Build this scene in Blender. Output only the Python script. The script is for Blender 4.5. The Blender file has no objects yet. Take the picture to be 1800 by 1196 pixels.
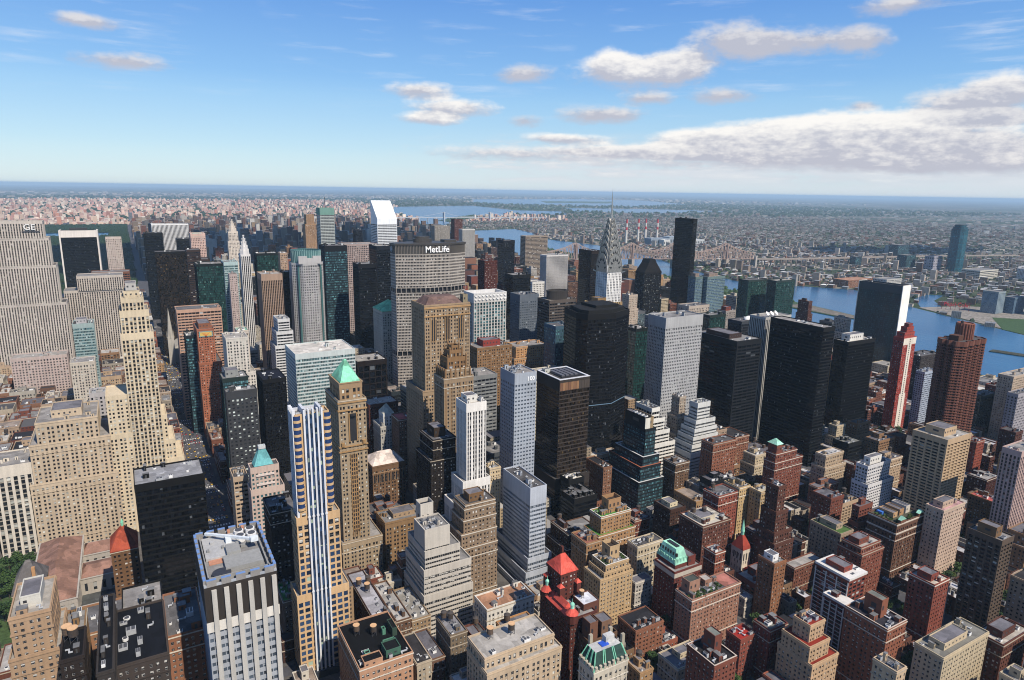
import bpy, math, random
import numpy as np
R = math.radians
S = bpy.context.scene
# ------------------------------------------------------------------ camera, sky, sun, exposure
cam = bpy.data.cameras.new('camera'); camo = bpy.data.objects.new('camera', cam)
S.collection.objects.link(camo); S.camera = camo
cam.sensor_width = 36; cam.lens = 23.524; cam.clip_start = 1; cam.clip_end = 200000
from mathutils import Matrix, Vector
yaw, pitch, roll = R(29.97), R(-12.594), R(-0.96)
fw = Vector((math.sin(yaw)*math.cos(pitch), math.cos(yaw)*math.cos(pitch), math.sin(pitch)))
rt = Vector((math.cos(yaw), -math.sin(yaw), 0)); up = rt.cross(fw)
R2 = rt*math.cos(roll) - up*math.sin(roll); U2 = rt*math.sin(roll) + up*math.cos(roll)
camo.matrix_world = Matrix(((R2.x, U2.x, -fw.x, 0), (R2.y, U2.y, -fw.y, 0), (R2.z, U2.z, -fw.z, 316), (0, 0, 0, 1)))
CAM = Vector((0, 0, 316))
SUN_AZ, SUN_EL = 166.0, 49.0            # clockwise from +Y (uptown); the sun stands behind and right of the camera
sl = bpy.data.lights.new('sun', 'SUN'); sl.energy = 5.0; sl.angle = R(0.53); sl.color = (1, 0.905, 0.78)
so = bpy.data.objects.new('sun', sl); S.collection.objects.link(so)
sd = Vector((math.sin(R(SUN_AZ))*math.cos(R(SUN_EL)), math.cos(R(SUN_AZ))*math.cos(R(SUN_EL)), math.sin(R(SUN_EL))))
so.rotation_euler = sd.to_track_quat('Z', 'Y').to_euler(); so.location = (0, -500, 900)
S.view_settings.view_transform = 'Standard'; S.view_settings.look = 'None'
S.view_settings.exposure = 0.26; S.view_settings.gamma = 1
S.cycles.max_bounces = 5; S.cycles.diffuse_bounces = 2; S.cycles.glossy_bounces = 3
S.cycles.volume_bounces = 0; S.cycles.transmission_bounces = 2; S.cycles.transparent_max_bounces = 6
S.cycles.use_denoising = True; S.cycles.denoiser = 'OPENIMAGEDENOISE'; S.cycles.denoising_input_passes = 'RGB_ALBEDO_NORMAL'; S.cycles.denoising_prefilter = 'ACCURATE'
S.cycles.sample_clamp_indirect = 4; S.cycles.filter_width = 1.05
S.cycles.caustics_reflective = False; S.cycles.caustics_refractive = False

class NT:
    "small helper around a node tree"
    def __init__(s, nt): s.nt = nt; s.N = nt.nodes; s.L = nt.links
    def n(s, t, **kw):
        x = s.N.new(t)
        for k, v in kw.items(): setattr(x, k, v)
        return x
    def link(s, a, b): s.L.new(a, b)
    def put(s, sock, v):
        if isinstance(v, bpy.types.NodeSocket): s.L.new(v, sock)
        else: sock.default_value = v
    def m(s, op, a, b=0.0, c=0.0, clamp=False):
        x = s.N.new('ShaderNodeMath'); x.operation = op; x.use_clamp = clamp
        s.put(x.inputs[0], a); s.put(x.inputs[1], b); s.put(x.inputs[2], c); return x.outputs[0]
    def vm(s, op, a, b=(0, 0, 0), c=(0, 0, 0), out=0):
        x = s.N.new('ShaderNodeVectorMath'); x.operation = op
        s.put(x.inputs[0], a); s.put(x.inputs[1], b)
        if op == 'MULTIPLY_ADD': s.put(x.inputs[2], c)
        return x.outputs[out]
    def mr(s, v, a, b, c=0.0, d=1.0, smooth=False):
        x = s.N.new('ShaderNodeMapRange'); x.interpolation_type = 'SMOOTHSTEP' if smooth else 'LINEAR'
        s.put(x.inputs[0], v); s.put(x.inputs[1], a); s.put(x.inputs[2], b); s.put(x.inputs[3], c); s.put(x.inputs[4], d)
        return x.outputs[0]
    def mix(s, f, a, b, mode='MIX'):
        x = s.N.new('ShaderNodeMix'); x.data_type = 'RGBA'; x.blend_type = mode; x.clamp_factor = True
        s.put(x.inputs[0], f); s.put(x.inputs[6], a if isinstance(a, bpy.types.NodeSocket) else (*a[:3], 1)); s.put(x.inputs[7], b if isinstance(b, bpy.types.NodeSocket) else (*b[:3], 1))
        return x.outputs[2]
    def noise(s, vec, scale, detail=4, rough=.55, dims='3D', w=None):
        x = s.N.new('ShaderNodeTexNoise'); x.noise_dimensions = dims
        if vec is not None: s.L.new(vec, x.inputs['Vector'])
        x.inputs['Scale'].default_value = scale; x.inputs['Detail'].default_value = detail; x.inputs['Roughness'].default_value = rough
        return x.outputs['Fac']

def sky_world():
    w = bpy.data.worlds.new('World'); S.world = w; w.use_nodes = True
    T = NT(w.node_tree); T.N.clear()
    out = T.n('ShaderNodeOutputWorld'); bg = T.n('ShaderNodeBackground'); T.link(bg.outputs[0], out.inputs[0])
    sky = T.n('ShaderNodeTexSky'); sky.sky_type = 'NISHITA'; sky.sun_disc = False
    sky.sun_elevation = R(SUN_EL); sky.sun_rotation = R(SUN_AZ); sky.altitude = 300; sky.air_density = 1.0; sky.dust_density = 0.25; sky.ozone_density = 1.2
    tc = T.n('ShaderNodeTexCoord'); d = T.vm('NORMALIZE', tc.outputs['Generated'])
    sx = T.n('ShaderNodeSeparateXYZ'); T.link(d, sx.inputs[0])
    az = T.m('MULTIPLY', T.m('ARCTAN2', sx.outputs[0], sx.outputs[1]), 57.29578)
    el = T.m('MULTIPLY', T.m('ARCSINE', sx.outputs[2]), 57.29578)
    cv = T.n('ShaderNodeCombineXYZ'); T.link(az, cv.inputs[0]); T.link(el, cv.inputs[1])
    P = cv.outputs[0]
    # cloud bodies: azimuth, elevation, half width, half height (degrees), weight, greyness of the body
    CL = CLOUDS
    W = None; TT = None; G = None
    n1 = T.noise(T.vm('MULTIPLY', P, (0.55, 1.0, 1)), 0.62, 7, .62)
    n2 = T.noise(T.vm('MULTIPLY', P, (0.5, 1.15, 1)), 2.1, 5, .6)
    n3 = T.noise(T.vm('MULTIPLY_ADD', P, (0.16, 1.5, 1), (7, 3, 1)), 0.9, 6, .6)
    wob = T.m('SUBTRACT', n1, 0.5)
    for (a, e, hw, hh, wt, gr) in CL:
        q = T.vm('MULTIPLY_ADD', P, (1/hw, 1/hh, 0), (-a/hw, -e/hh, 0))
        ln = T.vm('LENGTH', q, out=1)
        sp = T.n('ShaderNodeSeparateXYZ'); T.link(q, sp.inputs[0])
        ww = T.m('MULTIPLY', T.m('SUBTRACT', 1.0, ln, clamp=True), wt)
        # flat bases: weaken the lower half
        t = T.m('MULTIPLY', ww, sp.outputs[1]); g = T.m('MULTIPLY', ww, gr)
        W = ww if W is None else T.m('ADD', W, ww); TT = t if TT is None else T.m('ADD', TT, t); G = g if G is None else T.m('ADD', G, g)
    Wd = T.m('MAXIMUM', W, 0.001)
    tone = T.m('DIVIDE', TT, Wd); grey = T.m('DIVIDE', G, Wd)
    dens = T.m('ADD', W, T.m('ADD', T.m('MULTIPLY', wob, 1.0), T.m('MULTIPLY', T.m('SUBTRACT', n2, .5), .33)))
    body = T.m('MULTIPLY', T.mr(dens, 0.10, 0.72, 0, 1, True), T.mr(W, 0.02, 0.16))
    # low banks of cumulus towards the horizon on the right
    bank = T.m('MULTIPLY', T.mr(el, 0.2, 1.6, 0, 1, True), T.mr(el, 5.0, 2.6, 0, 1, True))
    bank = T.m('MULTIPLY', bank, T.mr(az, 18, 32, 0, 1, True))
    n4 = T.noise(T.vm('MULTIPLY_ADD', P, (0.22, 1.3, 1), (3, 11, 2)), 1.05, 6, .62)
    bankm = T.m('MULTIPLY', bank, T.mr(T.m('ADD', n4, T.m('MULTIPLY', T.m('SUBTRACT', az, 42), .004)), 0.36, 0.58, 0, 0.88, True))
    # thin cirrus
    ci = T.m('MULTIPLY', T.mr(n3, 0.50, 0.78, 0, 0.42, True), T.m('MULTIPLY', T.mr(el, 5, 9), T.mr(T.noise(P, .13, 2), .40, .58)))
    hi = T.m('ADD', T.m('MULTIPLY', tone, 1.0), T.m('ADD', T.m('MULTIPLY', T.m('SUBTRACT', n2, .5), 1.15), T.m('MULTIPLY', wob, 1.2)))
    lit = T.m('SUBTRACT', T.mr(hi, -0.55, 0.45, 0, 1, True), T.m('MULTIPLY', grey, 0.75), clamp=True)
    ccol = T.mix(lit, (0.44, 0.45, 0.52), (.86, .83, .79))
    mul = T.n('ShaderNodeVectorMath', operation='SCALE')
    sc = T.n('ShaderNodeVectorMath'); sc.operation = 'SCALE'; T.link(sky.outputs[0], sc.inputs[0]); sc.inputs['Scale'].default_value = SKY_STR
    # clear late-summer blue: pale and milky at the horizon, deep blue higher up
    q = T.mix(T.mr(el, -1, 3.2), (0.47, 0.60, 0.70), (0.37, 0.57, 0.72)); q = T.mix(T.mr(el, 2.5, 8.5), q, (0.19, 0.43, 0.74)); q = T.mix(T.mr(el, 7, 15), q, (0.075, 0.25, 0.66)); q = T.mix(T.mr(el, 15, 60), q, (0.04, 0.13, 0.40))
    f0 = T.mix(0.75, sc.outputs[0], q)
    f1 = T.mix(ci, f0, (0.70, 0.74, 0.80))
    f2 = T.mix(bankm, f1, T.mix(T.mr(n4, .5, .72), (0.54, .57, .63), (0.80, .78, .76)))
    veil = T.m('MULTIPLY', T.m('MULTIPLY', T.mr(az, 14, 40, 0, 1, True), T.mr(el, 5.2, 1.2, 0, 1, True)), T.mr(T.noise(T.vm('MULTIPLY_ADD', P, (.1, 1.4, 1), (5, 2, 8)), 1.0, 4, .6), .3, .62, .25, .8))
    f2 = T.mix(veil, f2, (0.60, 0.64, 0.69))
    f3 = T.mix(T.m('MULTIPLY', body, 0.95), f2, ccol)
    # strength stays in the daylight range: the colours above are divided back by it
    s2 = T.n('ShaderNodeVectorMath'); s2.operation = 'SCALE'; T.link(f3, s2.inputs[0]); s2.inputs['Scale'].default_value = 1/SKY_STR
    T.link(s2.outputs[0], bg.inputs[0]); bg.inputs[1].default_value = SKY_STR
SKY_STR = 0.12
CLOUDS = [(40.04, 9.2, 7.44, 1.66, 1.0, 0.15), (37.54, 9.97, 2.51, 1.47, 0.9, 0.0), (42.62, 9.9, 3.4, 1.54, 0.9, 0.2), (46.75, 11.27, 4.64, 1.96, 0.95, 0.75), (51.98, 11.01, 6.08, 1.36, 0.75, 0.85), (55.77, 10.65, 2.46, 1.45, 0.7, 0.85), (30.76, 9.08, 3.18, 1.03, 0.95, 0.8), (37.05, 6.08, 4.85, 1.07, 0.95, 0.7), (40.37, 7.32, 2.99, 0.76, 0.75, 0.8), (46.24, 7.44, 3.56, 0.92, 0.7, 0.85), (22.3, 7.73, 3.81, 0.9, 0.95, 0.25), (24.8, 6.52, 4.89, 1.06, 1.0, 0.1), (22.73, 5.55, 3.85, 0.68, 1.0, 0.0), (30.83, 5.55, 2.08, 0.79, 0.6, 0.9), (54.94, 5.04, 8.94, 1.52, 1.1, 0.0), (51.08, 4.38, 11.32, 1.58, 1.0, 0.1), (60.8, 4.39, 8.8, 1.8, 1.0, 0.2), (45.65, 4.17, 5.8, 1.06, 0.95, 0.0), (62.51, 6.44, 4.56, 1.64, 1.0, 0.5), (64.6, 7.32, 2.94, 1.43, 0.95, 0.15), (63.63, 5.37, 4.64, 0.74, 0.9, 0.85), (55.88, 3.42, 17.73, 1.18, 0.9, 0.45), (63.09, 2.25, 11.02, 1.11, 0.7, 0.5), (43.53, 3.21, 9.9, 0.69, 0.8, 0.2), (32.5, 4.24, 3.13, 0.65, 0.8, 0.0), (35.29, 4.18, 3.63, 0.6, 0.8, 0.0), (56.09, 6.47, 1.66, 0.52, 0.6, 0.9), (-0.95, 10.68, 2.81, 0.71, 0.85, 0.75), (1.01, 8.37, 4.34, 0.91, 0.8, 0.8), (57.62, 12.89, 4.7, 0.98, 0.7, 0.8), (29.71, 3.08, 11.57, 0.91, 0.6, 0.3), (52.06, 2.62, 22.5, 1.22, 0.75, 0.35), (39.01, 3.45, 8.18, 0.7, 0.7, 0.15)]
sky_world()

# ------------------------------------------------------------------ haze: one closed box of even, thin air
def haze_box():
    me = bpy.data.meshes.new('haze'); X0, X1, Y0, Y1, Z0, Z1 = -60000, 98000, -3000, 98000, -6, 345
    v = [(x, y, z) for z in (Z0, Z1) for y in (Y0, Y1) for x in (X0, X1)]
    me.from_pydata(v, [], [(0, 2, 3, 1), (4, 5, 7, 6), (0, 1, 5, 4), (2, 6, 7, 3), (0, 4, 6, 2), (1, 3, 7, 5)])
    o = bpy.data.objects.new('haze', me); S.collection.objects.link(o); o['kind'] = 'stuff'; o['label'] = 'thin blue haze lying over the city and far land'
    o['category'] = 'haze'
    m = bpy.data.materials.new('haze'); m.use_nodes = True; T = NT(m.node_tree); T.N.clear()
    out = T.n('ShaderNodeOutputMaterial'); pv = T.n('ShaderNodeVolumePrincipled')
    pv.inputs['Color'].default_value = (0.58, 0.81, 1.0, 1); pv.inputs['Density'].default_value = HAZE; pv.inputs['Anisotropy'].default_value = 0.0
    T.link(pv.outputs[0], out.inputs['Volume']); me.materials.append(m)
HAZE = 3.3e-5
haze_box()
# ------------------------------------------------------------------ materials
def hexc(h, k=1.0):
    c = [int(h[i:i+2], 16)/255 for i in (0, 2, 4)]
    return tuple(min(1, k*(x/12.92 if x <= .04045 else ((x+.055)/1.055)**2.4)) for x in c)
MATS = {}
def mat(key, fn):
    if key not in MATS:
        m = bpy.data.materials.new(key); m.use_nodes = True; T = NT(m.node_tree); T.N.clear()
        out = T.n('ShaderNodeOutputMaterial'); b = T.n('ShaderNodeBsdfPrincipled'); T.link(b.outputs[0], out.inputs[0])
        fn(T, b); MATS[key] = m
    return MATS[key]
def wall(hexs, k=0.70, rough=.85, var=.28, spec=.3):
    c = tuple(.90*x**1.22*(k/.70) for x in hexc(hexs)); l = .3*c[0]+.6*c[1]+.1*c[2]; q = .35 if c[0] > 2.1*c[1] else .33; c = tuple(x*(1-q)+l*q for x in c)
    if c[0] > 1.5*c[1]: c = (c[0]*1.06, c[1], c[2]*.8)
    def fn(T, b):
        g = T.n('ShaderNodeNewGeometry'); p = g.outputs['Position']
        big = T.noise(p, .045, 3); streak = T.noise(T.vm('MULTIPLY', p, (1, 1, .06)), .55, 4); fine = T.noise(p, 1.7, 3)
        oi = T.n('ShaderNodeObjectInfo')
        f = T.m('ADD', T.m('ADD', T.m('MULTIPLY', T.m('SUBTRACT', big, .5), var*1.6), T.m('MULTIPLY', T.m('SUBTRACT', streak, .5), var*1.8)),
                T.m('ADD', T.m('MULTIPLY', T.m('SUBTRACT', fine, .5), var*1.2), T.m('MULTIPLY', T.m('SUBTRACT', oi.outputs['Random'], .5), .06)))
        s = T.n('ShaderNodeVectorMath'); s.operation = 'SCALE'; s.inputs[0].default_value = c; T.link(T.m('ADD', f, 1.0), s.inputs['Scale'])
        T.link(s.outputs[0], b.inputs['Base Color']); b.inputs['Roughness'].default_value = rough; b.inputs['Specular IOR Level'].default_value = spec
    return mat('wall_%s_%g_%g_%g' % (hexs, k, rough, var), fn)
def roofm(hexs, k=.7):
    c = hexc(hexs, k)
    def fn(T, b):
        p = T.n('ShaderNodeNewGeometry').outputs['Position']
        a = T.noise(p, .12, 4); c2 = T.noise(p, .5, 4, .65); d = T.noise(p, 2.2, 2)
        f = T.m('ADD', 1.0, T.m('ADD', T.m('MULTIPLY', T.m('SUBTRACT', a, .5), .7), T.m('ADD', T.m('MULTIPLY', T.m('SUBTRACT', c2, .5), .7), T.m('MULTIPLY', T.m('SUBTRACT', d, .5), .3))))
        s = T.n('ShaderNodeVectorMath'); s.operation = 'SCALE'; s.inputs[0].default_value = c; vo = T.n('ShaderNodeTexVoronoi'); vo.feature = 'F1'; vo.distance = 'CHEBYCHEV'; T.link(p, vo.inputs['Vector']); vo.inputs['Scale'].default_value = .16; sc2 = T.n('ShaderNodeSeparateColor'); T.link(vo.outputs['Color'], sc2.inputs[0]); f = T.m('MULTIPLY', f, T.mr(sc2.outputs[0], 0, 1, .72, 1.22)); T.link(T.m('MAXIMUM', f, .3), s.inputs['Scale'])
        T.link(s.outputs[0], b.inputs['Base Color']); b.inputs['Roughness'].default_value = .9; b.inputs['Specular IOR Level'].default_value = .2
    return mat('roof_%s_%g' % (hexs, k), fn)
# glass kinds: tint, tint spread, share of drawn blinds, blind colour, roughness, specular level, metallic
GL = dict(ribg=((.012, .012, .013), .6, .10, (.40, .38, .35), .12, .5, 0), std=((.014, .016, .02), .5, .4, (.52, .52, .47), .12, .5, 0), few=((.012, .014, .018), .6, .18, (.42, .42, .40), .1, .5, 0),
          dark=((.005, .006, .008), .6, .04, (.09, .10, .11), .05, .38, 0), brown=((.014, .010, .007), .9, .06, (.09, .06, .03), .08, .5, 0),
          teal=((.03, .075, .085), .7, .22, (.34, .46, .46), .08, .6, 0), green=((.012, .040, .036), .6, .05, (.10, .2, .18), .06, .6, 0),
          blue=((.02, .042, .09), .6, .10, (.30, .38, .30), .07, .6, 0), steel=((.05, .065, .085), .5, .15, (.3, .33, .36), .1, .6, 0),
          lit=((.02, .022, .026), .4, .52, (.62, .68, .64), .12, .5, 0), un=((.014, .048, .058), .5, .07, (.05, .13, .14), .06, .6, 0),
          cyan=((.032, .068, .082), .6, .26, (.14, .33, .36), .08, .6, 0), sky=((.08, .13, .2), .4, .1, (.3, .36, .42), .08, .7, 0), brick=((.02, .018, .018), .5, .5, (.52, .50, .46), .15, .5, 0))
def glass(key):
    c, sp, bp, bc, ro, spec, met = GL[key]
    def fn(T, b):
        uv = T.n('ShaderNodeUVMap').outputs[0]; fl = T.vm('FLOOR', uv)
        oi = T.n('ShaderNodeObjectInfo')
        cx = T.n('ShaderNodeCombineXYZ'); T.link(T.m('MULTIPLY', oi.outputs['Random'], 91.7), cx.inputs[2])
        wn = T.n('ShaderNodeTexWhiteNoise'); wn.noise_dimensions = '3D'; T.link(T.vm('ADD', fl, cx.outputs[0]), wn.inputs['Vector'])
        se = T.n('ShaderNodeSeparateColor'); T.link(wn.outputs['Color'], se.inputs[0]); r1, r2, r3 = se.outputs
        fr = T.n('ShaderNodeSeparateXYZ'); T.link(T.vm('FRACTION', uv), fr.inputs[0])
        # a run of neighbouring windows tends to share its blinds
        cl = T.noise(T.vm('ADD', T.vm('MULTIPLY', fl, (.35, .8, 0)), cx.outputs[0]), .8, 2)
        thr = T.m('MULTIPLY', T.mr(cl, .35, .65, .35, 1.7), bp)
        has = T.m('LESS_THAN', r1, thr); drop = T.m('GREATER_THAN', fr.outputs[1], T.m('SUBTRACT', .85, T.m('MULTIPLY', r2, .75)))
        bl = T.m('MULTIPLY', has, drop)
        s = T.n('ShaderNodeVectorMath'); s.operation = 'SCALE'; s.inputs[0].default_value = c
        T.link(T.mr(r3, 0, 1, 1-sp, 1+sp*1.3), s.inputs['Scale'])
        s2 = T.n('ShaderNodeVectorMath'); s2.operation = 'SCALE'; s2.inputs[0].default_value = bc; T.link(T.mr(r3, 0, 1, .55, 1.15), s2.inputs['Scale'])
        T.link(T.mix(bl, s.outputs[0], s2.outputs[0]), b.inputs['Base Color'])
        b.inputs['Roughness'].default_value = ro; b.inputs['Specular IOR Level'].default_value = spec; b.inputs['Metallic'].default_value = met
        # every pane leans a little its own way
        nn = T.vm('MULTIPLY_ADD', wn.outputs['Color'], (.03, .03, .03), (-.015, -.015, -.015))
        T.link(T.vm('NORMALIZE', T.vm('ADD', T.n('ShaderNodeNewGeometry').outputs['Normal'], nn)), b.inputs['Normal'])
    return mat('glass_'+key, fn)
def plain(name, c, rough=.5, met=0.0, spec=.5, var=.12):
    def fn(T, b):
        p = T.n('ShaderNodeNewGeometry').outputs['Position']; a = T.noise(p, .8, 4)
        s = T.n('ShaderNodeVectorMath'); s.operation = 'SCALE'; s.inputs[0].default_value = c; T.link(T.mr(a, .3, .7, 1-var, 1+var), s.inputs['Scale'])
        T.link(s.outputs[0], b.inputs['Base Color']); b.inputs['Roughness'].default_value = rough; b.inputs['Metallic'].default_value = met; b.inputs['Specular IOR Level'].default_value = spec
    return mat(name, fn)
# ------------------------------------------------------------------ mesh building
COL = S.collection
class MB:
    def __init__(s): s.v = []; s.f = []; s.m = []; s.uv = []
    def poly(s, pts, m=0, uv=None):
        n = len(s.v); s.v += pts; s.f.append(tuple(range(n, n+len(pts)))); s.m.append(m)
        s.uv += uv if uv else [(0, 0)]*len(pts)
    def prism(s, P, z0, z1, m=0, top=True, bot=False):
        k = len(P)
        for i in range(k):
            (a, b), (c, d) = P[i], P[(i+1) % k]
            s.poly([(a, b, z0), (c, d, z0), (c, d, z1), (a, b, z1)], m)
        if top: s.poly([(x, y, z1) for x, y in P], m)
        if bot: s.poly([(x, y, z0) for x, y in P[::-1]], m)
    def box(s, x0, x1, y0, y1, z0, z1, m=0, bot=False): s.prism([(x0, y0), (x1, y0), (x1, y1), (x0, y1)], z0, z1, m, True, bot)
    def frustum(s, P, Q, z0, z1, m=0, top=True):
        k = len(P)
        for i in range(k):
            j = (i+1) % k
            s.poly([(*P[i], z0), (*P[j], z0), (*Q[j], z1), (*Q[i], z1)], m)
        if top: s.poly([(x, y, z1) for x, y in Q], m)
    def cone(s, P, apex, z0, m=0):
        for i in range(len(P)):
            j = (i+1) % len(P); s.poly([(*P[i], z0), (*P[j], z0), apex], m)
    def bar(s, a, b, w, m=0):
        a = Vector(a); b = Vector(b); d = (b-a).normalized(); u = d.cross(Vector((0, 0, 1)))
        u = Vector((1, 0, 0)) if u.length < 1e-3 else u.normalized(); t = u.cross(d)*w/2; u = u*w/2
        A = [a+u+t, a-u+t, a-u-t, a+u-t]; B = [p+(b-a) for p in A]
        for i in range(4): s.poly([tuple(A[i]), tuple(B[i]), tuple(B[(i+1) % 4]), tuple(A[(i+1) % 4])], m)
        s.poly([tuple(p) for p in A], m); s.poly([tuple(p) for p in B[::-1]], m)
    def build(s, name, mats, parent=None, uv=False, smooth=False, data=False):
        me = bpy.data.meshes.new(name); me.from_pydata(s.v, [], s.f)
        for m in (mats if isinstance(mats, (list, tuple)) else [mats]): me.materials.append(m)
        me.polygons.foreach_set('material_index', s.m)
        if uv:
            l = me.uv_layers.new(name='UVMap'); l.data.foreach_set('uv', np.array(s.uv, 'f').ravel())
        if smooth: me.polygons.foreach_set('use_smooth', [True]*len(s.f))
        me.update()
        if data: return me
        return link(name, me, parent)
def link(name, me, parent=None, loc=None, scale=None, rz=0):
    o = bpy.data.objects.new(name, me); COL.objects.link(o)
    if parent: o.parent = parent
    if loc: o.location = loc
    if scale: o.scale = scale
    if rz: o.rotation_euler.z = rz
    return o
def thing(name, label, cat, loc=(0, 0, 0), group=None, rz=0):
    o = bpy.data.objects.new(name, None); COL.objects.link(o); o.location = loc; o.rotation_euler.z = rz; o.empty_display_size = 2
    o['label'] = label; o['category'] = cat
    if group: o['group'] = group
    return o
def tag(o, label=None, cat=None, group=None, kind=None):
    for k, v in (('label', label), ('category', cat), ('group', group), ('kind', kind)):
        if v: o[k] = v
    return o
def rect(x0, x1, y0, y1): return [(x0, y0), (x1, y0), (x1, y1), (x0, y1)]
def inset(P, d):
    k = len(P); Q = []
    for i in range(k):
        p0, p1, p2 = P[i-1], P[i], P[(i+1) % k]
        def nrm(a, b):
            dx, dy = b[0]-a[0], b[1]-a[1]; l = math.hypot(dx, dy) or 1; return (-dy/l, dx/l)
        n1, n2 = nrm(p0, p1), nrm(p1, p2); bx, by = n1[0]+n2[0], n1[1]+n2[1]; q = (1+n1[0]*n2[0]+n1[1]*n2[1]) or 1
        Q.append((p1[0]+d*bx/q, p1[1]+d*by/q))
    return Q
def ngon(cx, cy, r, n, a0=0, ry=None):
    return [(cx+r*math.cos(a0+2*math.pi*i/n), cy+(ry or r)*math.sin(a0+2*math.pi*i/n)) for i in range(n)]
# facade styles: floor height, bay width, pier share, spandrel share, pier / spandrel / glass depth behind the face, spandrel tone, glass, top band, pier rhythm
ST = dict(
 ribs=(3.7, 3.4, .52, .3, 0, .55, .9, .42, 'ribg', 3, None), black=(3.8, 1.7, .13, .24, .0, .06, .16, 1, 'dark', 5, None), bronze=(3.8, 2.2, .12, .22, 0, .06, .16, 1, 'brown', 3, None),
 punch=(3.7, 3.6, .52, .5, 0, .06, .4, 1, 'few', 3, None), bands=(3.8, 4.5, .1, .52, .2, 0, .45, 1, 'few', 3, None), tealband=(3.9, 1.7, .12, .42, .06, 0, .3, 1, 'teal', 5, None),
 deco=(3.55, 3.1, .5, .36, 0, .3, .55, .62, 'std', 5, (1, .7)), whiterib=(3.7, 2.9, .45, .15, 0, .5, .7, .25, 'dark', 2, None), greenglass=(3.8, 1.6, .1, .22, .0, .05, .14, 1.2, 'green', 3, None),
 stone=(3.6, 3.4, .56, .46, 0, .12, .4, .9, 'std', 3, (1.2, .7)), brick=(3.2, 3.0, .56, .52, .0, .05, .42, 1, 'brick', 2, (1.25, .7)), brick2=(3.5, 3.0, .54, .46, 0, .12, .42, .92, 'std', 4, (1.35, .6)),
 darkteal=(3.7, 1.8, .12, .3, 0, .06, .18, .8, 'cyan', 3, None), arch=(4.2, 4.6, .42, .2, 0, .5, .9, .5, 'std', 9, None), blackhz=(3.9, 1.6, .07, .34, .08, 0, .22, 1, 'dark', 4, None),
 piers=(4.0, 2.2, .14, .52, .1, 0, .35, .95, 'steel', 0, None), goldblue=(4.4, 4.0, .28, .32, 0, .05, .3, 1, 'blue', 4, None), hotel=(3.35, 3.9, .52, .52, 0, .04, .3, 1, 'lit', 6, None),
 blackteal=(3.9, 1.7, .1, .36, .08, 0, .22, 1.6, 'cyan', 8, None), blackgrid=(3.8, 1.5, .22, .2, 0, .12, .34, .7, 'dark', 3, None), pink=(3.6, 3.2, .46, .46, 0, .06, .4, 1, 'teal', 4, None), darkgrid=(7.6, 7, .14, .16, 0, .2, .8, .9, 'dark', 5, None),
 bwbands=(3.7, 4, .05, .5, .25, 0, .5, 1, 'dark', 3, None), bronzerib=(3.8, 2.4, .42, .2, 0, .4, .6, .3, 'brown', 8, None), grid=(3.8, 3.3, .4, .42, .0, .06, .5, 1, 'few', 2, None),
 tealpier=(3.9, 4.2, .3, .26, 0, .35, .6, .7, 'teal', 6, None), whitest=(3.6, 2.6, .52, .3, 0, .38, .6, .4, 'few', 6, (1.3, .6)), silver=(3.6, 3.4, .4, .56, .04, 0, .3, 1, 'steel', 9, None),
 brownblk=(3.9, 1.75, .1, .26, .1, 0, .22, 1.25, 'brown', 10, None), silvergrid=(3.8, 2.6, .5, .5, 0, .05, .36, 1, 'few', 11, None), navyhz=(3.9, 8, .06, .46, .08, 0, .3, 1, 'dark', 5, None),
 blackribs=(3.8, 1.9, .22, .2, 0, .3, .5, .7, 'dark', 4, None), unglass=(3.7, 1.5, .1, .24, 0, .05, .14, 1.1, 'un', 3, None), redwhite=(3.0, 3.0, .5, .5, 0, .05, .3, 1, 'brick', 4, None),
 balc=(3.1, 3.2, .2, .36, .5, 0, 1.3, 1, 'dark', 4, None), balcony=(3.0, 6.2, .24, .42, 0, .1, 1.5, 1, 'few', 4, (1, .6)), balcdark=(3.0, 4.2, .3, .36, .1, 0, 1.0, .9, 'std', 3, None),
 tealzig=(3.7, 1.6, .16, .34, .05, 0, .26, 1.15, 'cyan', 1.5, None), wbands=(3.6, 1.7, .1, .54, .05, 0, .35, 1, 'few', 4, None), bluewhite=(3.65, 1.7, .14, .5, .05, 0, .3, 1, 'steel', 14, None),
 church=(6, 3, .7, .5, 0, .1, .4, 1, 'dark', 3, None), whiteframe=(3.0, 5.4, .3, .3, .04, 0, .35, 1, 'few', 2.5, None), wgrid=(3.0, 3.3, .34, .46, .05, 0, .5, 1, 'few', 2, None),
 piers2=(3.1, 3.2, .46, .3, 0, .3, .55, .8, 'few', 4, None), pinklow=(3.6, 3.1, .5, .52, 0, .06, .35, 1, 'std', 3, (1.3, .7)), glassres=(3.1, 3, .1, .34, .2, 0, .5, 1.3, 'sky', 4, None))
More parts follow.
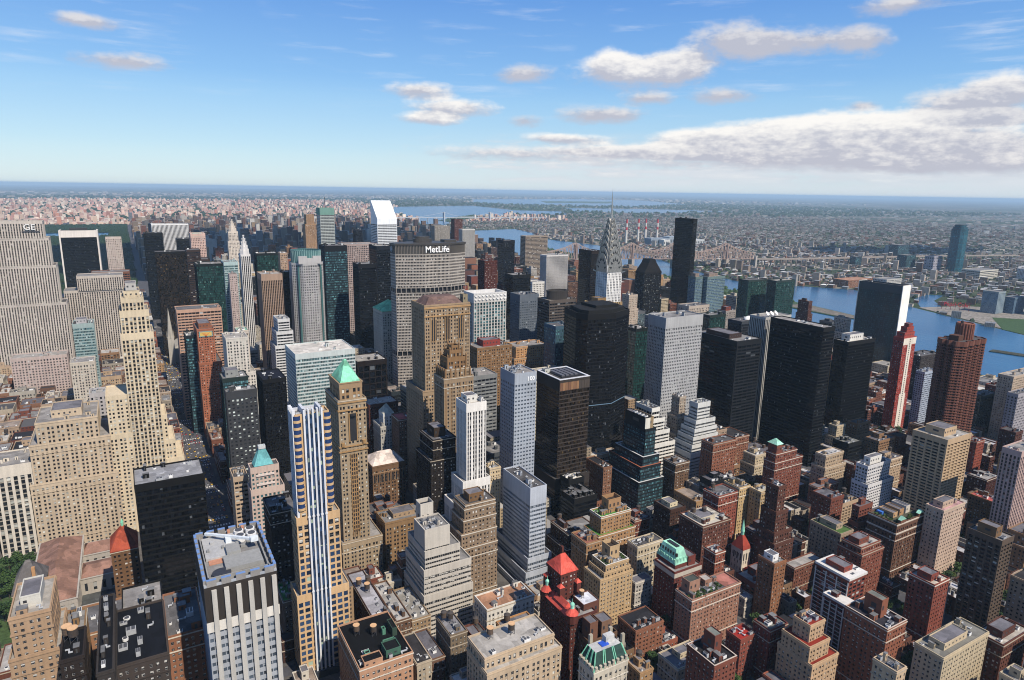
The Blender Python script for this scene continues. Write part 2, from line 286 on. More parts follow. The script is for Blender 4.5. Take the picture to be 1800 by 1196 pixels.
def facade(W, G, P, z0, z1, st, f=1.0, solid=(), gm=0, wm=0, sm=1, WL=None):
    "piers and spandrels of real depth in front of a glass core; W walls, G glass"
    fh, bw, pf, sf, pd, sdp, gd, _, _, tb, rhythm = st
    fh *= f; bw *= f
    tb = min(tb, (z1-z0)*.3); zt = z1-tb
    nf = max(1, round((zt-z0)/fh)); h = (zt-z0)/nf
    C = inset(P, gd); k = len(P)
    for i in range(k):
        a, b = P[i], P[(i+1) % k]; L = math.dist(a, b)
        nb = max(1, round(L/bw)); g0, g1 = C[i], C[(i+1) % k]
        if i in solid:
            W.poly([(*a, z0), (*b, z0), (*b, zt), (*a, zt)], wm); continue
        G.poly([(*g0, z0), (*g1, z0), (*g1, zt), (*g0, zt)], gm, [(0, 0), (nb, 0), (nb, nf), (0, nf)])
        dx, dy = (b[0]-a[0])/L, (b[1]-a[1])/L; nx, ny = -dy, dx
        sp = L/nb
        if WL is not None:
            for j in range(nb):
                for q in range(nf):
                    t = (j+.5)*sp; WL.append((a[0]+dx*t+nx*(gd-.07), a[1]+dy*t+ny*(gd-.07), z0+(q+.5)*h, dx, dy, sp*(1-pf)*.96, h*(1-sf)*.98))
        for j in range(nb+1):
            w = sp*pf*(rhythm[j % len(rhythm)] if rhythm else 1)
            s0, s1 = j*sp-w/2, j*sp+w/2
            if j == 0: s0, s1 = .03, max(w*.6, sp*.22)
            if j == nb: s0, s1 = L-max(w*.6, sp*.22), L-.03
            o0, o1 = pd, gd
            p = [(a[0]+dx*s+nx*o, a[1]+dy*s+ny*o) for s, o in ((s0, o0), (s1, o0), (s1, o1), (s0, o1))]
            W.poly([(*p[0], z0), (*p[1], z0), (*p[1], zt), (*p[0], zt)], wm)
            W.poly([(*p[1], z0), (*p[2], z0), (*p[2], zt), (*p[1], zt)], wm); W.poly([(*p[3], z0), (*p[0], z0), (*p[0], zt), (*p[3], zt)], wm)
    Q = inset(P, sdp) if sdp else P
    Qi = Q
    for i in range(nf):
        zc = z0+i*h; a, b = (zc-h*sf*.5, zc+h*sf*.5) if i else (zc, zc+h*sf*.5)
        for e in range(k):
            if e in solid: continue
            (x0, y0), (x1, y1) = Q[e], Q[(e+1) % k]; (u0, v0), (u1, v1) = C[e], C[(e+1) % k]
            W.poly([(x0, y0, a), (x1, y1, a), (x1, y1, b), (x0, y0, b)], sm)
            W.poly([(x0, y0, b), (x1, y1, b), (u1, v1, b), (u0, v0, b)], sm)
    O = inset(P, -.12)
    W.prism(O, zt-.2*(h*sf), z1, wm, False)
    return h
def ring(W, P, t, z0, z1, m=0, out=0.12):
    O = inset(P, -out); I = inset(P, t); k = len(P)
    for i in range(k):
        j = (i+1) % k
        W.poly([(*O[i], z0), (*O[j], z0), (*O[j], z1), (*O[i], z1)], m); W.poly([(*I[j], z0), (*I[i], z0), (*I[i], z1), (*I[j], z1)], m)
        W.poly([(*O[i], z1), (*O[j], z1), (*I[j], z1), (*I[i], z1)], m)
# small shared rooftop meshes
def mk_shared():
    D = {}
    b = MB(); b.box(-.5, .5, -.5, .5, 0, 1); b.box(-.42, -.05, -.4, .4, 1, 1.08, 1); b.box(.05, .42, -.4, .4, 1, 1.08, 1); b.box(-.52, -.5, -.3, .3, .2, .8, 1)
    D['unit'] = b.build('roof_unit', [plain('unit_grey', (.34, .35, .36)), plain('unit_dark', (.06, .06, .065))], data=True)
    D['unit2'] = b.build('roof_unit', [plain('unit_white', (.68, .68, .66)), plain('unit_dark', (.06, .06, .065))], data=True)
    b = MB(); b.prism(ngon(0, 0, 1.9, 14), 3.0, 6.6)
    for z in (3.4, 4.2, 5.0, 5.8): ring(b, ngon(0, 0, 1.92, 14), .1, z, z+.1, 1, .04)
    D['tank'] = b.build('water_tank', [plain('tank_wood', (.05, .036, .028), .9), plain('tank_hoop', (.03, .03, .03))], data=True)
    D['tankw'] = b.build('water_tank', [plain('tank_wood2', (.10, .065, .042), .9), plain('tank_hoop', (.03, .03, .03))], data=True)
    b = MB(); b.cone(ngon(0, 0, 2.1, 14), (0, 0, 7.9), 6.6); b.poly([(x, y, 6.6) for x, y in ngon(0, 0, 2.1, 14)][::-1])
    D['lid'] = b.build('tank_lid', plain('tank_lid', (.05, .042, .038), .9), data=True)
    b = MB(); b.prism(ngon(0, 0, 2.05, 16), 6.6, 6.9); D['lid2'] = b.build('tank_lid', plain('tank_lid_tan', (.55, .34, .18), .85), data=True)
    b = MB()
    for x in (-1.3, 1.3):
        for y in (-1.3, 1.3): b.box(x-.12, x+.12, y-.12, y+.12, 0, 3)
    b.box(-1.5, 1.5, -1.5, -1.3, 2.8, 3); b.box(-1.5, 1.5, 1.3, 1.5, 2.8, 3); b.bar((-1.3, -1.3, .2), (1.3, -1.3, 2.7), .14); b.bar((-1.3, 1.3, .2), (-1.3, -1.3, 2.7), .14)
    D['legs'] = b.build('tank_frame', plain('tank_steel', (.05, .05, .055)), data=True)
    b = MB(); b.box(-.5, .5, -.5, .5, 0, 1); b.box(-.55, .55, -.55, .55, 1, 1.06, 1); b.box(-.15, .15, -.515, -.5, 0, .7, 2)
    D['bulk'] = b
    b = MB(); b.prism(ngon(0, 0, .5, 10), 0, .9); b.prism(ngon(0, 0, .38, 10), .9, 1.0, 1)
    D['fan'] = b.build('roof_fan', [plain('unit_white', (.68, .68, .66)), plain('unit_dark', (.06, .06, .065))], data=True)
    b = MB()
    n = 10
    for i in range(n):
        for r in range(3):
            a0, a1 = 2*math.pi*i/n, 2*math.pi*(i+1)/n; r0, r1 = .5*r/3*1., .5*(r+1)/3
            zz = lambda q: q*q*.7
            b.poly([(r0*math.cos(a0), r0*math.sin(a0), zz(r0)), (r1*math.cos(a0), r1*math.sin(a0), zz(r1)), (r1*math.cos(a1), r1*math.sin(a1), zz(r1)), (r0*math.cos(a1), r0*math.sin(a1), zz(r0))])
    b.bar((0, 0, -.5), (0, 0, .02), .06)
    q = MB(); q.box(-.5, .5, -.08, .08, .35, .75); q.box(-.46, -.4, -.05, .05, 0, .35, 1); q.box(.4, .46, -.05, .05, 0, .35, 1); q.box(.34, .5, -.08, .45, .35, .75); q.box(-.5, -.34, -.4, -.08, .3, .7)
    D['duct'] = q.build('roof_duct', [plain('duct_zinc', (.42, .43, .44), .45), plain('unit_dark', (.06, .06, .065))], data=True)
    D['dish'] = b.build('satellite_dish', plain('dish_white', (.78, .78, .76)), data=True)
    return D
SH = mk_shared()
def bulk_mesh(hexs):
    k = 'bulk_'+hexs
    if k not in SH: SH[k] = SH['bulk'].build('stair_bulkhead', [wall(hexs), roofm('7c7c7c'), plain('door_dark', (.05, .05, .05))], data=True)
    return SH[k]
def add_tank(root, x, y, z, wood=False, lid2=False, s=1.0):
    t = link('water_tank', SH['tankw' if wood else 'tank'], root, (x, y, z), (s, s, s)); link('tank_lid', SH['lid2' if lid2 else 'lid'], t); link('tank_frame', SH['legs'], t); return t
def clutter(rng, root, x0, x1, y0, y1, z, n, whex, bulk=True, avoid=None):
    "rooftop plant inside a rectangle, roof coordinates relative to root"
    placed = [avoid] if avoid else []
    w, d = x1-x0, y1-y0
    if w < 5 or d < 5: return
    for i in range(n*3):
        if n <= 0: break
        sx, sy = rng.uniform(1.4, max(1.5, min(4.6, w*.3))), rng.uniform(1.4, max(1.5, min(4.6, d*.3))); k = rng.random()
        X, Y = rng.uniform(x0+1+sx/2, x1-1-sx/2), rng.uniform(y0+1+sy/2, y1-1-sy/2)
        if any(abs(X-q[0]) < (sx+q[2])/2+.4 and abs(Y-q[1]) < (sy+q[3])/2+.4 for q in placed): continue
        placed.append((X, Y, sx, sy)); n -= 1
        if bulk and k < .34: link('stair_bulkhead', bulk_mesh(whex), root, (X, Y, z), (sx, sy, rng.uniform(2.6, 4.4)))
        elif k < .52: link('roof_duct', SH['duct'], root, (X, Y, z), (sx*1.2, sy*1.2, rng.uniform(1, 1.8)), rng.choice((0, R(90))))
        elif k < .84: link('roof_unit', SH['unit' if rng.random() < .6 else 'unit2'], root, (X, Y, z), (sx, sy, rng.uniform(1, 2.6)))
        else: link('roof_fan', SH['fan'], root, (X, Y, z), (min(sx, sy),)*2+(rng.uniform(.8, 1.6),))
def mk_windows():
    o = []
    fr = plain('window_frame', (.30, .29, .27), .6); frd = plain('window_frame_dark', (.05, .05, .05), .5); pane = plain('window_pane', (.012, .014, .018), .06, 0, .5); bl = plain('window_blind', (.55, .53, .48), .7)
    for k in range(4):
        b = MB()
        for x0, x1, z0, z1 in ((-.5, -.44, -.5, .5), (.44, .5, -.5, .5), (-.44, .44, .45, .5), (-.44, .44, -.5, -.44), (-.44, .44, -.02, .02)): b.box(x0, x1, -.05, .03, z0, z1, 0)
        zb = (.5, .5, .12, -.18)[k]
        b.poly([(-.44, 0, -.45), (.44, 0, -.45), (.44, 0, zb), (-.44, 0, zb)], 1)
        if zb < .5: b.poly([(-.44, 0, zb), (.44, 0, zb), (.44, 0, .46), (-.44, 0, .46)], 2)
        if k == 1: b.box(-.3, .3, -.35, 0, -.44, -.2, 0)          # window air conditioner
        o.append(b.build('window', [fr if k % 2 == 0 else frd, pane, bl], data=True))
    return o
WIN = mk_windows()
def body(root, tiers, style, col, ox, oy, roofc='8c8a88', f=1.0, polys=None, mats=None, parapet=1.1, rng=None, solid=(), roofs=True, wins=0):
    "tiers: (x0,x1,y0,y1,h) from lowest to highest, or polys: (polygon, h)"
    st = ST[style]; W, G, Rf = MB(), MB(), MB(); z = 0
    PL = polys or [(rect(a-ox, b-ox, c-oy, d-oy), h) for a, b, c, d, h in tiers]
    WL = [] if wins else None
    for P, h in PL:
        facade(W, G, P, max(0, z-.3), h, st, f, solid, WL=WL)
        ring(W, P, .45, h, h+parapet)
        if roofs: Rf = MB(); Rf.poly([(x, y, h+.06) for x, y in inset(P, .4)]); Rf.build('roof', roofm(roofc), root)
        z = h
    if wins:      # the hundred windows that show largest, each a part of its own
        c = []
        for w in WL:
            v = (CAM.x-ox-w[0], CAM.y-oy-w[1], CAM.z-w[2]); D = math.sqrt(v[0]**2+v[1]**2+v[2]**2); k = (v[0]*w[4]-v[1]*w[3])/D
            if k > .05: c.append((-k*w[5]*w[6]/D**2, w))
        c.sort(); wg = random.Random(len(c)+int(ox))
        for _, w in c[:wins]:
            link('window', WIN[wg.choice((0, 0, 1, 2, 2, 3))], root, w[:3], (w[5], 1, w[6]), math.atan2(w[4], w[3]))
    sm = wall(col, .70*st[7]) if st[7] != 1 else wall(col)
    if style in ('brick', 'brick2', 'stone', 'pinklow') and PL[0][1] > 16 and math.hypot(ox, oy) < 1000:
        tg = random.Random(int(ox*7+oy*3)); tc = tg.choice(('cbbda4', 'b8a88e', 'd6ccb8', col, col))
        zz = 0
        for P, hh in PL:
            for zc in [hh-.35]+([hh-8.2] if tg.random() < .6 and hh-zz > 14 else [])+([9.0] if zz == 0 else []):
                B = MB(); ring(B, P, -.11, zc, zc+.55, 0, .42); B.build('belt_course', wall(tc), root)
            zz = hh
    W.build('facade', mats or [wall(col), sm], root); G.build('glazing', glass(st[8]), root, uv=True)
    return W

# every named building: key, facade style, wall colour, label, boxes (x0, x1, y0, y1, height in metres; tallest first), extras
TABLE = [
 ('ge', 'ribs', 'cabeb0', 'enormous grey limestone slab tower with two giant letters at its roof edge', [(-183.3, -105.9, 1235.0, 1267.0, 258.8), (-183.3, -100.9, 1236.0, 1270.0, 234.0), (-183.3, -95.9, 1237.0, 1273.0, 192.4), (-183.3, -88.9, 1238.0, 1276.0, 134.3)], {}),
 ('solow', 'black', '0c0f14', 'black glass slab tower framed by wide white edges beside the park', [(-132.2, -57.1, 1890.0, 1935.0, 205.5)], {'special': 'frame'}),
 ('712', 'punch', 'cbb8a8', 'pale limestone tower with small square windows right of white-edged black slab', [(-39.1, -7.7, 1790.0, 1815.0, 195.8)], {}),
 ('intl', 'ribs', 'c6baac', 'grey limestone tower with vertical strips behind the teal banded office', [(-75.7, -9.2, 1305.0, 1345.0, 165.5), (-95.7, -9.2, 1307.0, 1349.0, 142.0)], {}),
 ('brown', 'bands', '8a5a48', 'brown granite block with horizontal bands behind the grey limestone strips', [(-60.5, 1.6, 1450.0, 1485.0, 154.7)], {}),
 ('teal', 'tealband', '9db4b0', 'teal glass office with white horizontal bands and pale rooftop box', [(-73.0, -48.7, 1062.0, 1092.0, 129.2)], {'ph': 'b8b4b4'}),
 ('500', 'deco', 'd8c49c', 'cream art deco skyscraper with dark vertical window strips beside the avenue', [(-8.4, 9.0, 665.0, 695.0, 218.6), (-10.4, 12.0, 664.8, 698.0, 207.3), (-11.4, 14.0, 664.6, 701.0, 187.1)], {'special': 'deco', 'ph': 'd8c49c'}),
 ('gm', 'whiterib', 'e6e4e0', 'white marble slab tower with thin dark vertical stripes', [(61.1, 146.2, 1950.0, 1995.0, 216.6)], {}),
 ('trumpt', 'black', '10141a', 'dark glass tower with faint mullion grid left of white striped slab', [(37.9, 77.9, 1790.0, 1830.0, 204.1)], {}),
 ('ibm', 'black', '1c2024', 'dark green granite block in front of the white striped slab', [(106.8, 135.1, 1790.0, 1830.0, 189.5)], {}),
 ('sony', 'punch', 'd9b3a0', 'pink granite tower with a green patina roof recess', [(130.2, 161.2, 1705.0, 1745.0, 200.1)], {'special': 'greenroof'}),
 ('brstep', 'bands', '4a3430', 'maroon stepped tower behind the bronze glass tower', [(103.7, 128.5, 1480.0, 1520.0, 188.7), (103.7, 144.5, 1480.0, 1524.0, 169.5)], {}),
 ('oly', 'bronze', '17130f', 'tall bronze black glass tower right behind the pale church spire', [(44.4, 96.0, 1385.0, 1415.0, 195.3)], {}),
 ('t49', 'greenglass', '0d2a2a', 'dark green glass tower with light horizontal seams', [(91.8, 130.2, 1142.0, 1182.0, 195.5)], {}),
 ('575', 'bands', 'c39c90', 'pink granite office with dark ribbon windows and higher right half', [(50.0, 105.3, 981.0, 1016.0, 152.4)], {}),
 ('tealw', 'tealband', 'a9c4c4', 'teal and white striped tower behind the dark green glass tower', [(140.4, 162.8, 1222.0, 1257.0, 189.2)], {}),
 ('slim1', 'brick', 'c2aca4', 'slender pinkish masonry tower with dark brown flank', [(128.4, 139.4, 1062.0, 1077.3, 187.1)], {}),
 ('fours', 'stone', 'd6c8b6', 'pale limestone hotel tower with rounded stepped crown far uptown', [(230.0, 253.2, 1860.0, 1880.0, 200.8), (228.0, 255.2, 1859.0, 1883.0, 176.4)], {'special': 'crown'}),
 ('wht', 'whiterib', 'dcd8d2', 'white ribbed tower with pointed pale crown', [(157.2, 171.7, 1142.0, 1164.0, 208.3)], {'special': 'crown'}),
 ('french', 'brick', 'b5683f', 'orange brick art deco slab with a yellow mosaic panel at its top', [(66.7, 86.2, 901.0, 954.2, 139.8), (65.7, 92.2, 897.0, 960.2, 97.7), (65.7, 96.2, 893.0, 964.2, 61.6)], {'special': 'mosaic'}),
 ('wgoth', 'stone', 'd4cdbf', 'white terracotta tower with notched gothic parapet', [(90.9, 115.3, 826.0, 861.0, 140.9), (87.9, 121.3, 824.0, 863.0, 98.4)], {}),
 ('grnrf', 'stone', 'cdbfae', 'pale hotel block with a bright green copper roof', [(111.9, 125.5, 890.0, 915.0, 136.3)], {'roofc': '8fc0a4'}),
 ('bluegl', 'darkteal', '1d3038', 'dark blue glass office beside the pink banded block', [(54.4, 66.9, 920.0, 950.0, 129.2)], {}),
 ('rklow', 'punch', 'c4aea2', 'low pinkish limestone block with rows of square windows below the huge grey slab', [(-148.8, -84.9, 1085.0, 1115.0, 83.9)], {}),
 ('bw2', 'stone', 'c8bca8', 'whitish ornate mid-rise below the teal banded office', [(-73.5, -47.8, 960.0, 990.0, 98.9)], {}),
 ('wslab', 'punch', 'b9b4b4', 'blank grey slab dotted with tiny square windows left of the art deco skyscraper', [(-44.1, -25.7, 735.0, 755.0, 117.7)], {}),
 ('salm', 'stone', 'cbb490', 'broad tan stone office tower with stepped shoulders facing the park', [(-81.3, -36.1, 665.0, 715.0, 115.9), (-87.3, -28.1, 663.0, 719.0, 97.7), (-90.3, -25.1, 661.0, 721.0, 63.2)], {'ph': 'cbb490'}),
 ('wlime', 'arch', 'd9cdb8', 'pale limestone office with tall recessed window bays at the photo edge', [(-116.7, -87.6, 665.0, 705.0, 82.2)], {}),
 ('hsbc', 'blackhz', '0d0c0a', 'black glass office block with a flat pale grey roof by the avenue', [(-10.1, 31.5, 470.0, 500.0, 124.3)], {'roofc': '9a9a9c'}),
 ('redpyr', 'brick', '86613f', 'brown brick block under a steep red tile pyramid roof', [(-29.1, -12.9, 500.0, 524.0, 66.4)], {'special': 'redpyr'}),
 ('stepd', 'brick', 'b79468', 'tan brick stepped tower with blank shoulder blocks at the lower left corner', [(-59.6, -44.4, 330.0, 360.0, 130.3), (-61.6, -42.4, 329.0, 362.0, 110.9)], {'ph': 'c9c5b8'}),
 ('stud', 'brick', 'c09a5e', 'ochre brick studio building under a slate grey hip roof', [(-72.4, -58.2, 420.0, 445.0, 93.2)], {'special': 'slatehip'}),
 ('pier', 'piers', 'aab0b8', 'foreground office tower with white piers and a notched blue edged roof', [(15.4, 45.5, 290.0, 337.0, 145.5)], {'special': 'bluetabs'}),
 ('orange', 'brick', 'a06a4c', 'orange brown low office with a skylit roof left of the white pier tower', [(-0.6, 15.6, 330.0, 370.0, 100.1)], {}),
 ('blk1', 'blackhz', '17120c', 'brown black glass annex with a pale terrace roof', [(-19.7, -0.7, 350.0, 390.0, 98.3)], {}),
 ('sawt', 'brick', 'a3744f', 'brown brick loft with blue glass and white fans on its roof', [(-49.5, -18.1, 395.0, 425.0, 73.2)], {}),
 ('tanlo', 'brick', '9b7a52', 'small tan loft with stepped parapet below the library', [(-43.8, -35.3, 350.0, 374.0, 101.5)], {}),
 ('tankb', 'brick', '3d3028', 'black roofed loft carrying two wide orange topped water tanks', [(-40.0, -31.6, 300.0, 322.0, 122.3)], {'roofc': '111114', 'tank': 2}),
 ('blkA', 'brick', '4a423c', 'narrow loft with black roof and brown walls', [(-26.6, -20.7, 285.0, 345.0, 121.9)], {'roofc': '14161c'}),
 ('blkB', 'brick', '564a42', 'long black roofed building with a white skylight box', [(-21.1, -0.7, 300.0, 345.0, 112.3)], {'roofc': '12151d'}),
 ('greyw', 'hotel', '4a4c50', 'dark grey hotel slab with many pale drawn window shades', [(62.6, 88.0, 600.0, 612.0, 141.5)], {}),
 ('blkbox', 'blackgrid', '15161a', 'black gridded office block with brown flank left of teal striped block', [(102.8, 124.6, 660.0, 698.3, 132.0)], {'roofc': '1a1c28'}),
 ('greeng', 'darkteal', '27403c', 'dark green glass office with blank grey screen on top', [(69.9, 93.7, 690.0, 715.0, 129.6)], {'ph': '9a9c98'}),
 ('tealpyr', 'pink', 'cdb4a4', 'pink postmodern block crowned by a teal copper pyramid', [(70.0, 92.1, 540.0, 552.0, 93.0), (69.0, 95.1, 538.0, 555.0, 74.7)], {'special': 'tealpyr'}),
 ('terr', 'bands', 'c4a987', 'tan terraced block with white parapets beside the pink postmodern block', [(58.9, 70.4, 560.0, 582.0, 79.4)], {}),
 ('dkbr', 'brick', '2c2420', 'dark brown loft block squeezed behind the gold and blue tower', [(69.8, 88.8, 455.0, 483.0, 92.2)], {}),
 ('gold', 'goldblue', 'd9b06c', 'gold and blue residential tower with white vertical piers on its front', [(78.2, 98.6, 395.0, 407.6, 181.4), (75.7, 102.6, 394.9, 410.6, 114.3), (73.2, 106.6, 394.8, 413.6, 61.0)], {'special': 'gold'}),
 ('merc', 'brick2', 'b09870', 'tan brick tower under a green copper pyramid roof', [(127.0, 148.4, 480.0, 516.0, 159.0), (125.0, 157.4, 477.0, 520.0, 43.2)], {'special': 'greenpyr'}),
 ('maran', 'stone', '8a7a68', 'old loft with a bright green mansard beside the gold tower', [(70.5, 80.0, 430.0, 455.0, 37.7)], {'roofc': '2f7d3e'}),
 ('biltm', 'tealband', 'c2cdcb', 'broad teal striped office block with a flat white roof', [(150.9, 218.0, 740.0, 794.0, 134.5)], {'roofc': 'd8d2c8'}),
 ('dkgrid', 'darkgrid', '2a1c1c', 'dark maroon gridded office with grey roof right of the teal striped block', [(220.1, 255.9, 740.0, 775.0, 118.1)], {}),
 ('yale', 'brick', '6e3630', 'red brick club with arched gable front', [(216.3, 250.7, 690.0, 715.0, 80.8)], {}),
 ('zig1', 'bwbands', 'cfcfcc', 'black and white banded ziggurat office', [(163.7, 179.0, 901.0, 931.0, 144.9), (160.7, 182.0, 898.0, 931.0, 128.9), (157.7, 185.0, 895.0, 931.0, 110.7)], {}),
 ('ribs', 'bronzerib', 'b59578', 'tan ribbed office tower with a plain top band', [(159.9, 188.3, 981.0, 1016.0, 195.0)], {}),
 ('blk2', 'black', '101418', 'narrow black tower squeezed behind the octagonal glass crowned tower', [(199.4, 211.7, 1030.0, 1055.0, 190.9)], {}),
 ('dkgrn', 'greenglass', '122420', 'very dark green glass block behind the tan ribbed tower', [(194.0, 229.8, 1222.0, 1252.0, 201.9)], {}),
 ('tansl', 'brick', 'b89878', 'slim tan setback tower left of the octagonal glass crowned tower', [(217.5, 229.2, 1142.0, 1160.0, 209.1)], {}),
 ('270', 'blackteal', '14202a', 'black and teal striped tower right of the octagonal glass crowned tower', [(269.6, 305.6, 1061.0, 1096.0, 225.3)], {}),
 ('grid', 'grid', 'b09a90', 'broad pinkish tower with a regular grid of square windows', [(343.7, 409.3, 1222.0, 1262.0, 213.7)], {}),
 ('c4', 'black', '121722', 'dark navy glass tower with small green spire showing behind it', [(299.9, 327.3, 985.0, 1015.0, 203.3)], {}),
 ('245', 'black', '1c2a38', 'blue black glass tower left of the broad lettered tower', [(354.3, 381.5, 1061.0, 1101.0, 223.0)], {}),
 ('bloom', 'bwbands', 'b8c0bc', 'striped office tower with teal screen crown and antenna', [(426.1, 461.5, 1705.0, 1740.0, 263.0)], {'special': 'tealtop'}),
 ('tanst', 'brick', 'b08a66', 'tan stepped apartment tower far behind', [(528.9, 555.1, 2300.0, 2330.0, 225.9), (523.9, 560.1, 2297.0, 2333.0, 194.4)], {}),
 ('navy', 'black', '141c34', 'small navy glass tower left of the slant topped tower', [(603.9, 624.9, 2000.0, 2030.0, 193.4)], {}),
 ('c13', 'stone', 'b8b8ac', 'pale hotel with green copper hip roof left of the broad lettered tower', [(300.1, 336.9, 882.0, 922.0, 148.3)], {'special': 'greenhip'}),
 ('maroon', 'brick', '6a2e28', 'maroon brick block right of the broad lettered tower', [(510.7, 534.2, 980.0, 1004.8, 201.1)], {}),
 ('linc', 'brick2', 'ac9066', 'big tan brick tower with gothic arched top in front of the broad lettered tower', [(242.7, 291.2, 590.0, 624.0, 206.2), (238.7, 293.2, 587.0, 632.0, 121.8)], {'special': 'brownhip'}),
 ('c12', 'tealpier', 'c9c6be', 'pale pier and green glass tower with zigzag roof frieze', [(368.3, 414.4, 735.0, 763.0, 184.6)], {'special': 'zigzag'}),
 ('redbox', 'brick', '9a7650', 'brown low block with a bright red rooftop box', [(330.2, 374.9, 650.0, 678.0, 142.2)], {'ph': 'a02a24'}),
 ('tanor', 'brick', 'c4935c', 'tan orange brick hotel with stepped top behind the silver tower', [(403.7, 448.5, 690.0, 718.0, 127.5), (400.7, 450.5, 688.0, 720.0, 113.9)], {}),
 ('275', 'whitest', 'e4dfd6', 'slender white deco tower with black vertical stripes and stepped white wings', [(219.4, 237.0, 450.0, 468.8, 151.4), (215.4, 240.0, 448.0, 469.8, 87.5), (209.4, 242.0, 446.0, 470.8, 68.6), (204.4, 243.0, 444.0, 471.8, 50.0)], {'ph': 'dcd7cc'}),
 ('c32', 'brick2', 'a88c62', 'slender brown brick tower with gothic crown in front of the big tan tower', [(233.0, 256.9, 520.0, 538.7, 160.7), (231.0, 259.9, 519.0, 540.7, 153.0)], {'special': 'gothic'}),
 ('greyrf', 'bands', '8d9090', 'grey banded office with a flat pale roof right of the gothic brown tower', [(305.4, 334.1, 610.0, 640.0, 122.5)], {}),
 ('100p', 'silver', 'a9b2bd', 'silver grey office tower with 100 on its top', [(290.7, 313.4, 498.0, 524.4, 154.9)], {}),
 ('tanroof', 'bands', 'cfc2a6', 'cream topped office with satellite dish behind the brown black slab', [(361.6, 405.3, 580.0, 605.0, 124.3)], {}),
 ('90p', 'brownblk', '4a4038', 'brown black glass slab with a bronze panelled top', [(339.4, 374.1, 498.0, 538.2, 142.8), (335.4, 376.1, 495.0, 542.2, 45.6)], {'special': 'bronzetop'}),
 ('lowblk', 'blackhz', '1c1a18', 'black low office wings at the foot of the brown black slab', [(328.3, 353.7, 452.0, 474.0, 45.1)], {}),
 ('whtop', 'blackhz', '181818', 'small black wing with a white roof', [(337.6, 355.2, 475.0, 489.0, 52.6)], {'roofc': 'e0d8c8'}),
 ('chanin', 'brick2', '9a7a4a', 'brown deco tower with a gold buttressed crown behind the black tower', [(457.1, 492.3, 600.0, 625.0, 183.6)], {'special': 'goldcrown'}),
 ('silver', 'silvergrid', 'b3b3b2', 'light grey tower with small square windows and dark slots near the top', [(510.4, 566.5, 545.0, 574.1, 180.3)], {}),
 ('633', 'navyhz', '1c222a', 'dark navy office tower with maroon rooftop plant', [(609.6, 651.3, 530.0, 597.6, 147.2)], {'ph': '4f3a3a'}),
 ('605a', 'blackhz', '16191d', 'big black glass tower with a flat dark roof', [(680.0, 700.5, 470.0, 543.1, 168.5)], {}),
 ('605b', 'blackribs', '17181c', 'black ribbed glass tower with a white rooftop box', [(776.7, 832.4, 500.0, 520.6, 136.1)], {'ph': 'd8d5cc'}),
 ('un', 'unglass', '14323a', 'broad green glass slab with white marble end wall by the river', [(1200.1, 1223.0, 684.0, 766.7, 158.1)], {'special': 'un'}),
 ('unp2', 'greenglass', '2c4a48', 'green glass tower with two white bands near the river', [(1069.9, 1124.0, 850.0, 871.2, 155.2)], {}),
 ('unp1', 'greenglass', '29443f', 'green glass tower with sloping lower skirt near the river', [(1051.3, 1105.1, 900.0, 925.0, 151.0)], {}),
 ('redst', 'redwhite', 'b8301f', 'red brick slab tower with central white stripe', [(881.2, 910.1, 491.0, 504.8, 133.1)], {'special': 'redcap'}),
 ('corin', 'balc', '8d5548', 'brown rounded tower ringed with balconies', [(764.2, 816.5, 365.0, 388.0, 164.6)], {'special': 'corin'}),
 ('c44', 'balcony', 'c8a878', 'tan apartment tower with deep ribbon balconies', [(632.8, 673.6, 300.0, 331.5, 99.7)], {'ph': 'c8a878'}),
 ('trump', 'black', '0d0a08', 'very tall plain black slab tower', [(1090.5, 1102.5, 1100.0, 1157.1, 260.4)], {}),
 ('100un', 'balcdark', '1c1714', 'dark brown tower tapering to a wedge top', [(950.8, 998.5, 1090.0, 1120.0, 149.8)], {'special': 'wedge'}),
 ('d1', 'tealzig', '1f2d33', 'dark teal glass ziggurat with white and orange terrace edges', [(424.2, 437.4, 471.0, 504.1, 89.1), (420.2, 441.4, 468.0, 511.1, 61.9), (417.2, 443.4, 467.0, 517.1, 52.1), (414.2, 446.4, 465.0, 524.1, 37.4)], {'special': 'zig'}),
 ('d2', 'bwbands', 'dcd8cc', 'white banded ziggurat with black ribbon windows stepping down right', [(457.1, 467.9, 500.0, 525.3, 97.0), (456.1, 473.9, 498.0, 527.3, 85.4), (455.1, 479.9, 496.0, 528.3, 72.5), (454.1, 486.9, 494.0, 528.3, 59.0)], {}),
 ('d3', 'wbands', 'cfcfc8', 'pale grey ziggurat with boxy white top', [(501.8, 519.8, 480.0, 492.0, 101.8), (498.8, 526.8, 478.0, 495.0, 83.6), (496.8, 528.8, 477.0, 497.0, 74.8), (494.8, 530.3, 476.0, 499.0, 66.7), (492.8, 531.8, 475.0, 501.0, 58.6), (490.8, 533.8, 474.0, 503.0, 49.9)], {}),
 ('d4', 'brick', 'b3a088', 'slender grey tan setback tower between the two pale ziggurats', [(505.1, 514.2, 510.0, 522.0, 99.7), (502.1, 516.2, 508.0, 524.0, 78.1), (499.1, 517.2, 506.0, 525.0, 59.7)], {}),
 ('bluew', 'bluewhite', 'b9c0ca', 'white fronted office tower with blue grey window flank', [(258.4, 273.5, 415.0, 458.9, 86.4), (256.9, 279.5, 414.0, 468.9, 25.9), (253.4, 283.5, 411.0, 476.9, 15.8), (249.4, 286.5, 408.0, 484.9, 4.5)], {}),
 ('hip', 'brick2', '86664a', 'brown arcaded block under a pale hip roof', [(186.7, 220.1, 590.0, 620.0, 51.8)], {'special': 'palehip'}),
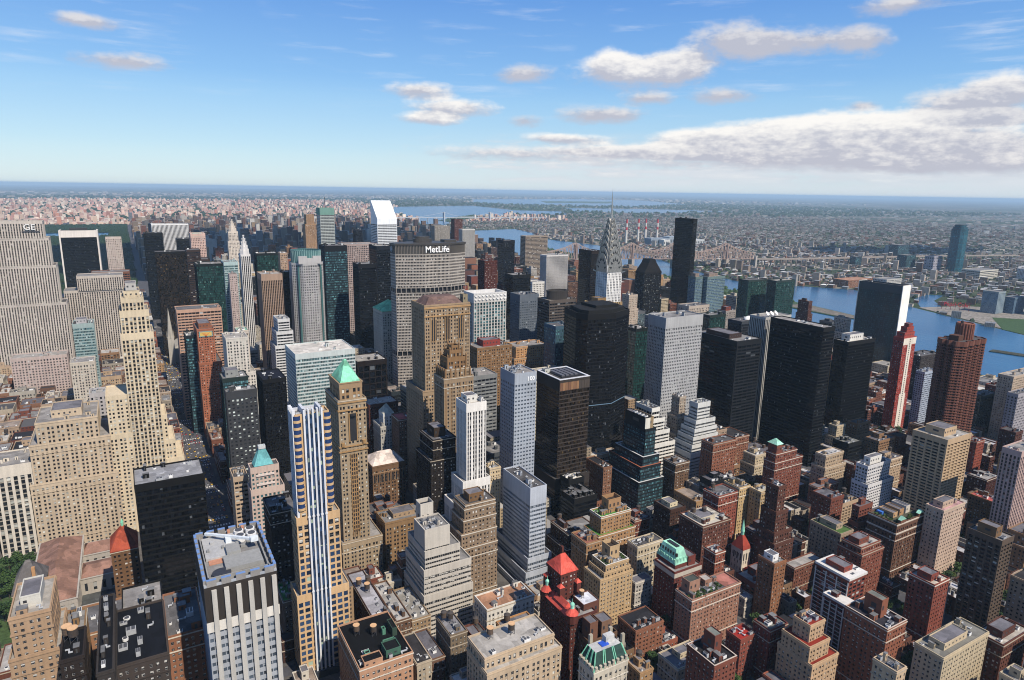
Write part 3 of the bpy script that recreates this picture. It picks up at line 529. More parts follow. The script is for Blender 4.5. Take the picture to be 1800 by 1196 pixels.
 ('wpyr', 'stone', 'b8b4aa', 'grey stone block with a white pyramid topped tower', [(219.3, 242.5, 660.0, 685.0, 64.8)], {'special': 'whitepyr'}),
 ('pinkrf', 'brick', '8d6a58', 'brown block with a pink tiled roof', [(231.2, 263.4, 636.0, 658.6, 78.2)], {'roofc': 'b4605c'}),
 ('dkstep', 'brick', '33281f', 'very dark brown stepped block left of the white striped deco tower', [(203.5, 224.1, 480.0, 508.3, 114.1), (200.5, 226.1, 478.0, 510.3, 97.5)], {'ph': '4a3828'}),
 ('lowgr', 'bands', '5a6066', 'dark grey low block with roof machines between the white and silver towers', [(299.9, 359.7, 560.0, 590.0, 54.7)], {}),
 ('slimtan', 'brick', 'd6bd8c', 'slim cream tower beside the blue white fronted office', [(252.4, 263.0, 472.0, 484.0, 82.3)], {}),
 ('brstp', 'brick', 'a08562', 'brown brick stepped block in front of the white striped deco tower', [(204.0, 229.3, 420.0, 438.2, 82.8), (203.0, 229.6, 419.5, 439.2, 80.0), (202.0, 229.9, 419.0, 440.2, 71.1), (200.0, 230.3, 418.5, 441.2, 60.1), (199.0, 230.8, 418.0, 442.2, 48.3)], {'ph': '8a6840'}),
 ('arcad', 'brick2', '9a7a54', 'brown arcaded loft right of the tan pyramid tower', [(161.0, 198.2, 480.0, 502.7, 50.3)], {'ph': 'b39468'}),
 ('beige', 'wbands', 'c9c0b0', 'beige ribbon window office with stacked setbacks and a blank tower box', [(162.9, 181.6, 400.0, 420.0, 81.8), (162.3, 189.6, 399.2, 432.0, 65.7), (160.9, 198.1, 398.0, 434.0, 52.0), (159.9, 198.6, 396.0, 435.0, 32.8)], {'special': 'beige'}),
 ('e3', 'brick', '5a3c34', 'dark brick loft with cream front and roof tanks right of the gold tower', [(120.4, 132.6, 380.0, 450.0, 33.2)], {'tank': 3, 'roofc': 'a9a8ae'}),
 ('e4', 'brick', '7d5c48', 'brown loft with white cornice between two tan fronts', [(134.2, 144.8, 382.0, 432.0, 30.7)], {'roofc': 'b4b0aa'}),
 ('e4b', 'brick', 'a88a5c', 'tan low loft with rusty roof vents', [(146.2, 159.8, 384.0, 424.0, 26.2)], {'roofc': '98948c'}),
 ('e5', 'pinklow', 'c0937a', 'black roofed hotel annex with pink front and green roof sheds', [(93.2, 125.7, 330.0, 375.0, 45.9)], {'roofc': '0c0d10', 'tank': 2, 'special': 'greensheds'}),
 ('e6d', 'brick', '8a7658', 'tan loft with two dark tanks on frames', [(152.6, 164.0, 335.0, 358.0, 43.9)], {'tank': 2, 'roofc': '8d8c90'}),
 ('e6c', 'stone', 'd8d2c4', 'white fronted block with tan roof terrace and black side wall', [(191.4, 229.4, 360.0, 379.1, 33.9)], {'roofc': 'b08468'}),
 ('e6b', 'brick', 'c08a3c', 'ochre brick loft with black roof tank', [(184.4, 207.3, 320.0, 334.2, 43.6)], {'roofc': '77767a', 'tank': 1}),
 ('e6', 'stone', 'c7ad86', 'ornate tan apartment house with crenellated parapets and two orange topped tanks', [(150.4, 196.1, 285.0, 306.4, 62.6), (149.9, 199.1, 281.0, 306.4, 55.9)], {'tank': 2, 'roofc': 'b5b0a8'}),
 ('redhot', 'brick', '6e3226', 'dark red brick hotel with bright red roofs and copper domed corner turrets', [(218.5, 238.3, 300.0, 335.3, 54.7)], {'special': 'redhotel'}),
 ('e14', 'stone', 'c9bda4', 'limestone hotel with dark green copper ribbed mansard', [(203.1, 227.3, 255.0, 269.1, 54.8)], {'special': 'mansard'}),
 ('e10', 'brick', 'c6a468', 'tan apartment block with a large bare brick penthouse', [(280.9, 302.1, 345.0, 361.6, 49.9), (278.9, 303.1, 344.0, 362.6, 45.1), (274.9, 305.1, 343.0, 362.6, 41.3)], {'special': 'bigph'}),
 ('e11', 'stone', 'cdbb94', 'tall cream apartment block with white party wall and cornice', [(326.3, 352.4, 363.0, 375.0, 43.7)], {}),
 ('e12', 'brick', 'b0875a', 'clustered tan apartment tower with green roof garden', [(306.4, 336.4, 385.0, 400.1, 63.6), (302.4, 339.4, 382.0, 402.1, 49.8)], {'special': 'bigph', 'roofc': '4e8a3a'}),
 ('e12b', 'brick', 'a9825a', 'lower tan apartment wing with planted roof terraces', [(283.1, 296.3, 372.0, 392.0, 53.3)], {'roofc': '8f5f50'}),
 ('e13', 'brick', '7b473a', 'broad dark red brick apartment block with white belt cornice', [(384.9, 416.6, 352.0, 378.7, 51.5)], {'roofc': 'c9c2b4', 'tank': 2, 'ph': 'd2c4a4'}),
 ('e13b', 'brick', '5a3a30', 'dark brick apartment block with a white edged roof and cream sheds', [(395.1, 412.9, 400.0, 421.4, 42.1)], {'ph': 'd8c89c'}),
 ('e8', 'brick', '7e342c', 'deep red brick block under a pale green copper mansard', [(322.7, 348.7, 318.0, 339.3, 46.9)], {'special': 'greenmans'}),
 ('e8b', 'brick', '9a5238', 'narrow brick tower with pale chimney shaft beside the green mansard', [(371.5, 381.9, 325.0, 337.0, 45.2)], {}),
 ('e9', 'brick', 'a9796a', 'wide pinkish brick apartment slab with planted roof garden', [(314.7, 362.4, 292.0, 307.8, 42.2)], {'special': 'garden'}),
 ('chtw', 'church', 'd6c8b0', 'stone church with red tile roof and copper tipped tower', [(414.7, 424.1, 335.0, 347.0, 31.0)], {'special': 'church'}),
 ('e27', 'brick', '6f4236', 'tall dark red stepped apartment tower with a slim top', [(430.6, 439.4, 320.0, 332.0, 89.6), (429.1, 443.4, 318.5, 333.5, 68.6), (427.6, 448.4, 317.0, 335.0, 51.4), (426.6, 449.4, 315.0, 336.0, 42.7)], {}),
 ('e27b', 'brick', 'a06a42', 'orange brown brick apartment tower with white rooftop sheds', [(388.4, 401.1, 285.0, 299.6, 52.5)], {'ph': 'e4e2de'}),
 ('e16', 'whiteframe', '8c3a26', 'brick red apartment block with white vertical frame lines', [(408.0, 427.1, 240.0, 266.1, 59.3)], {'roofc': 'd8bfae', 'ph': 'a0402e', 'special': 'whitelines'}),
 ('e16b', 'whiteframe', '7e3426', 'lower brick wing with white frames and a pink terrace', [(398.4, 407.7, 235.0, 251.0, 45.7)], {'roofc': 'b06a66', 'special': 'whitelines'}),
 ('e17', 'brick', '9c5a3c', 'big orange brick apartment slab with charcoal roof', [(382.2, 402.6, 197.0, 225.1, 56.5)], {'roofc': '37363e', 'special': 'bigph2'}),
 ('e18', 'brick', 'cba673', 'tan ziggurat apartment house with red tiled terraces', [(340.2, 354.2, 220.0, 232.0, 59.2), (336.2, 355.2, 216.0, 236.0, 48.3), (336.2, 361.2, 213.0, 238.0, 37.7)], {'roofc': '8f3326'}),
 ('e19', 'brick', '9a4a3a', 'small brick apartment block with white roof and side balconies', [(468.6, 487.4, 215.0, 232.9, 50.6)], {'roofc': 'cfc4b4', 'ph': '97402e'}),
 ('e20', 'balcdark', '6e5a46', 'tall dark apartment tower with stacked glass balconies', [(505.7, 522.1, 195.0, 216.9, 84.4)], {'ph': '8a6a48'}),
 ('e21', 'brick', 'cdae92', 'tan pink apartment tower with a tall bare rooftop block', [(565.0, 597.8, 262.0, 276.3, 63.1)], {'ph': 'c8aa8c', 'roofc': 'c9a0a0'}),
 ('e22', 'brick2', '7c5542', 'massive brown brick apartment palace with stone belts and roof gardens', [(530.7, 569.6, 279.0, 303.9, 51.6)], {'roofc': '5a5a4a', 'special': 'garden2'}),
 ('e26', 'brick', '96503c', 'red brick stepped apartment tower with planted setbacks', [(465.3, 489.9, 268.0, 284.2, 53.5), (464.3, 491.9, 266.0, 286.2, 48.6)], {'ph': '8f4a38'}),
 ('e25', 'brick', 'a89274', 'grey tan apartment block with a green planted roof', [(480.7, 497.1, 295.0, 323.0, 47.8)], {'roofc': '5a7a40', 'ph': 'b8a07c'}),
 ('e24', 'brick', '7a4434', 'dark red brick block with a small brick tower on its roof', [(457.1, 490.8, 165.0, 181.6, 40.0)], {'ph': '6a3a30', 'roofc': 'b8b0a4'}),
 ('e23', 'brick', 'c4b086', 'broad pale tan apartment block with a blank rooftop tower', [(399.8, 451.6, 172.0, 189.0, 47.2)], {'ph': 'cfb88c', 'roofc': '8a8880'}),
 ('e23b', 'brick', 'cdb083', 'tan rooftop block with a hollow top at the bottom edge', [(325.5, 334.3, 160.0, 172.7, 75.0)], {}),
 ('e28', 'brick', '84392f', 'dark red brick block with mansard front and white chimneys', [(337.1, 353.9, 245.0, 258.3, 41.0)], {'roofc': '6f706c'}),
 ('e28b', 'brick', '95473a', 'brick block with a bright red roof terrace', [(322.2, 337.2, 255.0, 267.0, 32.7)], {'roofc': 'a03028'}),
 ('e29', 'brick', '8e4a38', 'brick apartment house with black roof and slim brick roof tower', [(264.6, 282.3, 225.0, 246.4, 56.3)], {'roofc': '2c2a2c', 'special': 'bigph2'}),
 ('r1', 'brick', '9c5e40', 'brown brick tower with an orange sunlit recess', [(485.6, 518.3, 440.0, 456.0, 73.5)], {}),
 ('r2', 'brick', '7d604c', 'brown mid-rise with white sheds right of the teal ziggurat', [(451.9, 470.2, 455.0, 473.0, 53.4)], {}),
 ('r3', 'brick', 'a4503a', 'red brick apartment tower with dark rooftop tank', [(426.2, 449.6, 375.0, 393.0, 58.8)], {'tank': 1}),
 ('r4', 'brick', 'c9a860', 'tan yellow apartment tower left of its taller twin', [(463.5, 477.6, 385.0, 403.0, 54.5)], {}),
 ('r4b', 'brick', 'c6a45e', 'taller tan yellow apartment tower with cream roof', [(474.4, 490.3, 370.0, 382.8, 54.2)], {'roofc': 'd8ccb0'}),
 ('r5', 'brick', '92503f', 'reddish brick stepped tower with small pale green hat roof', [(548.4, 580.5, 415.0, 427.0, 60.5), (547.4, 589.5, 414.0, 428.0, 51.8)], {'special': 'greenhat'}),
 ('r6', 'brick', 'bfa47e', 'tan brick stepped block below the big black glass tower', [(600.2, 628.9, 395.0, 407.0, 56.1), (598.2, 631.9, 393.0, 409.0, 43.6)], {'roofc': 'd0ccc8'}),
 ('r7', 'wgrid', 'd2d0d0', 'white apartment block stepping down in terraces', [(599.6, 636.6, 350.0, 362.0, 61.6), (598.6, 640.6, 347.0, 364.0, 43.6)], {'ph': 'd8d4cc'}),
 ('r8', 'blackhz', '15181a', 'black low annex with a grey roof below the ribbed black tower', [(692.5, 716.8, 430.0, 450.0, 40.0)], {'roofc': '7a7a74'}),
 ('r10', 'brick', '4b403c', 'dark twin towers with pale window frames near the river', [(1059.2, 1111.8, 560.0, 585.0, 73.1)], {}),
 ('r10b', 'wgrid', 'a9b4c4', 'bluish white slab tower behind the tan balcony tower', [(923.6, 954.0, 480.0, 492.0, 83.8)], {}),
 ('r11', 'balcdark', '4c5448', 'green and brown balcony block right of the rounded brown tower', [(972.6, 1015.4, 430.0, 448.0, 56.3)], {}),
 ('r11b', 'brick', '9a4430', 'red brick tower near the right edge of the river', [(1042.7, 1066.3, 440.0, 458.0, 57.6)], {}),
 ('r12', 'brick', 'c2aa8c', 'blank beige slab tower by the river at the right edge', [(980.6, 1053.8, 400.0, 418.0, 90.5)], {}),
 ('r13', 'punch', 'a8a2a6', 'plain pale grey slab wall at the right edge', [(952.1, 1011.1, 380.0, 392.1, 76.3)], {}),
 ('r14', 'piers2', 'c9a79a', 'pinkish striped apartment tower at the right edge', [(639.5, 673.3, 245.0, 259.6, 106.7)], {}),
 ('r15', 'brick', '5c2c26', 'dark red low block between the tan towers at right', [(744.1, 770.3, 310.0, 329.1, 33.0)], {}),
 ('r16', 'brick', '8e6c44', 'brown tan block with a pink roof', [(670.2, 686.6, 272.0, 292.0, 42.6)], {'roofc': 'b8605c'}),
 ('r17', 'brick', 'a3482f', 'orange red brick block behind the tan balcony tower', [(789.2, 805.9, 345.0, 365.0, 54.3)], {}),
 ('q1', 'bands', '6b5f55', 'dark brown banded tower with drum shaped top', [(483.5, 527.0, 740.0, 770.0, 172.5)], {'special': 'drum'}),
 ('q2', 'black', '11161c', 'black glass block right of the maroon brick block', [(576.8, 612.5, 1000.0, 1030.0, 172.1)], {}),
 ('q3', 'silver', '6d7884', 'blue grey office with a lower front wing', [(484.8, 516.6, 820.0, 848.0, 168.7)], {}),
 ('q4', 'punch', 'dad6cc', 'blank white slab wall near the two blue grey offices', [(678.0, 705.5, 1100.0, 1125.0, 142.3)], {}),
 ('q5', 'bands', 'a3907a', 'brown twin slab apartment tower behind the white ribbed one', [(1020.7, 1098.0, 1700.0, 1730.0, 185.0)], {}),
 ('q6', 'whiterib', 'd5d0ca', 'white ribbed apartment tower left of the steel crowned skyscraper', [(838.0, 898.2, 1300.0, 1328.0, 170.7)], {}),
 ('q7', 'black', '33231f', 'dark brown slab tower directly left of the steel crowned skyscraper', [(742.6, 764.7, 1000.0, 1040.0, 209.3)], {}),
 ('q8', 'darkteal', '3f6d86', 'blue glass office in front of the banded drum topped tower', [(428.0, 450.6, 640.0, 665.0, 160.3)], {}),
 ('q9', 'brick', 'c2ad94', 'tan brick tower right of the steel crowned skyscraper', [(753.3, 772.4, 900.0, 920.0, 140.5), (751.3, 774.4, 899.0, 922.0, 115.6)], {}),
 ('q10', 'glassres', '6f8a88', 'glass apartment tower with tan mechanical top right of the tall black slab', [(991.6, 1040.5, 950.0, 975.0, 154.7)], {'ph': 'a08a78'}),
 ('q10b', 'glassres', '6a8482', 'narrow glass apartment tower touching the tall black slab', [(969.4, 989.4, 960.0, 980.0, 154.6)], {'ph': 'a08a78'}),
 ('q11', 'stone', 'bfae9a', 'tan stone hotel with stepped top below the tall black slab', [(757.6, 802.0, 760.0, 785.0, 142.2)], {}),
 ('q12', 'greenglass', '1d3a34', 'dark green office with a white chevron roofline', [(741.7, 774.9, 700.0, 722.0, 139.1)], {}),
 ('q13', 'brick', 'a3988c', 'grey brick apartment block with red chimney box', [(840.7, 863.1, 760.0, 778.0, 128.7)], {'ph': '8f3d34'}),
 ('q14', 'blackgrid', '4a5058', 'grey gridded office topped by a white dome', [(741.6, 789.6, 640.0, 665.0, 140.3)], {'special': 'dome'}),
 ('q15', 'whiterib', 'b9b6ae', 'grey ribbed office with three white dishes on its roof', [(691.7, 740.3, 560.0, 585.0, 163.8)], {'special': 'dishes'}),
 ('q17', 'greenglass', '10221f', 'very dark green glass block left of the light grey tower', [(567.0, 590.2, 660.0, 685.0, 141.4)], {}),
 ('q18', 'piers2', 'b7ad9c', 'narrow tan ribbed tower right of the dark navy tower', [(728.2, 747.3, 600.0, 618.0, 118.0)], {}),
 ('q19', 'black', '141c30', 'navy glass slab far behind the maroon block', [(695.9, 723.7, 1250.0, 1275.0, 211.1)], {}),
 ('q20', 'whiterib', 'cfcac2', 'white grey ribbed apartment block far behind the broad lettered tower', [(1007.6, 1055.6, 2100.0, 2130.0, 182.1)], {}),
 ('q21', 'brick', '6e3028', 'dark red apartment tower far behind the broad lettered tower', [(1024.3, 1055.6, 2200.0, 2230.0, 212.2)], {}),
 ('q22', 'brick', '9c9488', 'grey apartment pair far behind the broad lettered tower', [(882.8, 937.8, 2050.0, 2080.0, 197.8)], {}),
]

# ------------------------------------------------------------------ building things
CATS = dict(brick='apartment building', brick2='brick building', balc='apartment tower', balcony='apartment tower', balcdark='apartment tower', redwhite='apartment tower', wgrid='apartment building',
            whiteframe='apartment building', piers2='apartment tower', stone='stone building', arch='stone building', church='church', deco='skyscraper', ribs='skyscraper', glassres='apartment tower')
LOFT = set('orange sawt tanlo tankb blkA blkB e3 e4 e4b e6d e6b dkbr arcad maran dkstep brstp hip pinkrf redbox yale redpyr stud stepd'.split())
HEROES = []   # (key, footprint, height, root)
def hip(root, name, x0, x1, y0, y1, z, h, col, ridge=.5, over=.4, along='x'):
    b = MB(); x0 -= over; x1 += over; y0 -= over; y1 += over; cx, cy = (x0+x1)/2, (y0+y1)/2
    if along == 'x': q = (x1-x0)*ridge/2; Q = [(cx-q, cy-.05), (cx+q, cy-.05), (cx+q, cy+.05), (cx-q, cy+.05)]
    else: q = (y1-y0)*ridge/2; Q = [(cx-.05, cy-q), (cx+.05, cy-q), (cx+.05, cy+q), (cx-.05, cy+q)]
    b.frustum(rect(x0, x1, y0, y1), Q, z, z+h); n = max(3, int((x1-x0)/1.4))
    for i in range(n+1):     # standing seams
        t = i/n; a = (x0+(x1-x0)*t, y0, z+.05); e = (Q[0][0]+(Q[1][0]-Q[0][0])*t, cy, z+h); b.bar(a, e, .16)
        t2 = (x0, y0+(y1-y0)*t, z+.05); b.bar(t2, (Q[0][0], Q[0][1]+(Q[3][1]-Q[0][1])*t, z+h), .16)
    b.box(x0-.2, x1+.2, y0-.2, y1+.2, z-.5, z)
    return b.build(name, roofm(col, .85), root)
def pent(root, x0, x1, y0, y1, z, h, col, name='penthouse', roofc='77757a', hollow=False, style=None, par=.7):
    b = MB(); P = rect(x0, x1, y0, y1)
    b.prism(P, z, z+h, 0, False); ring(b, P, .3, z+h, z+h+par, 0, .1)
    zz = z+h-2.5 if hollow else z+h+.05
    b.poly([(x, y, zz) for x, y in inset(P, .28)], 1)
    if hollow:
        I = inset(P, .3)
        for i in range(4): b.poly([(*I[(i+1) % 4], zz), (*I[i], zz), (*I[i], z+h), (*I[(i+1) % 4], z+h)], 0)
    for i in range(max(1, int((x1-x0)/4))):      # a few louvred openings
        if (x1-x0) > 3: b.box(x0+1+i*4, x0+2.4+i*4, y0-.06, y0, z+h*.45, z+h*.7, 2)
    b.box(x0-.06, x0, y0+(y1-y0)*.3, y0+(y1-y0)*.6, z+h*.45, z+h*.7, 2)
    return b.build(name, [wall(col), roofm(roofc), plain('louvre', (.03, .03, .034))], root)
def bushes(rng, root, x0, x1, y0, y1, z, n, name='roof_garden', hmax=1.8):
    b = MB()
    for i in range(n):
        cx, cy, r = rng.uniform(x0, x1), rng.uniform(y0, y1), rng.uniform(.6, hmax)
        for k in range(26):
            a, e, q = rng.uniform(0, 6.28), rng.uniform(0, 1.5), r*rng.uniform(.4, 1); p = Vector((cx+q*math.cos(a)*math.cos(e), cy+q*math.sin(a)*math.cos(e), z+.2+q*math.sin(e)))
            u = Vector((rng.uniform(-1, 1), rng.uniform(-1, 1), rng.uniform(-1, 1))).normalized()*.4; t = u.cross(Vector((rng.uniform(-1, 1), rng.uniform(-1, 1), rng.uniform(-1, 1)))).normalized()*.4
            b.poly([tuple(p-u-t), tuple(p+u-t), tuple(p+u+t), tuple(p-u+t)])
    return b.build(name, leafm('leaf_garden', (.05, .085, .022)), root)
def leafm(name, c):
    def fn(T, b):
        p = T.n('ShaderNodeNewGeometry').outputs['Position']; a = T.noise(p, .35, 3); d = T.noise(p, 2.5, 2)
        s = T.n('ShaderNodeVectorMath'); s.operation = 'SCALE'; s.inputs[0].default_value = c; T.link(T.m('MULTIPLY', T.mr(a, .3, .7, .6, 1.45), T.mr(d, .3, .7, .7, 1.3)), s.inputs['Scale'])
        T.link(s.outputs[0], b.inputs['Base Color']); b.inputs['Roughness'].default_value = .7; b.inputs['Specular IOR Level'].default_value = .25
    return mat(name, fn)
def textmesh(root, name, txt, size, loc, col, rot, depth=.4, m=None):
    c = bpy.data.curves.new(name, 'FONT'); c.body = txt; c.size = size; c.extrude = depth; c.align_x = 'CENTER'; c.space_character = 1.0
    c.offset = size*.012
    o = bpy.data.objects.new(name, c); COL.objects.link(o); dg = bpy.context.evaluated_depsgraph_get()
    me = bpy.data.meshes.new_from_object(o.evaluated_get(dg)); bpy.data.objects.remove(o); bpy.data.curves.remove(c)
    me.materials.clear(); me.materials.append(m or plain('letters_'+name, col, .4))
    q = link(name, me, root, loc); q.rotation_euler = rot; return q
TX = (R(90), 0, 0)
SP = {}
def sp(f): SP[f.__name__] = f; return f
@sp
def frame(r, x0, x1, y0, y1, h, g, o):
    b = MB(); b.box(x0-1.5, x0+1.6, y0-.7, y1, 0, h+2); b.box(x1-1.6, x1+1.5, y0-.7, y1, 0, h+2); b.box(x0+1.6, x1-1.6, y0-.7, y0-.02, h-14, h+2); b.build('stone_frame', wall('e2d8cc'), r)
    pent(r, x0+20, x1-20, y0+10, y1-10, h, 6, '4a4a4a')
@sp
def deco(r, x0, x1, y0, y1, h, g, o):
    c = 'd8c49c'
    for wx0, wx1, wy0, wy1, wh in ((x0-20, x0-3.1, y0+.8, y1+8, 132), (x0-21, x0-3.1, y0-.4, y1+12, 96), (x1+5.1, x1+9, y0+2, y1+8, 108), (x1+5.1, x1+14, y0+1, y1+12, 84), (x1+5.1, x1+20, y0-1, y1+16, 66)):
        W, G = MB(), MB(); P = rect(wx0, wx1, wy0, wy1); facade(W, G, P, 0, wh, ST['stone']); ring(W, P, .5, wh, wh+1.1); W.poly([(x, y, wh+.1) for x, y in inset(P, .4)]); W.build('side_wing', [wall(c), wall(c)], r); G.build('glazing', glass('std'), r, uv=True)
    pent(r, x0+2.5, x1-2.5, y0+2, y1-4, h, 6, c); pent(r, x0+4.5, x1-4.5, y0+4, y1-10, h+6.7, 6, 'b9b6b0', 'rooftop_box')
    b = MB()
    for i in range(7):
        x = x0+(x1-x0)*(i+.5)/7; b.box(x-.5, x+.5, y0-.3, y0+.6, h, h+(3.4 if i % 2 else 2.2))
    b.build('crown_fins', wall(c), r)
@sp
def greenroof(r, x0, x1, y0, y1, h, g, o):
    b = MB(); ring(b, rect(x0, x1, y0, y1), 3, h+.9, h+8); b.build('parapet_frame', wall('d9b3a0'), r)
    c = MB(); c.frustum(rect(x0+4, x1-4, y0-.3, y1-4), rect(x0+6, x1-6, y0+10, y1-10), h+1, h+7.5); c.build('copper_roof', roofm('86c8ae', .9), r)
@sp
def crown(r, x0, x1, y0, y1, h, g, o):
    cx, cy, w = (x0+x1)/2, (y0+y1)/2, min(x1-x0, y1-y0)/2; b = MB(); z = h
    for k, (s, d) in enumerate(((.9, 7), (.72, 6), (.52, 6), (.34, 5), (.16, 5))):
        b.prism(ngon(cx, cy, w*s*1.1, 8, math.pi/8), z, z+d); z += d
        for i in range(8):
            a = math.pi/8+i*math.pi/4; b.box(cx+w*s*math.cos(a)-.5, cx+w*s*math.cos(a)+.5, cy+w*s*math.sin(a)-.5, cy+w*s*math.sin(a)+.5, z, z+2.2)
    b.build('crown', wall(o['col']), r)
@sp
def mosaic(r, x0, x1, y0, y1, h, g, o):
    b = MB(); b.box(x0+2, x1-2, y0-.5, y0-.13, h-9, h-2, 0); b.box(x0+3, x1-3, y0-.6, y0-.5, h-8, h-3, 1)
    for k in range(7): b.bar(((x0+x1)/2, y0-.65, h-8), ((x0+x1)/2+(k-3)*1.6, y0-.65, h-3.6), .35, 2)
    b.prism(ngon((x0+x1)/2, y0-.66, 1.4, 12), h-8, h-7.6, 2); b.build('mosaic_panel', [plain('mosaic_blue', (.14, .28, .28)), plain('mosaic_gold', (.55, .38, .10)), plain('mosaic_orange', (.6, .2, .05))], r)
    pent(r, x0+3, x1-3, y0+8, y1-8, h, 6, 'a06038')
@sp
def redpyr(r, x0, x1, y0, y1, h, g, o):
    hip(r, 'tile_roof', x0, x1, y0, y1, h+1, 13, '9a4a36', .08)
    b = MB(); cx, cy = (x0+x1)/2, (y0+y1)/2; b.prism(ngon(cx, cy, .9, 8), h+13, h+16); b.cone(ngon(cx, cy, 1.1, 8), (cx, cy, h+19), h+16); b.build('copper_finial', roofm('7cc0a0', .9), r)
@sp
def slatehip(r, x0, x1, y0, y1, h, g, o):
    hip(r, 'slate_roof', x0, x1, y0, y1, h+1, 13, '6a6664', .12); b = MB(); b.box(x1-5, x1-3.4, y0+5, y0+7, h+1, h+12); b.build('chimney', wall('c0905a'), r)
@sp
def brownhip(r, x0, x1, y0, y1, h, g, o):
    b = MB(); P = rect(x0+3, x1-6, y0+4, y1-3); b.frustum(P, inset(P, 6), h, h+7); b.build('mansard_roof', roofm('6b5650', .9), r); pent(r, x1-6, x1-1, y0+3, y0+10, h, 8, 'a0906a', 'roof_tank_house')
    c = MB()
    for i in range(3):      # pointed arches under the cornice
        X = x0+(x1-x0)*(.2+.3*i)
        for k in range(3):
            c.box(X-2.6+k*2, X-1.4+k*2, y0-.5, y0-.1, h-34, h-14+(3 if k == 1 else 0), 1); c.box(X-3.1+k*2, X-2.6+k*2, y0-.8, y0-.1, h-36, h-12+(2 if k == 1 else 0))
    c.box(x0-.4, x1+.4, y0-.6, y0-.12, h-11, h-9.6); c.box(x0-.5, x1+.5, y0-.7, y0-.12, h-3, h-1.4); c.build('gothic_arcade', [wall('b9935f'), plain('arch_dark', (.02, .02, .022))], r)
@sp
def greenhip(r, x0, x1, y0, y1, h, g, o):
    hip(r, 'copper_roof', x0, x1, y0, y1, h+1, 12, '7fc49c', .35, along='y')
@sp
def palehip(r, x0, x1, y0, y1, h, g, o):
    hip(r, 'pale_roof', x0+1, x1-1, y0+1, y1-1, h+1, 9, 'cdbfb4', .4)
    b = MB(); n = 9
    for i in range(n):
        X = x0+(x1-x0)*(i+.5)/n; b.box(X-.9, X+.9, y0-.45, y0-.1, h-16, h-9, 1); b.prism(ngon(X, y0-.3, .9, 8), h-9, h-8.2, 1); b.box(X-1.5, X-1.0, y0-.7, y0-.1, h-17, h-7)
    b.box(x0-.3, x1+.3, y0-.7, y0-.1, h-7, h-6); b.build('arcade', [wall('a58468'), plain('arch_dark', (.02, .02, .022))], r)
def pyramid(r, x0, x1, y0, y1, z, h, col, name='copper_roof', cut=.06):
    b = MB(); cx, cy = (x0+x1)/2, (y0+y1)/2; wx, wy = (x1-x0)*cut/2, (y1-y0)*cut/2; Q = rect(cx-wx, cx+wx, cy-wy, cy+wy)
    b.frustum(rect(x0, x1, y0, y1), Q, z, z+h)
    for i in range(9):
        t = i/8; b.bar((x0+(x1-x0)*t, y0, z), (Q[0][0]+(Q[1][0]-Q[0][0])*t, Q[0][1], z+h), .2); b.bar((x0, y0+(y1-y0)*t, z), (Q[0][0], Q[0][1]+(Q[3][1]-Q[0][1])*t, z+h), .2)
    b.build(name, roofm(col, .9), r)
@sp
def tealpyr(r, x0, x1, y0, y1, h, g, o):
    pyramid(r, x0+3, x1-4, y0+1, y1-1, h+1.2, 14, '6fb0b4', 'copper_roof', .3)
    b = MB(); cx, cy = (x0+x1)/2-.5, (y0+y1)/2; ring(b, rect(cx-2.6, cx+2.6, cy-2.2, cy+2.2), .5, h+14.5, h+17); b.build('lantern_rim', plain('rim', (.5, .52, .52)), r)
    c = MB()
    for k in range(5): c.box(x0+4, x1-4, y0-1, y0-.15, h-7-k*8, h-5.4-k*8, 0)
    for k in (1, 3):
        z = h-20-k*8; c.bar((x0+4, y0-1.2, z), (cx, y0-1.2, z+5), .7); c.bar((cx, y0-1.2, z+5), (x1-4, y0-1.2, z), .7); c.bar((x0+4, y0-1.2, z), (x1-4, y0-1.2, z), .7)
    c.build('balcony_truss', wall('e0cfc4'), r)
@sp
def greenpyr(r, x0, x1, y0, y1, h, g, o):
    st = ST['brick2']; W, G = MB(), MB(); P = rect(x0+2, x1-2, y0+2, y1-6); facade(W, G, P, h, h+13, st, 1.3); ring(W, P, .5, h+13, h+13.8, 0, .5)
    u = tag(W.build('facade', [wall('b4925f'), wall('a88556')], r)); G.build('glazing', glass('std'), r, uv=True)
    pyramid(r, x0+3, x1-3, y0+3, y1-8, h+13.5, 15, '7fc3a3')
    b = MB(); X = (x0+x1)/2     # tall arched window and belt courses
    b.box(X-2.6, X+2.6, y0-.6, y0-.13, h-32, h-12, 1); b.prism(ngon(X, y0-.4, 2.6, 14), h-12, h-10.6, 1)
    for k2 in range(3): b.box(X-2.3+k2*1.7, X-1.1+k2*1.7, y0-.22, y0-.13, 50, h-44, 1)
    for k2 in range(4): b.box(X-2.9+k2*1.7, X-2.3+k2*1.7, y0-.5, y0-.1, 46, h-43)
    zq = 52
    while zq < h-45: b.box(X-2.3, X+2.4, y0-.3, y0-.2, zq, zq+.9); zq += 3.5
    for s in (-1, 1): b.box(X+s*3-.4, X+s*3+.4, y0-.9, y0-.1, h-33, h-10)
    for z in (h-2, h-8, h-37, h-41): b.box(x0-.6, x1+.6, y0-.8, y1+.6, z, z+.9)
    for X in (x0+2.4, x1-2.4): b.prism(ngon(X, y0-.3, 1.5, 8), h-36, h-33)
    b.build('stone_trim', [wall('b08a52'), plain('arch_dark', (.02, .02, .022))], r)
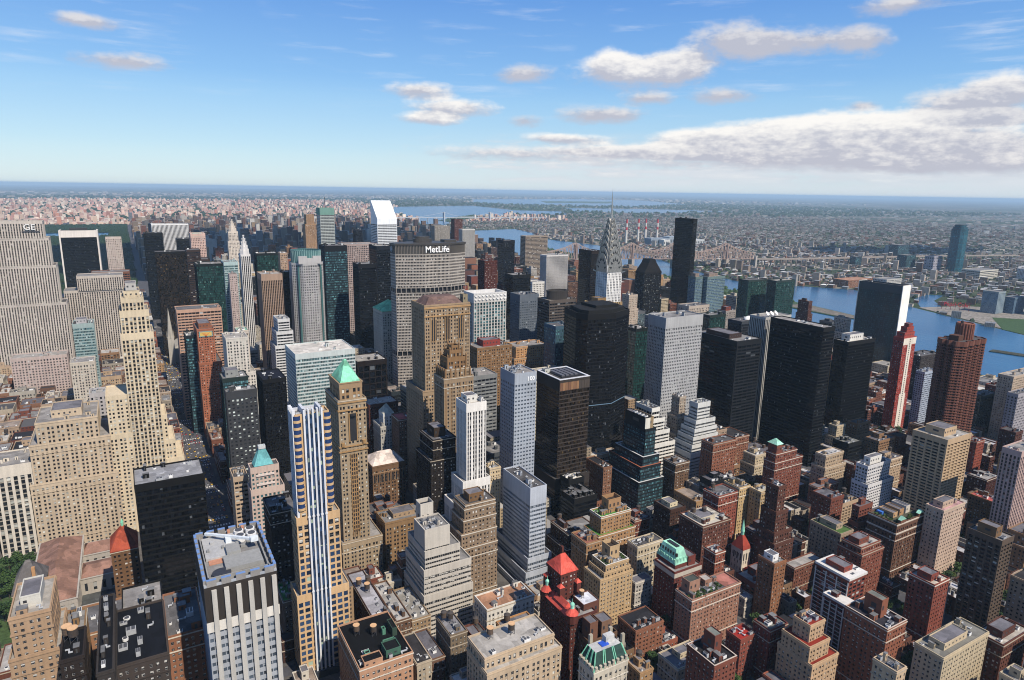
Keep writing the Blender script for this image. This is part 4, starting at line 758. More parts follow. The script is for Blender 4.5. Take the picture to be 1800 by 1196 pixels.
@sp
def whitepyr(r, x0, x1, y0, y1, h, g, o):
    b = MB(); a = (x0+4, x1-7, y0+2, y1-8); W, G = MB(), MB(); facade(W, G, rect(*a), h, h+14, ST['stone']); W.build('tower_facade', [wall('d6d6d2'), wall('c6c6c2')], r); G.build('glazing', glass('few'), r, uv=True)
    pyramid(r, a[0], a[1], a[2], a[3], h+14, 9, 'c9c6b6', 'pyramid_roof')
@sp
def greenhat(r, x0, x1, y0, y1, h, g, o):
    X0, X1 = x0+1, x0+9; pent(r, X0, X1, y0+.5, y1-1, h, 9, '93503f', 'roof_tower'); pyramid(r, X0-.8, X1+.8, y0-.2, y1-.2, h+10, 5, 'a6dcc4')
@sp
def bluetabs(r, x0, x1, y0, y1, h, g, o):
    b = MB(); n = 6
    for i in range(n):
        X = x0+(x1-x0)*(i+.5)/n+1.2
        if X < x1: b = MB(); b.box(X-1.0, X+1.0, y0-1.3, y0-.1, 0, h-1.5); b.build('white_pier', wall('c0bbb0'), r)
    c = MB(); P = rect(x0, x1, y0, y1); ring(c, P, .6, h-17, h, 0, .2); c.build('brown_top_panels', wall('463e38'), r)
    e = MB(); e.box(x0-.3, x1+.3, y0-.34, y0-.22, h-22, h-17); e.build('white_belt', wall('d8d2c6'), r)
    def tabs(a, bb, n, ax):
        for i in range(n):
            q = a+(bb-a)*(i+.5)/n; w = (bb-a)/n*.33
            t = MB()
            for lo, hi, mi in ((0, 2.9, 0), (2.9, 3.2, 1)):
                if ax == 'y0': t.box(q-w, q+w, y0-.2, y0+1, h+lo, h+hi, mi)
                if ax == 'y1': t.box(q-w, q+w, y1-1, y1+.2, h+lo, h+hi, mi)
                if ax == 'x0': t.box(x0-.2, x0+1, q-w, q+w, h+lo, h+hi, mi)
                if ax == 'x1': t.box(x1-1, x1+.2, q-w, q+w, h+lo, h+hi, mi)
            t.build('parapet_tab', [wall('9a9692'), plain('blue_edge', (.13, .22, .42), .6)], r)
    tabs(x0, x1, 5, 'y0'); tabs(x0, x1, 6, 'y1'); tabs(y0, y1, 9, 'x0'); tabs(y0, y1, 9, 'x1')
    f = MB(); f.box(x0+3, x1-12, y0+22, y1-4, h+.1, h+1.4, 1); f.box(x0+4, x0+10, y0+18, y0+24, h+.1, h+.5, 2); f.box(x0+10, x1-4, y0+8, y0+20, h+.1, h+2.4, 0); f.box(x0+12, x0+18, y0+20, y0+28, h+1.4, h+3.6, 0); [f.box(x0+4+q*2.2, x0+5.2+q*2.2, y0+28+(q*7) % 20, y0+30+(q*7) % 20, h+1.4, h+2.2+.3*(q % 3), q % 3) for q in range(9)]; [f.box(x1-11+q % 3*3, x1-9+q % 3*3, y0+28+q*2.4, y0+29.4+q*2.4, h+.1, h+1.6, 0) for q in range(7)]; f.box(x0+2, x1-2, y0+3, y0+3.5, h+.1, h+2.4, 0); f.box(x1-3, x1-2.5, y0+3, y1-3, h+.1, h+2.4, 0); f.box(x0+2, x0+2.5, y0+3, y1-3, h+.1, h+2.4, 0)
    f.prism(ngon(x0+8, y0+7, 4, 20), h+.1, h+1.8, 3); f.build('roof_deck', [wall('9c9c98'), wall('b8b8b6'), wall('c98a72'), plain('dark_cover', (.03, .03, .035))], r)
    k = MB(); k.bar((x0+5, y0+44, h+3.4), (x1-6, y0+25, h+5.2), 1.1); k.box(x1-7, x1-3.6, y0+23.4, y0+25.8, h+4.3, h+6.4); k.box(x0+13, x0+15.6, y0+33, y0+36, h+1, h+4); k.build('window_washing_crane', plain('crane_white', (.62, .66, .68), .4), r)
    for i in range(4): 
        X = x1-5-(i % 2)*5.2; Y = y1-6-(i//2)*5.5; link('cooling_fan', SH['fan'], r, (X, Y, h+.1), (4.6, 4.6, 3.4))
@sp
def gold(r, x0, x1, y0, y1, h, g, o):
    # white piers with blue glass between them run up the front and the flank and rise past the roof
    gl, b = MB(), MB(); X0, X1 = x0+(x1-x0)*.25, x0+(x1-x0)*.77
    Z1 = h+4
    ys = y0-1.8
    gl.poly([(X0, ys+.7, 6), (X1, ys+.7, 6), (X1, ys+.7, Z1-3), (X0, ys+.7, Z1-3)], 0, [(0, 0), (10, 0), (10, 56), (0, 56)])
    gl.poly([(x0-1.0, y1-1, 60), (x0-1.0, y0+1, 60), (x0-1.0, y0+1, Z1-4), (x0-1.0, y1-1, Z1-4)], 0, [(0, 0), (8, 0), (8, 36), (0, 36)])
    gl.build('bay_glazing', glass('blue'), r, uv=True)
    n = 5
    for i in range(n):
        q = X0+(X1-X0)*i/(n-1); p = MB(); p.box(q-.52, q+.52, ys-.1, y0+.5, 4, Z1)
        for z in (63, 115): p.box(q-.8, q+.8, ys-.3, ys-.1, z, z+1.2)
        p.build('white_pier', wall('dcdee2'), r)
    for i in range(4):
        q = y0+1+(y1-y0-2)*i/3; p = MB(); p.box(x0-1.6, x0+.3, q-.5, q+.5, 40, Z1); p.build('white_pier', wall('dcdee2'), r)
    b.box(X0-.5, X0+1.2, y0-1.2, y1-1, h, h+4); b.box(X1-1.2, X1+.5, y0-1.2, y1-1, h, h+4); b.box(x0-.5, X1, y1-2, y1-1, h, h+2); b.build('roof_screen', wall('c8ccd4'), r)
    c = MB(); c.box(x0-6, x1+9, y0-3.4, y1+5, 0, 5); c.build('plinth', wall('3a4450'), r)
    # rounded gold corner bays
    for X in (x0+1.2, x1-1.2):
        z = 120; e = MB()
        while z < h-4:
            e.prism(ngon(X, y0+1.4, 2.6, 16), z, z+1.6); e.prism(ngon(X, y0+1.4, 2.45, 16), z+1.6, z+4.4, 1, False); z += 4.4
        e.build('corner_bay', [wall('dab26c'), plain('bay_blue', (.02, .045, .13), .12)], r)
@sp
def zigzag(r, x0, x1, y0, y1, h, g, o):
    b = MB(); n = 9
    for i in range(n):
        X, w = x0+(x1-x0)*(i+.5)/n, (x1-x0)/n/2
        for z in (h-1, h+3.5): b.poly([(X-w, y0-.5, z), (X, y0-1.6, z-2.2), (X+w, y0-.5, z), (X, y0-1.0, z+2.2)])
    b.box(x0, x1, y0-.4, y1, h+1, h+2); ring(b, rect(x0, x1, y0, y1), 2, h-3, h+6, 0, .3); b.build('zigzag_frieze', wall('d6d4d0'), r)
@sp
def gothic(r, x0, x1, y0, y1, h, g, o):
    z = h
    for k, (d, hh) in enumerate(((3, 10), (6, 6), (8.5, 4))):
        W, G = MB(), MB(); P = rect(x0+d, x1-d, y0+d*.6, y1-d*.6); facade(W, G, P, z, z+hh, ST['brick2']); ring(W, P, .4, z+hh, z+hh+.8)
        for X, Y in P: W.prism(ngon(X, Y, .8, 6), z, z+hh+2.5); W.cone(ngon(X, Y, .9, 6), (X, Y, z+hh+4.5), z+hh+2.5)
        W.build('crown_stage', [wall('9c774a'), wall('8c683e')], r); G.build('glazing', glass('std'), r, uv=True); z += hh
    b = MB()
    for i in range(6):
        X = x0+(x1-x0)*i/5; b.box(X-.6, X+.6, y0-.9, y0+.2, 20, h+1.5); b.box(x0-.9, x0+.2, y0+(y1-y0)*i/5-.6, y0+(y1-y0)*i/5+.6, 20, h+1.5)
    b.build('buttresses', wall('9c774a'), r)
@sp
def bronzetop(r, x0, x1, y0, y1, h, g, o):
    b = MB(); n = 11; cs = [0, 1, 2, 0, 1, 2, 1, 3, 3, 3, 3]
    for i in range(n):
        a, e = x0+.4+(x1-x0-.8)*i/n, x0+.4+(x1-x0-.8)*(i+1)/n; b.box(a+.12, e-.12, y0-.3, y0-.13, h-9.5, h-1.8, cs[i])
    b.build('bronze_panels', [wall('8a5f45'), wall('a57a52'), wall('946a4e'), wall('5f5348')], r)
    c = MB(); ring(c, rect(x0, x1, y0, y1), 2, h+1.0, h+1.5, 0, .2); c.build('pale_roof_rim', wall('cfd0d6'), r)
    f = MB(); f.box(x0+8, x1-3, y0+8, y1-5, h+.1, h+1.2, 0)
    for i in range(4): f.box(x0+9+i*5, x0+12.5+i*5, y0+10, y1-8, h+1.2, h+2.4, 1)
    f.build('sunken_plant', [plain('plant_dark', (.02, .02, .025)), plain('plant_mid', (.10, .10, .115))], r); pent(r, x0+3, x0+9, y1-10, y1-4, h, 3.6, 'c8c8bc', 'rooftop_box')
@sp
def goldcrown(r, x0, x1, y0, y1, h, g, o):
    b = MB(); n = 14
    ring(b, rect(x0+3, x1-3, y0+3, y1-3), 1, h, h+7, 0)
    for i in range(n):
        X = x0+1+(x1-x0-2)*i/(n-1); b.box(X-.6, X+.6, y0-.8, y0+1.5, h-14, h+9, 1)
    for i in range(8):
        Y = y0+1+(y1-y0-2)*i/7; b.box(x0-.8, x0+1.5, Y-.6, Y+.6, h-14, h+9, 1)
    b.build('buttress_crown', [wall('8a6a34'), wall('d2ab5c')], r); pent(r, x0+6, x0+18, y0+8, y1-5, h+1, 12, '9a7a48')
@sp
def un(r, x0, x1, y0, y1, h, g, o):
    [(lambda q: (q.box(x0-.6, x1+.6, ya, yb, 0, h+3), q.build('marble_end_wall', wall('e8e4d8', .85), r)))(MB()) for ya, yb in ((y0-1.2, y0-.02), (y1+.02, y1+1.2))]
    c = MB(); ring(c, rect(x0, x1, y0, y1), .5, h-12, h+2.5, 0, .25); c.build('louvre_screen', wall('46525a'), r)
@sp
def redcap(r, x0, x1, y0, y1, h, g, o):
    b = MB(); X0, X1 = x0+(x1-x0)*.36, x0+(x1-x0)*.66; b.box(X0, X1, y0-.35, y0-.14, 0, h-9, 0); b.box(X0-2.6, X1+2.6, y0-.3, y0-.15, 0, h*.42, 0); b.box(x0, x1, y0-.3, y0-.14, h-9, h, 0)
    z = 4
    while z < h-3:
        b.box((X0+X1)/2-1, (X0+X1)/2+1, y0-.42, y0-.36, z, z+1.7, 1); z += 3
    b.build('white_stripe', [wall('e4d8c4'), plain('arch_dark', (.02, .02, .022))], r)
    pent(r, x0+3, x1-3, y0+1.5, y1-1.5, h, 7, 'b8382a', 'red_penthouse'); pent(r, x0+9, x1-4, y0+3, y1-2.5, h+7.7, 6, 'b03426', 'red_penthouse'); pent(r, x0+14, x1-6, y0+4, y1-3.5, h+14.4, 3.5, 'a83024', 'red_penthouse')
@sp
def drum(r, x0, x1, y0, y1, h, g, o):
    b = MB(); P = ngon((x0+x1)/2, (y0+y1)/2, (x1-x0)*.36, 28, 0, (y1-y0)*.36); b.prism(P, h, h+10); ring(b, P, 1, h+10, h+12); b.build('drum_penthouse', wall('4a4440'), r)
@sp
def dome(r, x0, x1, y0, y1, h, g, o):
    b = MB(); cx, cy = x0+(x1-x0)*.5, y0+9; n = 14; L = [ngon(cx, cy, 8*math.cos(t), n, 0, 5*math.cos(t)) for t in (0, .3, .6, .9, 1.2, 1.5)]
    for i in range(5): b.frustum(L[i], L[i+1], h+1+5*math.sin(i*.3), h+1+5*math.sin((i+1)*.3))
    b.build('white_dome', plain('dome_white', (.75, .74, .7)), r, smooth=True)
@sp
def dishes(r, x0, x1, y0, y1, h, g, o):
    for i in range(3):
        d = link('satellite_dish', SH['dish'], r, (x0+8+i*8, y0+5, h+4), (7, 7, 7)); d.rotation_euler = (R(50), 0, R(20)); m = MB(); m.bar((0, 0, -.55), (0, 0, -.05), .1)
@sp
def tealtop(r, x0, x1, y0, y1, h, g, o):
    b = MB(); ring(b, rect(x0, x1, y0, y1), .6, h-14, h+3, 0, .4); b.build('teal_screen', wall('6fa595'), r); c = MB(); c.bar(((x0+x1)/2, (y0+y1)/2, h), ((x0+x1)/2, (y0+y1)/2, h+30), 1.2); c.build('antenna', plain('tank_steel', (.05, .05, .055)), r)
@sp
def wedge(r, x0, x1, y0, y1, h, g, o):
    b = MB(); cx = (x0+x1)/2; W = x1-x0; b.frustum(rect(x0, x1, y0, y1), rect(cx-W*.22, cx+W*.22, y0+3, y1-3), h, h+20); b.frustum(rect(cx-W*.22, cx+W*.22, y0+3, y1-3), rect(cx-W*.16, cx+W*.16, y0+4, y1-4), h+20, h+28); 
    for i in range(9):
        z = h+2+i*2.4; t = (i*2.4+2)/20; t = min(t, 1); w = W*(.5-.28*t); b.box(cx-w-.4, cx+w+.4, y0-.3+3*t, y0+.6+3*t, z, z+.8, 1)
    b.build('wedge_top', [wall('1c1714'), wall('3a302a')], r)
@sp
def zig(r, x0, x1, y0, y1, h, g, o):
    pent(r, x0+.2, x0+7, y0+2, y1-1, h, 12, '22282c', 'plant_room'); pent(r, x0+7, x1-1, y0+3, y1-4, h, 11, 'b0935c', 'plant_room', hollow=True)
    b = MB(); b.box(x0+.4, x0+6.6, y0+1.4, y0+1.95, h, h+11.5); b.build('white_plant_front', wall('e2dccb'), r)
    for i in range(4): link('cooling_fan', SH['fan'], r, (x0+3.4, y0+5+i*5, h+12.1), (4.4, 4.4, 1.6))
    t = MB()
    for a, b2, c, d, hh in o['loc'][1:]:
        ring(t, rect(a, b2, c, d), 1.1, hh+1.1, hh+1.35, 1 if hh < 55 and hh > 45 else 0, .25)
    t.build('terrace_edges', [wall('c9cac8'), wall('b0603c')], r)
@sp
def beige(r, x0, x1, y0, y1, h, g, o):
    c = 'cbc2b2'; b = MB(); b.box(x0-.2, x1+.2, y0-.35, y0-.02, h-14, h+1.2); b.box(x0-.35, x0-.02, y0-.2, y1, h-14, h+1.2); b.build('blank_screen_wall', wall(c), r); pent(r, x0+5, x0+15, y1+.2, y1+9, h-18, 28, c, 'blank_tower', '20242c', hollow=True)
@sp
def greensheds(r, x0, x1, y0, y1, h, g, o):
    for a, b2, c, d, hh, k in ((17, 26, 3, 12, 4.2, '3f7a62'), (19, 26, 12, 15, 3, '4c9a7c'), (6, 9, 8, 11, 3, '5fae90'), (27, 30, 20, 30, 5, '3c5a48'), (22, 24, 24, 27, 3.5, '4c9a7c')):
        pent(r, x0+a, x0+b2, y0+c, y0+d, h, hh, k, 'green_shed', '16181a')
    pent(r, x0+3, x0+14, y0+.3, y0+7, h, 3.4, 'c0937a', 'roof_pavilion', '101114')
@sp
def mansard(r, x0, x1, y0, y1, h, g, o):
    b = MB(); P = rect(x0, x1, y0, y1); Q = inset(P, 3.2); b.frustum(P, Q, h+.5, h+10); b.build('mansard_roof', roofm('2f4640', .9), r)
    c = MB()
    for i in (0, .28, .34, .62, .68, 1):
        c.bar((x0+(x1-x0)*i, y0-.1, h+.5), (Q[0][0]+(Q[1][0]-Q[0][0])*i, Q[0][1]-.1, h+10.2), .5); c.bar((x0-.1, y0+(y1-y0)*i, h+.5), (Q[0][0]-.1, Q[0][1]+(Q[3][1]-Q[0][1])*i, h+10.2), .5)
    c.build('copper_ribs', roofm('86d0ae', .9), r)
    f = MB(); f.poly([(x, y, h+10.05) for x, y in Q]); f.box(Q[0][0]+6, Q[0][0]+11, Q[0][1]+2, Q[0][1]+6, h+10.1, h+10.6, 1); f.box(Q[1][0]-8, Q[1][0]-2, Q[2][1]-4, Q[2][1]-.5, h+10.1, h+14, 0); f.build('roof_terrace', [roofm('c9c9c6'), plain('blue_tarp', (.02, .08, .45))], r)
    d = MB(); n = 8
    for i in range(n):
        d = MB(); X = x0+(x1-x0)*(i+.5)/n; d.box(X-.8, X+.8, y0-.4, y0+1.6, h+.6, h+3); d.prism(ngon(X, y0, .9, 10), h+3, h+3.6); d.build('dormer', wall('bfb49c'), r)
        if i < 5: d = MB(); Y = y0+(y1-y0)*(i+.5)/5; d.box(x0-.4, x0+1.6, Y-.8, Y+.8, h+.6, h+3); d.prism(ngon(x0, Y, .9, 10), h+3, h+3.6); d.build('dormer', wall('bfb49c'), r)
    for X, Y in ((x0+6, y1-2), (x1-4, y1-2), (x1-1.5, y0+4)): e = MB(); e.box(X-1, X+1, Y-.8, Y+.8, h, h+15); e.build('chimney', wall('b0a58c'), r)
@sp
def greenmans(r, x0, x1, y0, y1, h, g, o):
    b = MB(); A = rect(x0+4, x1-9, y0+4, y1+3); Q = rect(x0+7, x1-12, y0+7, y1); b.box(A[0][0], A[1][0], A[0][1], A[2][1], h, h+3.2, 1); b.frustum(A, Q, h+3.2, h+14); n = 7
    for i in range(n):
        Y = y0+5+(y1-y0-2)*i/n; b.box(x0+4.2, x0+6.2, Y, Y+1.4, h+4.5, h+7.2, 0); b.box(x0+5.6, x0+7.0, Y, Y+1.4, h+9, h+11.4, 2)
    for i in range(4):
        X = x0+6+i*3; b.box(X, X+1.5, y0+4.2, y0+6, h+4.5, h+7.4, 0)
    b.box(x0+9, x1-14, y0+9, y1-2, h+14, h+14.8, 3); b.build('copper_mansard', [roofm('9ed8bd', .95), wall('7e342c'), plain('arch_dark', (.02, .02, .022)), plain('plant_dark', (.02, .02, .025))], r)
    c = MB(); c.box(x0-.5, x1+.5, y0-.5, y1+.4, h-3.6, h-.2); c.build('pale_cornice', wall('c4b8a4'), r); pent(r, x1-10, x1-3, y0+3, y1-2, h, 7, '8a382e', 'stepped_gable')
@sp
def bigph(r, x0, x1, y0, y1, h, g, o):
    w = x1-x0; d = y1-y0; pent(r, x0+w*.34, x0+w*.76, y0+d*.3, y1-d*.1, h, 11, o['col'], 'brick_penthouse', '4a4038', hollow=True); bushes(g, r, x0+1, x0+w*.3, y0+1, y1-1, h, 10); bushes(g, r, x0+w*.8, x1-1, y0+1, y1-1, h, 8)
    b = MB(); ring(b, rect(x0, x1, y0, y1), .5, h+1.1, h+1.3, 0, .18); b.build('white_coping', wall('dcd6ca'), r)
@sp
def bigph2(r, x0, x1, y0, y1, h, g, o):
    w = x1-x0; d = y1-y0; pent(r, x0+w*.40, x0+w*.72, y0+d*.35, y0+d*.75, h, 12, o['col'], 'brick_roof_tower', '7c8078'); b = MB(); ring(b, rect(x0, x1, y0, y1), .5, h+1.1, h+1.3, 0, .18); b.build('pale_coping', wall('cdb9a4'), r)
@sp
def garden(r, x0, x1, y0, y1, h, g, o):
    w = x1-x0; d = y1-y0; pent(r, x0+4, x0+14, y0+d*.45, y1-1, h, 9, 'ab8072', 'brick_penthouse', '4a4e48'); pent(r, x0+20, x0+27, y0+d*.5, y1-1, h, 5, 'a87a6c', 'brick_penthouse', 'b8b0a8'); bushes(g, r, x0+2, x0+24, y0+1, y0+d*.4, h, 34); bushes(g, r, x0+26, x0+32, y0+1, y0+d*.5, h, 8)
    b = MB(); b.box(x1-14, x1-1, y0+2, y1-1, h+.1, h+.3); b.build('pink_terrace', roofm('b87a6c'), r)
@sp
def garden2(r, x0, x1, y0, y1, h, g, o):
    w = x1-x0; bushes(g, r, x0+2, x1-2, y0+1, y0+5, h, 26); bushes(g, r, x0+2, x0+7, y0+5, y1-2, h, 16)
    for i, c in enumerate(('c09a72', 'b48a60', 'd0c4b0')): pent(r, x0+9+i*9, x0+15+i*9, y0+9, y1-3, h, 4+i, c, 'roof_pavilion')
    b = MB()
    for z in (h-1, h-9, h-15): b.box(x0-.5, x1+.5, y0-.5, y1+.5, z, z+.7)
    b.build('stone_belts', wall('c8b49c'), r)
    for X, Y, ax in ((x0+4, y0-.4, 0), (x1-9, y0-.4, 0)):
        c = MB(); c.box(X, X+7, Y, Y+2, h, h+3.4, 0); c.frustum(rect(X-.4, X+7.4, Y-.4, Y+2.4), rect(X+3.4, X+3.6, Y-.4, Y+2.4), h+3.4, h+6, 1); c.build('green_pediment', [wall('8a5a48'), roofm('9ad0b8', .95)], r)
    c = MB(); c.box(x0+6, x0+12, y1-8, y1-3, h+.1, h+2.6); c.build('blue_awning', plain('blue_tarp2', (.05, .16, .5)), r)
@sp
def whitelines(r, x0, x1, y0, y1, h, g, o):
    b = MB(); n = 4
    for i in range(n):
        Y = y0+.6+(y1-y0-1.2)*i/(n-1); b.box(x0-.45, x0-.05, Y-.35, Y+.35, 0, h-2)
    z = 3.2
    while z < h-3:
        b.box(x0-.3, x0-.05, y0+1, y1-1, z, z+.32); z += 3
    b.box(x0-.5, x1+.5, y0-.5, y1+.3, h-.4, h+1.3); b.build('white_frame', wall('d8d4cc'), r)
@sp
def redhotel(r, x0, x1, y0, y1, h, g, o):
    red, br = 'cf5a4c', '74352a'
    W, G = MB(), MB(); P = rect(x0+5, x1-2, y1-16, y1); facade(W, G, P, h, h+20, ST['brick']); W.build('upper_block', [wall(br), wall(br)], r); G.build('glazing', glass('brick'), r, uv=True)
    hip(r, 'red_tile_roof', x0+5, x1-2, y1-16, y1, h+20.5, 9, red, .25)
    b = MB(); b.box(x1-7, x1-5.5, y1-5, y1-3, h+20, h+32); b.build('chimney', wall(br), r)
    b = MB(); b.frustum(rect(x0-.8, x0+5, y0+3, y1-6), rect(x0+3.5, x0+5, y0+3, y1-6), h+1, h+4.5); b.frustum(rect(x0+1, x0+6, y0+8, y1-14), rect(x0+3.6, x0+3.8, y0+8, y1-14), h+4, h+7); b.build('red_tile_eaves', roofm(red, .85), r)
    for Y in (y0+1.5, y1-5):
        t = MB(); q = ngon(x0+2, Y, 3.6, 10); t.prism(q, h-2, h+4, 0, False); t.frustum(ngon(x0+2, Y, 4.3, 10), ngon(x0+2, Y, 1.2, 10), h+4, h+7.5, 1); tr = t.build('corner_turret', [wall(br), roofm(red, .85)], r)
        c = MB(); c.prism(ngon(x0+2, Y, 1.2, 10), h+7.5, h+10); L = [ngon(x0+2, Y, 1.5*math.cos(a), 10) for a in (0, .4, .8, 1.2, 1.5)]
        for i in range(4): c.frustum(L[i], L[i+1], h+10+1.6*math.sin((0, .4, .8, 1.2, 1.5)[i]), h+10+1.6*math.sin((0, .4, .8, 1.2, 1.5)[i+1]))
        c.bar((x0+2, Y, h+11), (x0+2, Y, h+14), .2); c.build('copper_cupola', roofm('8fcdb4', .95), tr)
    for X, Y in ((x0+4.5, y1-17), (x1-2, y1-17), (x0+4, y1-1)):
        c = MB(); c.box(X-1.6, X+1.6, Y-1.6, Y+1.6, h, h+12); c.cone(rect(X-2, X+2, Y-2, Y+2), (X, Y, h+14.5), h+12, 1); c.build('small_turret', [wall(br), roofm(red, .85)], r)
    pent(r, x1-7, x1+5, y0+4, y0+16, h-6, 10, '7c4a3c', 'white_roof_block', 'd4d6dc'); add_tank(r, x1-3, y0+12, h+4, True, True, .8)
    W, G = MB(), MB(); P = rect(x0+6, x1+8, y0-12, y0+4); facade(W, G, P, 0, h-10, ST['brick']); ring(W, P, .4, h-10, h-9); W.build('south_wing', [wall('7a5a42'), wall('7a5a42')], r); G.build('glazing', glass('brick'), r, uv=True)
    pent(r, x0+7, x0+13, y0-11, y0-3, h-10, 12, '8a5c48', 'brick_roof_tower'); pent(r, x1-3, x1+5, y0-10, y0-1, h-10, 9, '8c6a58', 'brick_roof_tower')
@sp
def church(r, x0, x1, y0, y1, h, g, o):
    c = 'd6c8b0'; cx, cy = (x0+x1)/2, (y0+y1)/2; b = MB(); b.frustum(rect(x0-.4, x1+.4, y0-.4, y1+.4), rect(cx-1.2, cx+1.2, cy-1.2, cy+1.2), h+.6, h+11); b.build('red_spire', roofm('8c3c30', .9), r)
    b = MB(); b.prism(ngon(cx, cy, 1.3, 8), h+10.5, h+14); b.cone(ngon(cx, cy, 1.7, 8), (cx, cy, h+25), h+14); b.build('copper_spire_tip', roofm('8fd0b4', .95), r)
    b = MB()
    for i in range(3):
        X = x0+1.6+i*(x1-x0-3.2)/2; b.box(X-.6, X+.6, y0-.2, y0-.1, h-9, h-3, 0); Y = y0+2+i*3.4; b.box(x0-.2, x0-.1, Y-.6, Y+.6, h-9, h-3, 0)
    b.build('belfry_openings', plain('arch_dark', (.02, .02, .022)), r)
    n = MB(); n.box(x0+2, x1+16, y0-16, y0-.5, 0, 15); n.frustum(rect(x0+1.5, x1+16.5, y0-16.5, y0), rect(x0+4, x1+13, y0-8.4, y0-8.2), 15, 23, 1)
    for i in range(7): n.box(x0+4+i*3.2, x0+5.8+i*3.2, y0-16.2, y0-16, 8, 13.5, 2)
    n.build('nave', [wall(c), roofm('94382a', .9), plain('arch_dark', (.02, .02, .022))], r)
    m = MB(); m.box(x0-5, x0+2, y0-20, y0-6, 0, 9); m.frustum(rect(x0-5.5, x0+2.5, y0-20.5, y0-5.5), rect(x0-1.6, x0-1.4, y0-20.5, y0-5.5), 9, 13, 1); m.build('porch', [wall(c), roofm('b07060', .9)], r)
def hero(key, style, col, label, tiers, o):
    g = random.Random(key); x0, x1, y0, y1, h = tiers[0]; ox, oy = (x0+x1)/2, (y0+y1)/2
    cat = o.get('cat') or CATS.get(style, 'office tower'); name = cat.replace(' ', '_')
    if key in LOFT: cat, name = 'loft building', 'loft_building'
    if cat == 'apartment building' and h > 85: cat, name = 'apartment tower', 'apartment_tower'
    r = thing(name, label, cat, (ox, oy, 0))
    rc = o.get('roofc', g.choice(('8c8a88', '9a9692', 'a9a49c', '6c6a6a', '5a5858')))
    polys = None; solid = ()
    if o.get('special') == 'un': solid = (0, 2)
    if o.get('special') == 'corin':
        def arc(ax, ay, bx, by, n=5, bul=.42):
            L = math.dist((ax, ay), (bx, by)); mx, my = (ax+bx)/2, (ay+by)/2; nx, ny = (by-ay)/L, -(bx-ax)/L
            return [(ax+(bx-ax)*t+nx*bul*L*math.sin(math.pi*t), ay+(by-ay)*t+ny*bul*L*math.sin(math.pi*t)) for t in [i/n for i in range(n)]]
        X0, X1, Y0, Y1 = x0-ox+1.5, x1-ox-2, y0-oy+2, y1-oy; P = []
        xs = [X0+(X1-X0)*i/4 for i in range(5)]; ys = [Y0+(Y1-Y0)*i/3 for i in range(4)]
        for i in range(4): P += arc(xs[i], Y0, xs[i+1], Y0)
        for i in range(3): P += arc(X1, ys[i], X1, ys[i+1])
        for i in range(4): P += arc(xs[4-i], Y1, xs[3-i], Y1)
        for i in range(3): P += arc(X0, ys[3-i], X0, ys[2-i])
        polys = [(P, h)]
        b = MB(); b.prism(ngon(2, 1, 8, 20), h, h+17); ring(b, ngon(2, 1, 8, 20), .6, h+17, h+18); 
        for i in range(20): q = ngon(2, 1, 8.3, 20)[i]; b.prism(ngon(q[0], q[1], .8, 6), h, h+17)
        b.build('fluted_drum', wall('a06050'), r); add_tank(r, 1, 4, h+14, s=.8); b = MB(); b.prism(rect(-20, -10, -5, 5), h, h+6); b.build('plant_room', wall('6e463c'), r)
    T = tiers[::-1]; f = 1.0
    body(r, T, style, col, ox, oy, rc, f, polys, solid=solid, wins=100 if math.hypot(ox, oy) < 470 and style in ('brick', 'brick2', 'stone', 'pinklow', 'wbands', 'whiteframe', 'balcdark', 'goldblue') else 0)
    loc = [(a-ox, b-ox, c-oy, d-oy, hh) for a, b, c, d, hh in tiers]; a, b, c, d, _ = loc[0]
    av = None; spf = o.get('special')
    if spf in SP: SP[spf](r, a, b, c, d, h, g, dict(o, col=col, loc=loc, dy=0))
    if 'ph' in o:
        w, dd = b-a, d-c; q = g.uniform(.1, .25)
        pent(r, a+w*q, a+w*(q+.5), c+dd*.25, c+dd*.8, h, g.uniform(5, 8) if h > 60 else g.uniform(3.4, 5), o['ph']); av = (a+w*(q+.25), c+dd*.52, w*.55, dd*.6)
    n = o.get('tank', 0)
    for i in range(n): add_tank(r, a+(b-a)*(.25+.28*(i % 3)), c+(d-c)*(.6 if i % 2 else .72), h+.1, i % 2 == 0, key in ('tankb', 'e5', 'e6', 'e3') and i < 2, 1.0)
    dist = math.hypot(ox, oy)
    if spf not in ('bluetabs', 'redpyr', 'slatehip', 'greenpyr', 'greenhip', 'palehip', 'greenmans', 'mansard', 'church', 'crown', 'wedge', 'garden2', 'goldcrown', 'greenroof', 'tealpyr', 'zig', 'bronzetop', 'redcap', 'corin'):
        if n: clutter(g, r, a, b, c, c+(d-c)*.5, h+.07, 6, col)
        else: clutter(g, r, a, b, c, d, h+.07, (10 if dist < 600 else 6) if dist < 1300 else 2, col, avoid=av)
    for L in loc[1:]:
        if dist < 700 and L[3]-loc[0][3] > 4: clutter(g, r, L[0], L[1], loc[0][3]+.5, L[3], L[4]+.07, 2, col)
    HEROES.append((key, min(t[0] for t in tiers)-1, max(t[1] for t in tiers)+1, min(t[2] for t in tiers)-1, max(t[3] for t in tiers)+1, h))
    return r
for rec in TABLE: hero(*rec)

